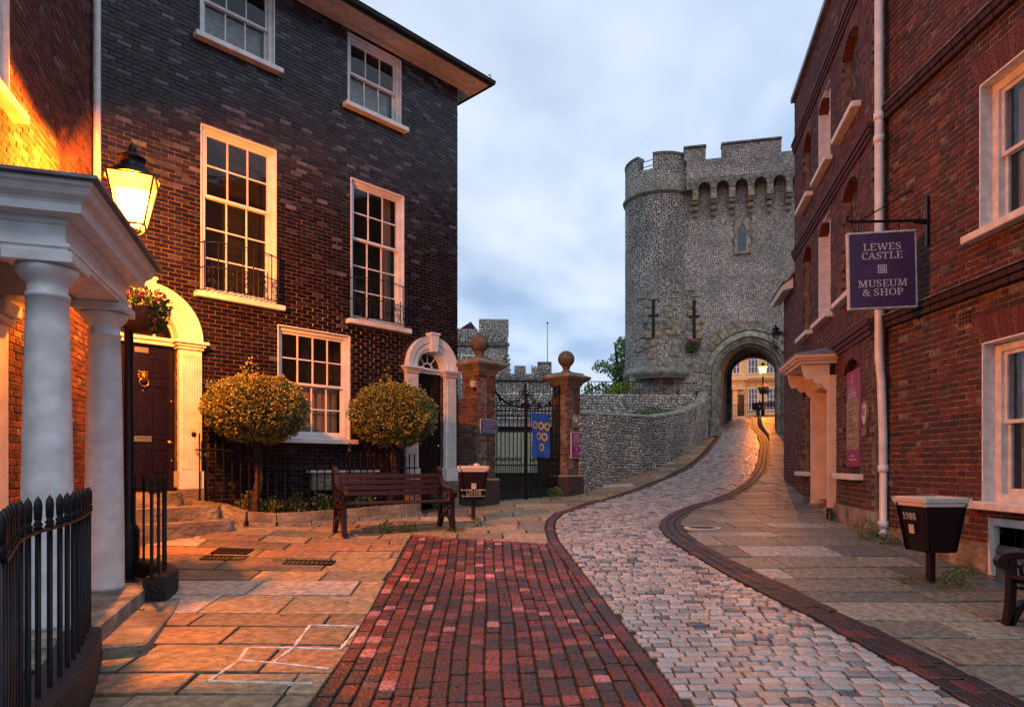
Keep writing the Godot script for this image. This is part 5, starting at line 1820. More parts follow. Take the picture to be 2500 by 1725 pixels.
		add(o, "turret_merlon", m, M.coping)
	var rl := Sh.new()
	for y in [15.25, 15.5]: rl.tube([dc + Vector3(cos(1.7) * 1.4, y, sin(1.7) * 1.4), dc + Vector3(cos(2.3) * 1.4, y, sin(2.3) * 1.4)], 0.02, 5)
	add(o, "guard_rail", rl, M.iron_dull)
	# squared base of the turret
	s = Sh.new()
	s.span(-3.78, -1.68, 1.8, 5.55, -2.6, 0.12)
	add(o, "turret_base", s, M.mortar_flint)
	# arrow loops
	for q in [[-2.7, 0.56, 8.22], [-0.9, 0.03, 8.2]]:
		for i in 9:
			s = Sh.new()
			var sd := -1 if i % 2 == 0 else 1
			var w := rng.randf_range(0.2, 0.42)
			s.bevel(Vector3(q[0] + sd * (0.06 + w / 2), q[2] - 0.75 + int(i / 2) * 0.34, q[1] - 0.02), Vector3(w, 0.32, 0.14), 0.015)
			add(o, "loop_stone", s, M.ashlar_list[rng.randi() % 4])
		s = Sh.new()
		s.span(q[0] - 0.06, q[0] + 0.06, q[2] - 0.78, q[2] + 0.76, q[1] - 0.06, q[1] + 0.072)
		for yy in [q[2] - 0.78, q[2] + 0.76]: s.bevel(Vector3(q[0], yy, q[1]), Vector3(0.2, 0.2, 0.14), 0.06)
		add(o, "arrow_loop", s, M.room)
		s = Sh.new()
		s.span(q[0] - 0.23, q[0] + 0.23, q[2] + 0.04, q[2] + 0.15, q[1] - 0.02, q[1] + 0.075)
		add(o, "arrow_loop", s, M.room)
	# quoins where turret and wall meet, and odd squared stones
	var y := 5.9
	while y < 13.8:
		var hh := rng.randf_range(0.2, 0.4)
		s = Sh.new()
		var w := rng.randf_range(0.2, 0.5)
		s.bevel(Vector3(-1.62 + w / 2, y + hh / 2, 0.02), Vector3(w, hh - 0.01, 0.1), 0.012)
		add(o, "quoin", s, M.ashlar_list[pick([0.3, 0.3, 0.1, 0.1, 0.2])])
		y += hh
	for i in 120:
		var px := rng.randf_range(-3.7, -0.3)
		var py := rng.randf_range(5.9, 9.6)
		if rng.randf() < 0.3: py = rng.randf_range(2.6, 5.4)
		var w := rng.randf_range(0.28, 0.7)
		var hh := rng.randf_range(0.18, 0.34)
		var pz := 0.0
		if py > 5.6 and px < -1.5:
			if px - w / 2 < -3.6: continue
			w = minf(w, 0.42)
			pz = dc.z + sqrt(maxf(0.1, dr * dr - pow(px - dc.x, 2)))
		elif px < -1.6: pz = 0.12
		elif px + w / 2 > -0.55: continue
		if absf(px + 2.7) < 0.5 and py > 7.2 and py < 9.2: continue
		if absf(px + 0.9) < 0.5 and py > 7.2 and py < 9.2: continue
		s = Sh.new()
		var turn := Basis(Vector3.UP, (px - dc.x) / dr if pz != 0.0 and pz != 0.12 else 0.0)
		s.bevel(Vector3(px, py, pz - 0.03), Vector3(w, hh, 0.14), 0.015, turn)
		add(o, "squared_stone", s, M.ashlar_list[pick([0.35, 0.2, 0.3, 0.15])])
	# corner stones of the base
	for sx in [-3.74, -1.72]:
		y = 2.3
		while y < 5.4:
			var hh := rng.randf_range(0.26, 0.42)
			var w := rng.randf_range(0.3, 0.5)
			s = Sh.new()
			s.bevel(Vector3(sx + (w / 2 - 0.06 if sx < -2.5 else -w / 2 + 0.06), y + hh / 2, 0.11), Vector3(w, hh - 0.01, 0.08), 0.015)
			add(o, "corner_stone", s, M.ashlar_3)
			y += hh
	# flint facing
	var acc := [[], []]
	var wts := [0.24, 0.34, 0.28, 0.06, 0.06, 0.02]
	var rej := func(x: float, yy: float) -> bool:
		var px := x - 1.7
		var py := yy + 2.0
		if absf(px - ac) < hw + 0.5 and py < sp: return true
		if Vector2((px - ac) / (hw + 0.62), (py - sp) / (rise + 0.55)).length() < 1.0 and py >= sp: return true
		return px > 0.8 and px < 1.6 and py > 11.0 and py < 12.7
	flints(acc, Vector3(-1.7, 2.0, 0), Vector3.RIGHT, Vector3.UP, 7.9, 11.9, 0.088, 0.075, rej, wts)
	var never := func(_x: float, _y: float) -> bool: return false
	flints(acc, Vector3(-1.25, 14.36, z1), Vector3.RIGHT, Vector3.UP, 7.4, 0.82, 0.088, 0.075, never, wts)
	for q in [[-1.35, 0.93], [0.27, 2.48], [4.2, 2.0]]:
		flints(acc, Vector3(q[0], 15.2, z1), Vector3.RIGHT, Vector3.UP, q[1], 0.54, 0.088, 0.075, never, wts)
	flints(acc, Vector3(-3.76, 2.0, 0.12), Vector3.RIGHT, Vector3.UP, 2.05, 3.5, 0.088, 0.075, never, wts)
	var t := 0.35
	while t < 3.5:
		var nrm := Vector3(cos(t), 0, sin(t))
		var tang := Vector3(sin(t), 0, -cos(t))
		for part in [[6.1, 13.85], [14.12, 15.0], [15.0, 15.6]]:
			if part[0] == 15.0 and ((t > 1.72 and t < 2.23) or t < 0.62 or t > 3.22): continue
			flints(acc, dc + nrm * (dr - 0.01) + Vector3(0, part[0], 0), tang, Vector3.UP, 0.1, part[1] - part[0], 0.088, 0.075, never, wts)
		t += 0.072
	copies(o, "flints", fm, M.flint_many, acc[0], acc[1])
	# a valerian growing from the wall
	var v := thing("wall_plant", "pink flowering plant rooted in the castle wall beside the arch", "plant", Transform3D(o.transform.basis, o.transform * Vector3(-0.95, 6.95, 0.1)))
	leafing(v, "foliage", [[Vector3(0, 0, 0.05), Vector3(0.3, 0.25, 0.14)]], 300, 0.1, [[0.06, 0.1, 0.03], [0.09, 0.13, 0.04]], 0.1)
	s = Sh.new()
	for i in 7: s.ball(Vector3(rng.randf_range(-0.2, 0.12), rng.randf_range(0.2, 0.34), 0.12), 0.05, 6)
	add(v, "flowers", s, M.flower_pink)
	for q in [["small fern on the moulding at the turret base", -1.62, 5.95, 0.2, 0.16], ["hanging green plant low on the turret base beside the arch", -1.0, 3.7, 0.16, 0.3], ["little green tuft on the castle wall above the shrub", -0.75, 4.75, 0.12, 0.14]]:
		var g := thing("wall_plant", q[0], "plant", Transform3D(o.transform.basis, o.transform * Vector3(q[1], q[2], 0.14)), "plants rooted in the castle wall")
		leafing(g, "foliage", [[Vector3.ZERO, Vector3(q[3], q[4], 0.12)]], 220, 0.07, [[0.08, 0.13, 0.03], [0.11, 0.16, 0.04]], 0.1)
		s = Sh.new()
		s.tube([Vector3(0, q[4] * 0.4, -0.14), Vector3(0, 0, 0.03), Vector3(0.02, -q[4] * 0.7, 0.05)], 0.012, 5)
		add(g, "stem", s, M.bark)

func print_lines(parent: Node3D, rows: Array, h: float, z: float, ink: String, x0 := 99.0) -> void: # rows of small print too fine to read
	var s := Sh.new()
	for r in rows:
		var x: float = -r[1] / 2 if x0 == 99.0 else x0
		var end: float = x + r[1]
		while x < end:
			var w := rng.randf_range(1.2, 4.5) * h
			s.box(Vector3(minf(x + w / 2, end), r[0], z), Vector3(w, h * 0.55, 0.002))
			x += w + h * 0.7
	add(parent, "small_print", s, M[ink])

# ---------------------------------------------------------------- museum
func museum_near() -> void:
	rng.seed = 301
	# local x runs towards the camera from the corner
	var h := thing("museum_house", "dark red brick museum front with large white sash windows", "house", frame(5.25, 9.35, 0.0, -1.0))
	var soot := FastNoiseLite.new()
	soot.seed = 8; soot.frequency = 0.55; soot.fractal_octaves = 4
	var tone := func(_r: int, _hd: bool, x: float, y: float) -> int:
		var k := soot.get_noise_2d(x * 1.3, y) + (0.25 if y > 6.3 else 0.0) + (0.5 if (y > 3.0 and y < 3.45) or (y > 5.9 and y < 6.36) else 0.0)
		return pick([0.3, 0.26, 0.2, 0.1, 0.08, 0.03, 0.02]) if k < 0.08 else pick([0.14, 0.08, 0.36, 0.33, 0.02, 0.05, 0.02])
	var op := {"base": "red_brick", "bl": 0.222, "head": 0.112, "bh": 0.075, "gap": 0.014, "mortar": "mortar_red", "tone": tone}
	var holes := [Rect2(1.91, 4.14, 1.15, 1.66), Rect2(1.95, 1.14, 1.15, 1.77), Rect2(2.2, 0.42, 0.9, 0.48), Rect2(1.53, 3.17, 0.24, 0.16)]
	brick_wall(h, "wall", 0.0, 5.2, 0.66, 9.9, holes, op)
	var s := Sh.new()
	s.span(0.0, 5.2, 0.1, 0.66, -0.3, 0.035)
	s.span(0.0, 5.2, 0.661, 0.69, -0.02, 0.02)
	add(h, "plinth", s, M.stone_step)
	s = Sh.new()
	s.span(0.0, 5.2, 9.9, 10.2, -6.0, 0.12)
	add(h, "parapet", s, M.coping)
	s = Sh.new()
	s.span(0.0, 0.3, 0.1, 9.89, -6.0, -0.31)
	s.span(4.9, 5.2, 0.1, 9.89, -6.0, -0.31)
	s.span(0.0, 5.2, 0.1, 9.89, -6.3, -6.0)
	add(h, "side_wall", s, M.mortar_red)
	for y in [6.36, 3.45]:
		s = Sh.new()
		var x := 0.06
		while x < 5.15:
			for k in 2:
				s.bevel(Vector3(x + 0.1, y + 0.042 + k * 0.08, 0.025 + k * 0.02), Vector3(0.205, 0.07, 0.09), 0.006)
			x += 0.216
		add(h, "string_course", s, M.red_brick_3)
		s = Sh.new()
		s.hexa([Vector3(0.04, y + 0.165, -0.004), Vector3(5.2, y + 0.165, -0.004), Vector3(5.2, y + 0.165, 0.115), Vector3(0.04, y + 0.165, 0.115), Vector3(0.04, y + 0.2, -0.004), Vector3(5.2, y + 0.2, -0.004), Vector3(5.2, y + 0.178, 0.115), Vector3(0.04, y + 0.178, 0.115)])
		add(h, "lead_flashing", s, M.lead)
	for q in [[1.91, 3.06, 4.14, 5.8], [1.95, 3.1, 1.14, 2.91]]:
		sash(h, q[0], q[1], q[2], q[3], 1, 1, 1, {"frame": 0.11, "z": -0.13, "sill": 0.14, "paint": "white_old", "sill_paint": "white_old", "blind": [q[2] + 0.1, q[3] - 0.12], "blind_mat": "curtain"})
		# gauged brick head
		for i in 15:
			var t := (i + 0.5) / 15.0 - 0.5
			var v := Sh.new()
			var c: float = (q[0] + q[1]) / 2
			var a: float = c + t * (q[1] - q[0] + 0.02)
			var w: float = (q[1] - q[0] + 0.02) / 15.0
			v.prism(V2([[a - w / 2 + 0.003, q[3] + 0.004], [a + w / 2 - 0.003, q[3] + 0.004], [a + w / 2 * 1.28 - 0.003 + t * 0.3, q[3] + 0.3], [a - w / 2 * 1.28 + 0.003 + t * 0.3, q[3] + 0.3]]), -0.03, 0.006)
			add(h, "arch_brick", v, M.red_brick_1 if i % 3 else M.red_brick_4)
	# air brick
	s = Sh.new()
	for i in 5: s.span(1.54 + i * 0.055, 1.56 + i * 0.055, 3.17, 3.33, -0.03, -0.002)
	for i in 4: s.span(1.54, 1.76, 3.17 + i * 0.05, 3.19 + i * 0.05, -0.032, -0.004)
	add(h, "air_grille", s, M.clay_tile)
	# basement window
	s = Sh.new()
	s.span(2.12, 2.2, 0.36, 0.98, -0.25, 0.06)
	s.span(2.2, 3.1, 0.9, 0.98, -0.25, 0.06)
	var bw := add(h, "basement_window", s, M.white_old)
	s = Sh.new()
	s.span(2.2, 3.1, 0.4, 0.9, -0.3, -0.28)
	add(bw, "interior", s, M.room)
	for i in 7:
		s = Sh.new()
		s.tube([Vector3(2.28 + i * 0.12, 0.4, -0.12), Vector3(2.28 + i * 0.12, 0.9, -0.12)], 0.011, 6)
		add(bw, "bar", s, M.iron)
	# notices inside the lower window
	for q in [["Bo", "Now at", 2.32, 2.08, 0.56, 0.45], ["", "Easy Read", 2.3, 1.27, 0.48, 0.42]]:
		var n := thing("paper_notice", ["white paper notice headed Bo in the upper pane of the museum window", "white paper notice low in the museum window"][0 if q[3] > 1.5 else 1], "notice", Transform3D(h.transform.basis, h.transform * Vector3(q[2] + q[5] / 2 - 0.1, q[3] + q[4] / 2 - 0.02, -0.25)))
		s = Sh.new()
		s.box(Vector3.ZERO, Vector3(q[5], q[4], 0.003))
		add(n, "sheet", s, M.paper)
		s = Sh.new()
		for e in [[0, 1], [0, -1], [1, 0], [-1, 0]]:
			s.box(Vector3(e[0] * (q[5] / 2 - 0.025), e[1] * (q[4] / 2 - 0.025), 0.003), Vector3(0.004 if e[0] else q[5] - 0.05, 0.004 if e[1] else q[4] - 0.05, 0.002))
		add(n, "border_line", s, M.ink)
		if q[0]:
			lettering(n, "Bo", 0.05, Vector3(-0.03, 0.13, 0.003), "ink", false)
			lettering(n, "now", 0.024, Vector3(-0.06, 0.03, 0.003), "ink", false)
			print_lines(n, [[-0.1, 0.32], [-0.13, 0.33], [-0.155, 0.3], [-0.18, 0.33]], 0.014, 0.004, "ink", -0.16)
		else:
			print_lines(n, [[0.1, 0.2], [0.06, 0.2]], 0.04, 0.004, "ink", -0.15)
			print_lines(n, [[0.01, 0.28], [-0.04, 0.3], [-0.08, 0.27], [-0.15, 0.2]], 0.016, 0.004, "ink", -0.16)

func museum_far() -> void:
	rng.seed = 302
	var len := 5.87
	# local x = 0 at the far end, runs to the near corner; s = len - x
	var a := Vector2(0.228, 0.974)
	var e := Vector2(5.10, 9.4) + a * len
	var h := thing("museum_house", "tall red brick house with arched blind windows and hooded pink door", "house", frame(e.x, e.y, -a.x, -a.y))
	var soot := FastNoiseLite.new()
	soot.seed = 18; soot.frequency = 0.5; soot.fractal_octaves = 4
	var tone := func(_r: int, hd: bool, x: float, y: float) -> int:
		if hd and y < 3.4: return pick([0.1, 0.1, 0.15, 0.15, 0.02, 0.4, 0.08])
		if soot.get_noise_2d(x * 1.3, y) > 0.12: return pick([0.2, 0.12, 0.34, 0.26, 0.04, 0.02, 0.02])
		return pick([0.34, 0.32, 0.15, 0.06, 0.1, 0.015, 0.015])
	var holes := []
	var blind := []
	var cols := [[0.68, 1.62], [2.44, 3.36], [4.06, 4.89]]
	for c in 3:
		var x0: float = len - cols[c][1]
		var w: float = cols[c][1] - cols[c][0]
		for f in [[7.0, 8.4], [4.24, 6.08]]:
			holes.append(Rect2(x0, f[0], w, f[1] - f[0]))
			blind.append([x0, x0 + w, f[0], f[1], c != 1])
	holes.append(Rect2(len - 1.56, 1.4, 0.98, 1.82))
	blind.append([len - 1.56, len - 0.58, 1.4, 3.22, true])
	holes.append(Rect2(len - 4.95, 1.4, 0.9, 1.82))
	blind.append([len - 4.95, len - 4.05, 1.4, 3.22, true])
	var dx0 := len - 3.4
	var dx1 := len - 2.15
	holes.append(Rect2(dx0, 0.6, dx1 - dx0, 2.45))
	brick_wall(h, "wall", 0.0, len, 0.9, 9.8, holes, {"base": "red_brick", "bl": 0.222, "head": 0.112, "bh": 0.075, "gap": 0.013, "mortar": "mortar_red", "tone": tone, "thick": 0.45})
	var s := Sh.new()
	s.span(0.0, dx0 - 0.06, 0.2, 0.899, -0.4, 0.045)
	s.span(dx1 + 0.06, len + 0.02, 0.2, 0.899, -0.4, 0.045)
	add(h, "plinth", s, M.stone_step)
	s = Sh.new()
	s.span(-0.02, len + 0.1, 9.8, 9.9, -6.0, 0.08)
	add(h, "parapet_coping", s, M.lead)
	s = Sh.new()
	s.span(0.0, 0.3, 0.2, 9.79, -6.0, -0.451)
	s.span(len - 0.25, len, 0.2, 9.79, -6.0, -0.451)
	s.span(0.0, len, 0.2, 9.79, -6.3, -6.0)
	s.span(0.0, len, 0.2, 9.79, -0.75, -0.7)
	add(h, "side_wall", s, M.mortar_red)
	for y in [8.62, 6.18, 3.4]:
		s = Sh.new()
		for k in 3: s.span(0.0, len + 0.02 + k * 0.012, y + k * 0.075 + 0.004, y + k * 0.075 + 0.071, -0.01, 0.03 + k * 0.022)
		add(h, "string_course", s, M.red_brick_2)
	for b in blind:
		var w: float = b[1] - b[0]
		var c: float = (b[0] + b[1]) / 2
		var rise := 0.2
		# segmental brick arch: spandrels and rubbed voussoirs
		var sp := [Vector2(b[0], b[3] + 0.001)]
		for i in 11:
			var t := -1.0 + i / 5.0
			sp.append(Vector2(c + t * w / 2, b[3] - rise * t * t))
		sp.append(Vector2(b[1], b[3] + 0.001))
		s = Sh.new()
		s.prism(PackedVector2Array([sp[0], sp[1], sp[2], sp[3], sp[4], sp[5]]), -0.3, 0.0)
		s.prism(PackedVector2Array([sp[7], sp[8], sp[9], sp[10], sp[11], sp[12]].slice(0, 6)), -0.3, 0.0)
		add(h, "spandrel", s, M.red_brick_1)
		for i in 11:
			var t0 := -1.0 + 2.0 * i / 11.0
			var t1 := -1.0 + 2.0 * (i + 1) / 11.0 - 0.02
			s = Sh.new()
			var p := [Vector2(c + t0 * w / 2, b[3] - rise * t0 * t0), Vector2(c + t1 * w / 2, b[3] - rise * t1 * t1)]
			s.prism(PackedVector2Array([p[0], p[1], p[1] + Vector2(t1 * 0.09, 0.25), p[0] + Vector2(t0 * 0.09, 0.25)]), -0.02, 0.006)
			add(h, "arch_brick", s, M.red_brick_list[[0, 1, 1, 4][rng.randi() % 4]])
		if b[4]:
			s = Sh.new()
			s.span(b[0], b[1], b[2], b[3], -0.22, -0.14)
			var pn := add(h, "blind_window", s, M.mortar_red)
			var list := []
			var y: float = b[2]
			var row := 0
			while y < b[3]:
				var x: float = b[0] - (row % 2) * 0.056
				while x < b[1]:
					var l := maxf(x, b[0])
					var r := minf(x + 0.106, b[1])
					if r - l > 0.03:
						list.append([Transform3D(Basis.from_scale(Vector3((r - l) / 0.112, 1, 1)), Vector3((l + r) / 2, y + 0.0375, -0.147)), pick([0.08, 0.08, 0.14, 0.1, 0.0, 0.4, 0.2])])
					x += 0.112
				y += 0.075
				row += 1
			pieces(pn, "brick", unit_brick(0.106, 0.066, 0.03, 0.004), "red_brick", list, 40)
			s = Sh.new()
			s.bevel(Vector3(c, b[2] - 0.03, 0.02), Vector3(w + 0.3, 0.09, 0.24), 0.01)
			add(pn, "sill", s, M.white_old)
		else:
			sash(h, b[0], b[1], b[2], b[3], 1, 1, 1, {"frame": 0.08, "z": -0.16, "sill": 0.14, "sill_paint": "white_old"})
	# door with hood
	s = Sh.new()
	s.span(dx0 - 0.12, dx0 + 0.02, 0.82, 3.1, -0.3, 0.12)
	s.span(dx1 - 0.02, dx1 + 0.12, 0.82, 3.1, -0.3, 0.12)
	s.span(dx0 + 0.021, dx1 - 0.021, 2.96, 3.1, -0.3, 0.11)
	var fr := add(h, "doorway", s, M.cream)
	s = Sh.new()
	s.span(dx0 - 0.14, dx0 + 0.05, 0.5, 0.82, -0.3, 0.16)
	s.span(dx1 - 0.05, dx1 + 0.14, 0.5, 0.82, -0.3, 0.16)
	s.span(dx0 + 0.051, dx1 - 0.051, 0.4, 0.74, -0.35, 0.14)
	add(fr, "pedestal", s, M.stone_step)
	s = Sh.new()
	s.span(dx0 + 0.02, dx1 - 0.02, 0.74, 2.96, -0.3, -0.26)
	for i in 4:
		s.span(dx0 + 0.06 + i * 0.29, dx0 + 0.1 + i * 0.29, 0.76, 2.9, -0.259, -0.24)
	add(fr, "door", s, M.cream)
	for x in [dx0 - 0.05, dx1 + 0.05]:
		s = Sh.new()
		s.xf = Transform3D(Basis(Vector3.UP, -PI / 2), Vector3(x + 0.045, 0, 0))
		s.prism(V2([[0.1, 3.3], [0.1, 2.86], [0.16, 2.86], [0.2, 2.92], [0.24, 2.97], [0.3, 2.95], [0.34, 2.98], [0.38, 3.05], [0.42, 3.03], [0.47, 3.04], [0.51, 3.12], [0.54, 3.3]]), 0.0, 0.09)
		add(fr, "hood_bracket", s, M.cream)
	s = Sh.new()
	s.span(dx0 - 0.16, dx1 + 0.16, 3.3, 3.35, 0.0, 0.58)
	s.sweep([Vector3(dx0 - 0.2, 3.35, 0.0), Vector3(dx0 - 0.2, 3.35, 0.62), Vector3(dx1 + 0.2, 3.35, 0.62), Vector3(dx1 + 0.2, 3.35, 0.0)], Vector3.UP, [Vector2(-0.12, 0.0), Vector2(0.0, 0.0), Vector2(0.02, 0.03), Vector2(0.05, 0.05), Vector2(0.055, 0.1), Vector2(-0.12, 0.1)])
	add(fr, "hood", s, M.cream)
	s = Sh.new()
	s.hexa([Vector3(dx0 - 0.28, 3.452, 0.0), Vector3(dx1 + 0.28, 3.452, 0.0), Vector3(dx1 + 0.28, 3.452, 0.69), Vector3(dx0 - 0.28, 3.452, 0.69), Vector3(dx0 + 0.1, 3.62, 0.0), Vector3(dx1 - 0.1, 3.62, 0.0), Vector3(dx1 + 0.26, 3.47, 0.68), Vector3(dx0 - 0.26, 3.47, 0.68)])
	add(fr, "lead_roof", s, M.lead)
	# purple opening times panel fixed in the blind window
	var c := len - 0.97
	var pn := thing("information_sign", "tall magenta museum panel with tan opening times fixed in a blind window", "sign", Transform3D(h.transform.basis, h.transform * Vector3(c, 2.28, -0.02)))
	s = Sh.new()
	s.bevel(Vector3.ZERO, Vector3(0.78, 1.5, 0.03), 0.004)
	add(pn, "board", s, M.magenta)
	s = Sh.new()
	s.box(Vector3(-0.04, -0.1, 0.017), Vector3(0.66, 0.78, 0.01))
	add(pn, "times_sheet", s, M.tan)
	maze(pn, Vector3(-0.08, 0.64, 0.018), 0.1)
	maze(pn, Vector3(-0.08, 0.53, 0.018), 0.1)
	for q in [["Lewes Castle,", 0.44], ["Barbican House", 0.39], ["Museum & Shop", 0.34]]:
		lettering(pn, q[0], 0.042, Vector3(-0.06, q[1], 0.018), "sign_white")
	for q in [["a part of", -0.58], ["sussexpast.co.uk", -0.64]]:
		lettering(pn, q[0], 0.036, Vector3(-0.02, q[1], 0.018), "sign_white")
	print_lines(pn, [[0.24, 0.45], [0.21, 0.4], [0.18, 0.3], [0.13, 0.34], [0.1, 0.3], [0.06, 0.44], [0.0, 0.28], [-0.03, 0.3], [-0.09, 0.5], [-0.12, 0.42], [-0.18, 0.5], [-0.21, 0.3], [-0.31, 0.5], [-0.42, 0.52], [-0.45, 0.3]], 0.016, 0.023, "ink", -0.3)
	var pq := thing("oval_plaque", "small oval white plaque on the red brick beside the museum panel", "plaque", Transform3D(h.transform.basis, h.transform * Vector3(len - 0.28, 2.3, 0.012)))
	s = Sh.new()
	s.xf = Transform3D(Basis(Vector3.RIGHT, PI / 2) * Basis.from_scale(Vector3(0.75, 1, 1)), Vector3.ZERO)
	s.lathe(Vector3.ZERO, [Vector2(0.2, -0.01), Vector2(0.2, 0.008), Vector2(0.17, 0.012), Vector2(0.001, 0.012)], 24, false)
	add(pq, "backplate", s, M.stone)
	s = Sh.new()
	s.xf = Transform3D(Basis(Vector3.RIGHT, PI / 2) * Basis.from_scale(Vector3(0.75, 1, 1)), Vector3(0, 0, 0.013))
	s.lathe(Vector3.ZERO, [Vector2(0.15, 0.0), Vector2(0.15, 0.004), Vector2(0.001, 0.004)], 24, false)
	add(pq, "face", s, M.sign_white)
	s = Sh.new()
	s.tube(spiral(Vector3(0, 0.02, 0.02), 0.08, 1.2, 0.3), 0.006, 5)
	add(pq, "emblem", s, M.plaque_blue)
	s = Sh.new()
	s.bevel(Vector3(0, -0.26, 0.005), Vector3(0.22, 0.12, 0.02), 0.004)
	add(pq, "caption_plate", s, M.stone)
	# downpipe in the corner
	var dp := thing("downpipe", "white downpipe with a kink running down the corner of the museum", "pipe")
	var px := 5.13
	s = Sh.new()
	var dd := 9.27
	s.tube([at(px, dd, 9.8), at(px, dd, 6.5)], 0.055, 12)
	s.tube([at(px, dd, 6.5), at(px, dd, 3.05), at(px + 0.02, dd - 0.02, 2.75), at(px + 0.045, dd - 0.02, 2.0), at(px + 0.06, dd, 1.5)], 0.055, 12)
	s.tube([at(px + 0.06, dd, 1.52), at(px + 0.06, dd, 0.66), at(px + 0.02, dd - 0.06, 0.58)], 0.05, 12)
	add(dp, "pipe", s, M.white)
	for y in [6.42, 6.1, 1.5, 0.72]:
		s = Sh.new()
		s.lathe(at(px + (0.06 if y < 2 else 0.0), dd, y), [Vector2(0.056, -0.05), Vector2(0.068, -0.045), Vector2(0.068, 0.045), Vector2(0.056, 0.05)], 14)
		add(dp, "collar", s, M.white)
	# low iron boot scraper by the step
	var bs := thing("boot_scraper", "black iron boot scraper beside the hooded door", "boot scraper", Transform3D(h.transform.basis, h.transform * Vector3(dx1 + 0.35, 0.6, 0.16)))
	s = Sh.new()
	s.tube([Vector3(-0.14, -0.05, 0), Vector3(-0.14, 0.17, 0), Vector3(-0.1, 0.22, 0), Vector3(-0.06, 0.19, 0)], 0.016, 6)
	s.tube([Vector3(0.14, -0.05, 0), Vector3(0.14, 0.17, 0), Vector3(0.1, 0.22, 0), Vector3(0.06, 0.19, 0)], 0.016, 6)
	s.box(Vector3(0, 0.13, 0), Vector3(0.28, 0.05, 0.02))
	add(bs, "frame", s, M.iron)
	s = Sh.new()
	s.bevel(Vector3(0, -0.05, 0), Vector3(0.36, 0.1, 0.16), 0.02)
	add(bs, "stone_block", s, M.stone_grey)

func annexe() -> void:
	rng.seed = 303
	var a := Vector2(0.228, 0.974)
	var e := Vector2(5.10, 9.4) + a * 7.3
	var h := thing("brick_annexe", "low red brick annexe with clay tiled roof beyond the museum", "house", frame(e.x, e.y, -a.x, -a.y))
	var tone := func(_r: int, _hd: bool, _x: float, _y: float) -> int: return pick([0.3, 0.3, 0.14, 0.06, 0.14, 0.03, 0.03])
	brick_wall(h, "wall", 0.0, 1.42, 0.9, 5.75, [], {"base": "red_brick", "bl": 0.222, "head": 0.112, "bh": 0.075, "mortar": "mortar_red", "tone": tone, "most": 120})
	var s := Sh.new()
	s.span(0, 1.42, 0.4, 0.9, -0.3, 0.04)
	add(h, "plinth", s, M.stone_step)
	s = Sh.new()
	s.xf = Transform3D(Basis(Vector3.UP, PI / 2), Vector3.ZERO)
	s.prism(V2([[0.31, 0.4], [4.0, 0.4], [4.0, 6.0], [2.2, 8.0], [0.31, 5.8]]), 0.0, 1.4)
	add(h, "gable_wall", s, M.red_brick_2)
	for i in 12:
		var t0 := i / 12.0
		s = Sh.new()
		var z0 := lerpf(0.28, -2.3, t0)
		var z1 := lerpf(0.28, -2.3, (i + 1) / 12.0) - 0.05
		var y0 := lerpf(5.66, 8.15, t0)
		var y1 := lerpf(5.66, 8.15, (i + 1) / 12.0)
		s.hexa([Vector3(-0.3, y0, z0), Vector3(1.41, y0, z0), Vector3(1.41, y1 - 0.03, z1), Vector3(-0.3, y1 - 0.03, z1), Vector3(-0.3, y0 + 0.045, z0), Vector3(1.41, y0 + 0.045, z0), Vector3(1.41, y1 + 0.01, z1), Vector3(-0.3, y1 + 0.01, z1)])
		add(h, "tile_course", s, M.clay_tile)
	s = Sh.new()
	s.tube([Vector3(-0.35, 8.22, -2.35), Vector3(1.41, 8.22, -2.35)], 0.12, 8)
	add(h, "ridge_tile", s, M.red_brick_4)
	s = Sh.new()
	s.hexa([Vector3(-0.3, 5.55, 0.24), Vector3(1.4, 5.55, 0.24), Vector3(1.4, 5.6, 0.02), Vector3(-0.3, 5.6, 0.02), Vector3(-0.3, 5.65, 0.27), Vector3(1.4, 5.65, 0.27), Vector3(1.4, 5.88, 0.02), Vector3(-0.3, 5.88, 0.02)])
	add(h, "eaves_board", s, M.white_old)
	var l := thing("wall_lantern", "small unlit black lantern on a bracket fixed to the annexe", "lantern", Transform3D(h.transform.basis, h.transform * Vector3(0.1, 4.45, 0.2)))
	lantern(l, Vector3.ZERO, 0.62, 0.3, false)
	s = Sh.new()
	s.tube([Vector3(0, -0.05, -0.2), Vector3(0, -0.2, -0.12), Vector3(0, -0.05, 0)], 0.015, 6)
	add(l, "bracket", s, M.iron)

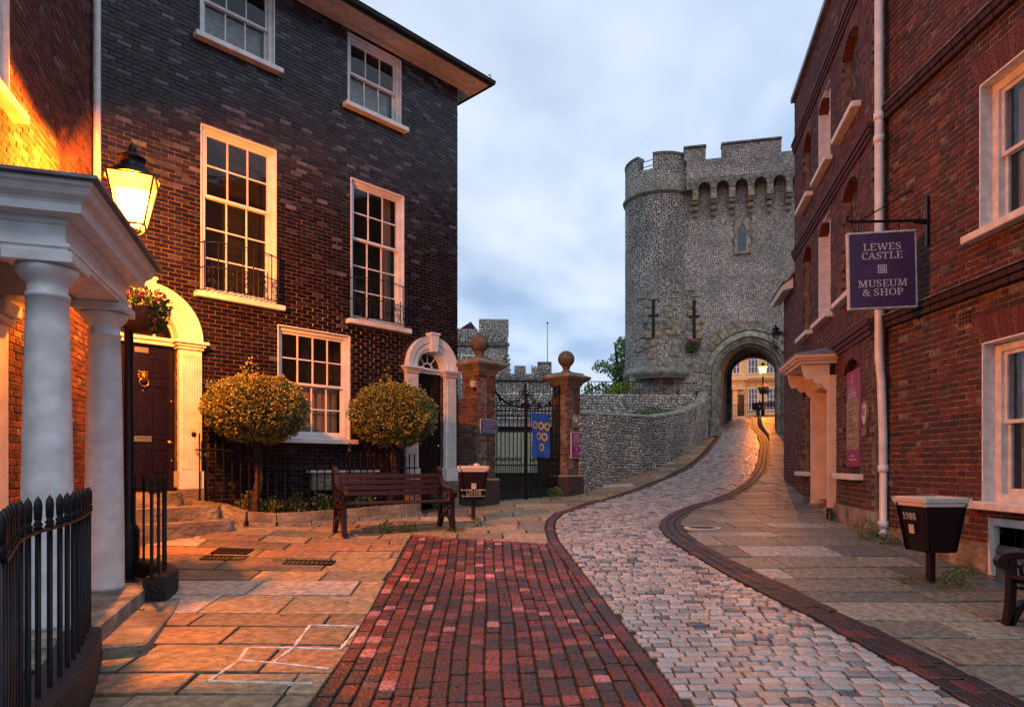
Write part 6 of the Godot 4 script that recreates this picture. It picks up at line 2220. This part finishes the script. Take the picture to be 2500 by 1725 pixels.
func hanging_sign() -> void:
	var o := thing("hanging_sign", "purple hanging sign reading Lewes Castle Museum and Shop", "sign", Transform3D(Basis(Vector3.UP, -0.06), at(5.25, 8.35, 0)))
	var br := Sh.new()
	br.tube([Vector3(-0.02, 4.63, 0), Vector3(-0.95, 4.63, 0), Vector3(-1.0, 4.65, 0), Vector3(-1.0, 4.7, 0), Vector3(-0.97, 4.71, 0)], 0.018, 8)
	br.box(Vector3(-0.02, 4.62, 0), Vector3(0.03, 0.62, 0.05))
	br.tube([Vector3(-0.85, 4.64, 0), Vector3(0.0, 5.16, -0.35)], 0.009, 6)
	br.tube([Vector3(0, 4.6, 0.0), Vector3(-0.2, 4.62, 0.0)], 0.024, 6)
	add(o, "bracket", br, M.iron)
	for x in [-0.86, -0.36]:
		var k := Sh.new()
		k.tube([Vector3(x, 4.62, 0), Vector3(x, 4.5, 0)], 0.008, 6)
		add(o, "hanger", k, M.iron)
	var bd := Node3D.new()
	bd.name = "board"
	o.add_child(bd, true)
	bd.transform = Transform3D(Basis(Vector3.BACK, 0.02) * Basis(Vector3.UP, -0.06), Vector3(-0.58, 4.01, 0))
	var s := Sh.new()
	s.bevel(Vector3.ZERO, Vector3(0.83, 0.98, 0.05), 0.008)
	add(bd, "border", s, M.sign_white)
	s = Sh.new()
	s.box(Vector3(0, 0, 0), Vector3(0.78, 0.93, 0.056))
	add(bd, "face", s, M.purple)
	for q in [["LEWES", 0.084, 0.29], ["CASTLE", 0.084, 0.178], ["MUSEUM", 0.084, -0.17], ["& SHOP", 0.084, -0.282]]:
		var t := lettering(bd, q[0], q[1], Vector3(0, q[2], 0.029), "sign_grey")
		t.transform = Transform3D(Basis.from_scale(Vector3(1.12, 1, 1)), Vector3(0, q[2], 0.029))
	maze(bd, Vector3(0, 0.01, 0.029), 0.105)

# ---------------------------------------------------------------- street furniture
func bench(label: String, x: float, d: float, turn: float, w: float, slat: String) -> void:
	var o := thing("park_bench", label, "bench", Transform3D(Basis(Vector3.UP, turn), gp(x, d, 0.008)), "park benches with cast iron ends")
	for sd in [-1, 1]:
		var e := Sh.new()
		var px: float = sd * w / 2
		var prof := [Vector2(-0.028, -0.03), Vector2(0.028, -0.03), Vector2(0.028, 0.03), Vector2(-0.028, 0.03)]
		var curve := func(pts: Array) -> Array:
			var c := Curve3D.new()
			for i in pts.size():
				var a: Array = pts[maxi(i - 1, 0)]
				var b: Array = pts[mini(i + 1, pts.size() - 1)]
				var tg := Vector3(0, b[1] - a[1], b[0] - a[0]) * 0.17
				c.add_point(Vector3(px, pts[i][1], pts[i][0]), -tg, tg)
			var r := []
			var l := c.get_baked_length()
			var n := maxi(2, int(l / 0.035))
			for i in n + 1: r.append(c.sample_baked(l * i / n))
			return r
		for path in [
			[[-0.37, 0.92], [-0.34, 0.95], [-0.3, 0.92], [-0.28, 0.83], [-0.22, 0.72], [-0.1, 0.64], [0.06, 0.615], [0.2, 0.625], [0.28, 0.61], [0.31, 0.57], [0.28, 0.53], [0.24, 0.55]],
			[[-0.34, 0.93], [-0.31, 0.72], [-0.25, 0.45], [-0.27, 0.25], [-0.32, 0.0]],
			[[0.2, 0.6], [0.2, 0.4], [0.21, 0.2], [0.24, 0.0]],
			[[-0.25, 0.42], [0.0, 0.4], [0.2, 0.43]],
			[[-0.3, 0.02], [-0.2, 0.2], [-0.03, 0.26], [0.13, 0.2], [0.22, 0.02]],
		]:
			e.sweep(curve.call(path), Vector3.RIGHT, prof)
		for r in [[-0.03, 0.33, 0.062], [0.06, 0.5, 0.06]]:
			var ring := []
			for i in 15: ring.append(Vector3(px, r[1] + sin(TAU * i / 14) * r[2], r[0] + cos(TAU * i / 14) * r[2]))
			e.tube(ring, 0.014, 5)
		for q in [[-0.24, 0.36, -0.09, 0.33], [0.2, 0.36, 0.03, 0.33], [-0.2, 0.46, 0.0, 0.5], [0.12, 0.52, 0.2, 0.56]]:
			e.tube([Vector3(px, q[1], q[0]), Vector3(px, q[3], q[2])], 0.013, 5)
		e.box(Vector3(px, 0.015, -0.32), Vector3(0.07, 0.03, 0.12))
		e.box(Vector3(px, 0.015, 0.24), Vector3(0.07, 0.03, 0.1))
		add(o, "bench_end", e, M.bench_iron if slat == "wood_slat" else M.iron)
	for i in 4:
		var s := Sh.new()
		var y := 0.575 + i * 0.084
		s.bevel(Vector3(0, y, -0.235 - i * 0.014), Vector3(w - 0.02, 0.068, 0.028), 0.006, Basis(Vector3.RIGHT, -0.16))
		add(o, "back_slat", s, M[slat])
	for i in 5:
		var s := Sh.new()
		s.bevel(Vector3(0, 0.435 + 0.006 * absf(i - 2), -0.17 + i * 0.09), Vector3(w - 0.02, 0.026, 0.075), 0.006)
		add(o, "seat_slat", s, M[slat])

func litter_bin(label: String, x: float, d: float, turn: float, words: String) -> void:
	var o := thing("litter_bin", label, "litter bin", Transform3D(Basis(Vector3.UP, turn) * Basis.from_scale(Vector3(0.9, 0.95, 0.9)), gp(x, d, 0.0)), "square litter bins on posts")
	var k := 0.97
	var ring := func(h: float, r: float) -> Array:
		var p := []
		var c := 0.03
		for q in [[-1, -1], [1, -1], [1, 1], [-1, 1]]:
			var a := Vector3(q[0] * r, h, q[1] * r)
			p.append(a - Vector3(q[0] * c if q[0] * q[1] > 0 else 0.0, 0, 0.0 if q[0] * q[1] > 0 else q[1] * c))
			p.append(a - Vector3(0.0 if q[0] * q[1] > 0 else q[0] * c, 0, q[1] * c if q[0] * q[1] > 0 else 0.0))
		return p
	var shell := func(rows: Array) -> Sh:
		var s := Sh.new()
		var rs := []
		for q in rows: rs.append(ring.call(q[0], q[1]))
		for i in rs.size() - 1:
			for j in 8: s.quad(rs[i][j], rs[i][(j + 1) % 8], rs[i + 1][(j + 1) % 8], rs[i + 1][j])
		for r in [rs[0]]:
			for j in range(1, 7): s.tri(r[0], r[j], r[j + 1])
		return s
	add(o, "body", shell.call([[0.36, 0.19], [0.38, 0.2], [0.89, 0.268], [0.89, 0.24], [0.45, 0.19]]), M.bin_body)
	add(o, "rim", shell.call([[0.86, 0.262], [0.865, 0.272], [0.9, 0.28], [0.91, 0.292], [0.95, 0.3], [0.965, 0.296], [0.965, 0.25], [0.87, 0.245]]), M.bin_rim)
	var s := Sh.new()
	s.bevel(Vector3(0, 0.18, 0), Vector3(0.075, 0.42, 0.075), 0.006)
	add(o, "post", s, M.bench_iron)
	var slope := atan2(0.068, 0.51)
	if words == "LITTER":
		for h in [0.533, 0.425]:
			add(o, "band", shell.call([[h, 0.2 + (h - 0.38) * 0.1333 + 0.001], [h, 0.2 + (h - 0.38) * 0.1333 + 0.008], [h + 0.016, 0.2 + (h - 0.364) * 0.1333 + 0.008], [h + 0.016, 0.2 + (h - 0.364) * 0.1333 + 0.001]]), M.sign_white)
		var t := lettering(o, words, 0.056, Vector3(0, 0.487, 0.2205), "sign_white", true, Basis(Vector3.RIGHT, slope))
		t.name = "lettering"
		s = Sh.new()
		s.smooth(true)
		s.ball(Vector3(0.06, 0.97, 0.08), 0.075, 10, 0.6)
		add(o, "paper_cup", s, M.sign_white)
		s = Sh.new()
		s.tube([Vector3(-0.14, 0.93, 0.1), Vector3(-0.05, 0.99, 0.1)], 0.014, 6)
		add(o, "straw", s, mat("green_plastic", [0.02, 0.2, 0.1], 0.4))
	else:
		lettering(o, words, 0.075, Vector3(-0.02, 0.75, 0.253), "sign_white", true, Basis(Vector3.RIGHT, slope))
	s = Sh.new()
	s.box(Vector3(0, 0.61, 0.235), Vector3(0.09, 0.1, 0.004), Basis(Vector3.RIGHT, slope))
	add(o, "sticker", s, M.paper)

func weed(label: String, x: float, d: float, r: float, h: float, n: int, leafy: bool) -> void:
	var o := thing("weed_clump", label, "weeds", Transform3D(Basis.IDENTITY, gp(x, d, 0.0)), "weeds in the paving joints")
	if leafy:
		leafing(o, "foliage", [[Vector3(0, h * 0.45, 0), Vector3(r, h * 0.5, r)]], n * 2, 0.026, [[0.05, 0.1, 0.02], [0.08, 0.13, 0.03], [0.1, 0.14, 0.04]], 0.1)
	else:
		var xs := []
		var cs := []
		for i in n:
			var a := rng.randf_range(0, TAU)
			var rr := r * sqrt(rng.randf())
			var lean := rng.randf_range(0.2, 0.9)
			var up := (Vector3(cos(a) * lean, 1.0, sin(a) * lean)).normalized()
			var side := up.cross(rnd_dir()).normalized()
			var ln := h * rng.randf_range(0.5, 1.1)
			xs.append(Transform3D(Basis(side * 0.5, up, side.cross(up)) * Basis.from_scale(Vector3(1, 1, 1) * ln / 0.06), Vector3(cos(a) * rr, 0.005, sin(a) * rr)))
			cs.append(vary([[0.06, 0.1, 0.02], [0.09, 0.13, 0.03], [0.12, 0.13, 0.04]][rng.randi() % 3], 0.3))
		copies(o, "blades", leaf_mesh(0.012, 0.06), M.leaf, xs, cs)

func furniture() -> void:
	rng.seed = 404
	bench("maroon park bench with slatted seat before the area railing", -1.72, 9.82, 0.5, 1.64, "wood_slat")
	bench("black iron bench end beside the museum basement window", 4.37, 4.74, -PI / 2, 1.6, "wood_slat")
	litter_bin("litter bin with LITTER lettering beside the maroon bench", -0.66, 11.3, 0.1, "LITTER")
	litter_bin("litter bin marked 1988 beside the museum", 4.42, 7.0, -1.5, "1988")
	for q in [
		["dark leafy weed under the maroon bench", -1.85, 9.75, 0.12, 0.2, 160, true], ["tuft of weeds under the maroon bench", -1.55, 9.9, 0.16, 0.16, 140, true],
		["grass tuft at the foot of the bench end beside the red paving", -0.85, 9.9, 0.14, 0.1, 120, false], ["weed growing between flags before the LITTER bin", -0.55, 10.4, 0.08, 0.16, 90, true],
		["grass round the foot of the 1988 bin", 4.4, 6.9, 0.34, 0.07, 420, false], ["leafy weed at the foot of the 1988 bin", 4.62, 6.95, 0.1, 0.16, 120, true],
		["tall weed at the museum corner plinth", 4.92, 9.2, 0.16, 0.32, 240, true], ["ivy tuft at the foot of the white downpipe", 5.05, 8.9, 0.14, 0.14, 160, true],
		["green weeds along the plinth by the blind window", 6.02, 13.4, 0.16, 0.14, 160, true], ["small weed under the museum basement window", 5.05, 7.4, 0.14, 0.1, 120, true],
		["fern growing on the second door step", -4.35, 9.35, 0.1, 0.1, 200, true], ["tall nettle beside the far arched doorway", -1.42, 12.6, 0.12, 0.62, 240, true],
		["leafy plant at the foot of the pillar by the flint wall", 0.98, 14.9, 0.2, 0.3, 300, true], ["grass line in the joint beside the iron grate", -2.75, 7.95, 0.12, 0.05, 120, false],
		["moss and grass in the joint near the red paving", -1.6, 6.2, 0.08, 0.04, 80, false], ["weed tuft at the foot of the porch plinth", -3.3, 5.85, 0.06, 0.06, 60, true],
		["green clump at the base of the flint wall by the arch", 11.1, 27.6, 0.35, 0.5, 260, true],
	]:
		weed(q[0], q[1], q[2], q[3], q[4], q[5], q[6])
	# stray fallen leaves and litter flecks
	var fl := Sh.new()
	for i in 60:
		var x := rng.randf_range(-3.0, 4.6)
		var d := rng.randf_range(3.9, 10.5)
		var c := gp(x, d, 0.026)
		var a := rng.randf_range(0, TAU)
		var l := rng.randf_range(0.006, 0.02)
		var u := Vector3(cos(a), 0.15, sin(a)) * l
		var v := Vector3(-sin(a), 0.1, cos(a)) * l * 0.5
		fl.quad(c - u, c - v, c + u, c + v)
	tag(add(self, "fallen_petals", fl, M.white_joint), "scattered pale petals and flecks on the paving", "petals", "", "stuff")

# ---------------------------------------------------------------- beyond
func crenels(parent: Node3D, x0: float, x1: float, y: float, n: int, m: String) -> void:
	var w := (x1 - x0) / (2 * n - 1)
	for i in n:
		var s := Sh.new()
		s.span(x0 + 2 * i * w, x0 + (2 * i + 1) * w, y, y + 0.55, -0.35, 0.05)
		add(parent, "merlon", s, M[m])

func far_window(parent: Node3D, x: float, y: float, w: float, h: float, cols: int, rows: int) -> void:
	var s := Sh.new()
	var f := 0.07
	for q in [[x - w / 2, x - w / 2 + f, y, y + h], [x + w / 2 - f, x + w / 2, y, y + h], [x - w / 2 + f, x + w / 2 - f, y, y + f], [x - w / 2 + f, x + w / 2 - f, y + h - f, y + h]]:
		s.span(q[0], q[1], q[2], q[3], 0.0, 0.07)
	for i in range(1, cols): s.span(x - w / 2 + w * i / cols - 0.025, x - w / 2 + w * i / cols + 0.025, y + f, y + h - f, 0.01, 0.06)
	for j in range(1, rows): s.span(x - w / 2 + f, x + w / 2 - f, y + h * j / rows - 0.02, y + h * j / rows + 0.02, 0.012, 0.055)
	var win := add(parent, "window", s, M.white)
	s = Sh.new()
	s.span(x - w / 2 + f, x + w / 2 - f, y + f, y + h - f, 0.005, 0.02)
	add(win, "pane", s, M.glass_leaded)

func background() -> void:
	rng.seed = 505
	var fm := flint_mesh()
	var never := func(_x: float, _y: float) -> bool: return false
	var wts := [0.3, 0.3, 0.16, 0.08, 0.08, 0.08]
	var t := thing("castle_lodge", "tall flint lodge with stepped battlement behind the gate pillars", "castle", frame(-6.0, 40.0, 1.0, 0.05))
	var s := Sh.new()
	s.span(0, 5.75, 2.0, 9.4, -6.0, 0.0)
	add(t, "wall", s, M.mortar_flint)
	s = Sh.new()
	s.bevel(Vector3(2.9, 8.85, 0.03), Vector3(5.9, 0.22, 0.16), 0.03)
	add(t, "string_course", s, M.coping)
	for q in [[0.0, 3.9, 9.8], [4.0, 5.8, 10.4]]:
		s = Sh.new()
		s.span(q[0], q[1], 9.4, q[2], -0.5, 0.04)
		add(t, "merlon", s, M.mortar_flint)
	s = Sh.new()
	s.prism(V2([[1.9, 9.4], [4.3, 9.4], [3.5, 10.45]]), -3.0, -1.0)
	add(t, "gable", s, M.red_brick_2)
	far_window(t, 3.45, 6.5, 1.1, 1.7, 3, 2)
	var acc := [[], []]
	flints(acc, Vector3(2.5, 4.0, 0), Vector3.RIGHT, Vector3.UP, 3.25, 4.7, 0.15, 0.13, never, wts)
	flints(acc, Vector3(2.5, 9.0, 0.04), Vector3.RIGHT, Vector3.UP, 3.25, 0.75, 0.15, 0.13, never, wts)
	flints(acc, Vector3(4.0, 9.75, 0.04), Vector3.RIGHT, Vector3.UP, 1.8, 0.6, 0.15, 0.13, never, wts)
	copies(t, "flints", fm, M.flint_many, acc[0], acc[1])
	var iv := Node3D.new()
	iv.name = "ivy"
	t.add_child(iv, true)
	leafing(iv, "ivy_leaves", [[Vector3(4.95, 6.9, 0.06), Vector3(0.35, 0.6, 0.1)], [Vector3(5.7, 7.4, 0.06), Vector3(0.15, 0.9, 0.1)]], 350, 0.14, [[0.06, 0.09, 0.02], [0.08, 0.12, 0.03]], 0.2)
	var r := thing("castle_range", "low crenellated flint range with pointed windows behind the gate", "castle", frame(-0.9, 38.5, 1.0, 0.02))
	s = Sh.new()
	s.span(0, 3.2, 2.0, 6.55, -5.0, 0.0)
	add(r, "wall", s, M.mortar_flint)
	s = Sh.new()
	s.bevel(Vector3(1.6, 6.5, 0.04), Vector3(3.3, 0.16, 0.16), 0.03)
	add(r, "string_course", s, M.coping)
	for q in [[0.0, 3.2, 6.85], [0.15, 0.75, 7.3], [1.05, 1.7, 7.3], [2.05, 3.2, 7.2], [2.4, 3.2, 7.55]]:
		s = Sh.new()
		s.span(q[0], q[1], 6.58, q[2], -0.4, 0.03)
		add(r, "merlon", s, M.mortar_flint)
	far_window(r, 1.2, 4.55, 1.2, 1.2, 3, 2)
	acc = [[], []]
	flints(acc, Vector3(0, 3.5, 0), Vector3.RIGHT, Vector3.UP, 3.2, 2.95, 0.14, 0.12, never, wts)
	flints(acc, Vector3(0, 6.6, 0.03), Vector3.RIGHT, Vector3.UP, 3.2, 0.25, 0.14, 0.12, never, wts)
	for q in [[0.15, 0.6], [1.05, 0.65], [2.05, 1.15]]: flints(acc, Vector3(q[0], 6.85, 0.03), Vector3.RIGHT, Vector3.UP, q[1], 0.45, 0.14, 0.12, never, wts)
	copies(r, "flints", fm, M.flint_many, acc[0], acc[1])
	var fp := thing("flagpole", "thin white flagpole rising behind the crenellated range", "flagpole", Transform3D(Basis.IDENTITY, at(2.3, 43.0, 5.0)))
	s = Sh.new()
	s.tube([Vector3(0, 0, 0), Vector3(0, 3.0, 0)], 0.06, 8)
	s.tube([Vector3(0, 3.0, 0), Vector3(0, 5.7, 0)], 0.045, 8, 0.03)
	add(fp, "pole", s, M.white)
	s = Sh.new()
	s.ball(Vector3(0, 5.75, 0), 0.07, 8)
	add(fp, "truck", s, M.iron_dull)
	# trees beyond the terrace
	var tr := thing("garden_tree", "loose green tree standing beside the castle turret", "tree", Transform3D(Basis.IDENTITY, at(6.0, 36.0, 3.0)))
	s = Sh.new()
	s.tube([Vector3(0, 0, 0), Vector3(0.1, 2.0, 0), Vector3(-0.2, 3.6, 0), Vector3(-0.4, 5.0, 0)], 0.16, 8, 0.05)
	for i in 6: s.tube([Vector3(0, 1.8 + i * 0.3, 0), Vector3(cos(i * 1.3) * 1.2, 3.0 + i * 0.35, sin(i * 1.3) * 0.8)], 0.06, 5, 0.02)
	add(tr, "trunk", s, M.bark)
	var bl := []
	for i in 22:
		bl.append([Vector3(rng.randf_range(-1.7, 1.5), rng.randf_range(2.0, 5.2), rng.randf_range(-1.0, 1.0)), Vector3(rng.randf_range(0.3, 0.65), rng.randf_range(0.25, 0.5), 0.5)])
	leafing(tr, "crown", bl, 5200, 0.15, [[0.14, 0.24, 0.05], [0.2, 0.3, 0.08], [0.09, 0.17, 0.04], [0.26, 0.34, 0.1]], 0.1)
	var sb := thing("golden_shrub", "bright yellow green shrub above the terrace wall", "shrub", Transform3D(Basis.IDENTITY, at(5.3, 31.0, 4.2)))
	s = Sh.new()
	for i in 5: s.tube([Vector3(0, -0.2, 0), Vector3(cos(i * 1.25) * 0.5, 0.6, sin(i * 1.25) * 0.4)], 0.04, 5, 0.012)
	add(sb, "stems", s, M.bark)
	leafing(sb, "foliage", [[Vector3(0, 0.65, 0), Vector3(0.85, 0.6, 0.6)], [Vector3(-0.6, 0.5, 0), Vector3(0.5, 0.4, 0.5)]], 2200, 0.1, [[0.3, 0.34, 0.03], [0.22, 0.28, 0.03], [0.14, 0.2, 0.03]], 0.2)
	var sb2 := thing("ground_shrub", "low green shrub between the flint wall and turret base", "shrub", Transform3D(Basis.IDENTITY, at(5.9, 27.2, 3.1)))
	s = Sh.new()
	s.tube([Vector3(0, -0.6, 0), Vector3(0, 0.3, 0)], 0.05, 6)
	add(sb2, "stem", s, M.bark)
	leafing(sb2, "foliage", [[Vector3(0, 0.3, 0), Vector3(1.1, 0.5, 0.6)], [Vector3(0.9, 0.3, 0), Vector3(0.7, 0.35, 0.5)]], 2600, 0.1, [[0.09, 0.15, 0.05], [0.12, 0.19, 0.07], [0.06, 0.11, 0.03]], 0.2)
	# the yellow house beyond the arch
	var h := thing("stucco_house", "cream yellow stucco house with porch seen through the castle arch", "house", frame(12.0, 52.5, 0.985, -0.17))
	s = Sh.new()
	s.span(0, 14, 3.0, 15.0, -6, 0)
	add(h, "wall", s, M.stucco)
	s = Sh.new()
	s.span(-0.1, 14.1, 8.05, 8.2, -0.1, 0.25)
	s.span(-0.1, 14.1, 8.2, 8.32, -0.1, 0.36)
	s.span(0, 14, 7.7, 7.76, 0.0, 0.05)
	add(h, "cornice", s, M.stucco)
	for i in 6:
		s = Sh.new()
		s.span(0, 14, 5.4 + i * 0.5, 5.43 + i * 0.5, 0.001, 0.02)
		add(h, "rustication", s, M.cream)
	for x in [5.4, 6.75, 8.1]:
		far_window(h, x, 8.6, 0.8, 2.2, 3, 4)
		if x > 6: far_window(h, x, 5.75, 0.75, 1.75, 3, 4)
	s = Sh.new()
	s.span(4.2, 6.0, 7.3, 8.0, 0.37, 1.0)
	s.span(4.05, 6.15, 8.0, 8.2, 0.37, 1.2)
	for x in [4.4, 5.3]: s.span(x - 0.18, x + 0.18, 4.5, 7.3, 0.5, 0.9)
	add(h, "porch", s, M.stucco)
	s = Sh.new()
	s.span(5.5, 6.1, 4.6, 7.0, 0.005, 0.1)
	add(h, "door", s, M.door_black)
	var rl := thing("front_railing", "dark iron railing before the yellow house beyond the arch", "railing", frame(13.5, 50.3, 0.985, -0.17))
	for i in 34:
		s = Sh.new()
		s.tube([Vector3(i * 0.15, 4.6, 0), Vector3(i * 0.15, 6.15, 0)], 0.014, 4)
		add(rl, "bar", s, M.iron)
	s = Sh.new()
	for y in [4.95, 6.02]: s.tube([Vector3(0, y, 0), Vector3(5, y, 0)], 0.02, 5)
	add(rl, "rail", s, M.iron)
	var bn := thing("street_bin", "black litter bin on a post beyond the castle arch", "litter bin", Transform3D(Basis(Vector3.UP, 0.4) * Basis.from_scale(Vector3.ONE * 0.72), gp(14.9, 40.3)))
	s = Sh.new()
	s.hexa([Vector3(-0.24, 0.5, -0.24), Vector3(0.24, 0.5, -0.24), Vector3(0.24, 0.5, 0.24), Vector3(-0.24, 0.5, 0.24), Vector3(-0.32, 1.1, -0.32), Vector3(0.32, 1.1, -0.32), Vector3(0.32, 1.1, 0.32), Vector3(-0.32, 1.1, 0.32)])
	add(bn, "body", s, M.bin_body)
	s = Sh.new()
	s.box(Vector3(0, 0.25, 0), Vector3(0.1, 0.5, 0.1))
	add(bn, "post", s, M.iron)
	s = Sh.new()
	s.box(Vector3(0, 0.8, 0.285), Vector3(0.12, 0.14, 0.01), Basis(Vector3.RIGHT, 0.13))
	add(bn, "sticker", s, M.paper)
	bench("dark bench beyond the castle arch beside a bin", 15.9, 40.6, -0.5, 1.5, "wood_slat")

# ---------------------------------------------------------------- sky, light, camera
func sky_panorama() -> ImageTexture:
	var w := 1024
	var h := 512
	var im := Image.create(w, h, false, Image.FORMAT_RGBF)
	var a := FastNoiseLite.new()
	a.seed = 12; a.frequency = 0.55; a.fractal_octaves = 5
	var b := FastNoiseLite.new()
	b.seed = 40; b.frequency = 0.9; b.fractal_octaves = 5
	var f := FastNoiseLite.new()
	f.seed = 77; f.frequency = 2.4; f.fractal_octaves = 5
	for y in h:
		var el := PI * (0.5 - (y + 0.5) / h)
		for x in w:
			var az := TAU * ((x + 0.5) / w - 0.5)
			var dir := Vector3(sin(az) * cos(el), sin(el), -cos(az) * cos(el))
			var k := maxf(dir.y, 0.0)
			var q := Vector3(dir.x, 0, dir.z) / (k + 0.18)
			var c := 0.5 + 0.85 * a.get_noise_3d(q.x * 1.3 + 0.3 * q.z, q.z * 0.85, 1.0)
			var c2 := 0.5 + 0.7 * b.get_noise_3d(q.x * 1.3, q.z * 0.55 + 4.0, 7.0)
			var c3 := f.get_noise_3d(q.x * 1.3 + 0.3 * q.z, q.z * 1.0, 3.0)
			var cloud := clampf((c * 0.8 + c2 * 0.5 - 0.65) * 1.25 + 0.62 + c3 * 0.22, 0.0, 1.0)
			cloud = cloud * cloud * (3.0 - 2.0 * cloud)
			var blue := Color(0.17, 0.32, 0.57).lerp(Color(0.27, 0.4, 0.62), smoothstep(0.0, 0.5, k))
			var white := Color(0.56, 0.64, 0.76).lerp(Color(0.4, 0.48, 0.64), smoothstep(0.25, 0.9, k))
			var col := blue.lerp(white, cloud * 0.95 + 0.05)
			col = col * (1.0 + 0.13 * c3 + 0.16 * (c2 - 0.5))
			col = col * 1.22
			if dir.y < 0.0: col = Color(0.2, 0.2, 0.22)
			im.set_pixel(x, y, col)
	return ImageTexture.create_from_image(im)

func _ready() -> void:
	var cam := Camera3D.new()
	cam.name = "camera"
	cam.projection = Camera3D.PROJECTION_FRUSTUM
	cam.near = 0.05
	cam.far = 900.0
	cam.size = 0.05 * 1725.0 / FPX
	cam.frustum_offset = Vector2(0.0, 0.05 * (HPX - 862.5) / FPX)
	cam.position = Vector3(0, EYE, 0)
	cam.current = true
	add_child(cam)
	var env := Environment.new()
	env.background_mode = Environment.BG_SKY
	var sky := Sky.new()
	var sm := PanoramaSkyMaterial.new()
	sm.panorama = sky_panorama()
	sky.sky_material = sm
	env.sky = sky
	env.background_energy_multiplier = 1.0
	env.tonemap_mode = Environment.TONE_MAPPER_LINEAR
	env.tonemap_exposure = 1.15
	env.sdfgi_enabled = true
	env.ssao_enabled = true
	env.ssil_enabled = true
	var we := WorldEnvironment.new()
	we.name = "environment"
	we.environment = env
	add_child(we)
	var sun := DirectionalLight3D.new()
	sun.name = "sun"
	sun.light_energy = 0.3
	sun.light_color = Color(1.0, 0.98, 0.96)
	sun.light_angular_distance = 40.0
	sun.shadow_enabled = true
	sun.rotation = Vector3(deg_to_rad(-58.0), deg_to_rad(6.0), 0)
	add_child(sun)

	make_materials()
	build_ground()
	dark_house()
	porch_house()
	museum_near()
	museum_far()
	annexe()
	castle()
	flint_walls()
	gate()
	background()
	lamp_posts()
	railing("black spear topped railing curving on its plinth beside the white columns", [[-2.95, 4.62], [-2.62, 4.0], [-2.4, 3.5], [-2.28, 3.15], [-2.1, 2.8], [-1.9, 2.5], [-1.7, 2.2]], 1.4, 0.42, 17, 0.12, 0.26, 0.04)
	railing("black spear topped railing behind the porch column under the street lamp", [[-3.38, 6.22], [-3.5, 6.7], [-3.8, 7.1], [-4.3, 7.45], [-4.9, 7.7]], 1.46, 0.5, 13, 0.1, 0.26, 0.02)
	area_front()
	hanging_sign()
	furniture()
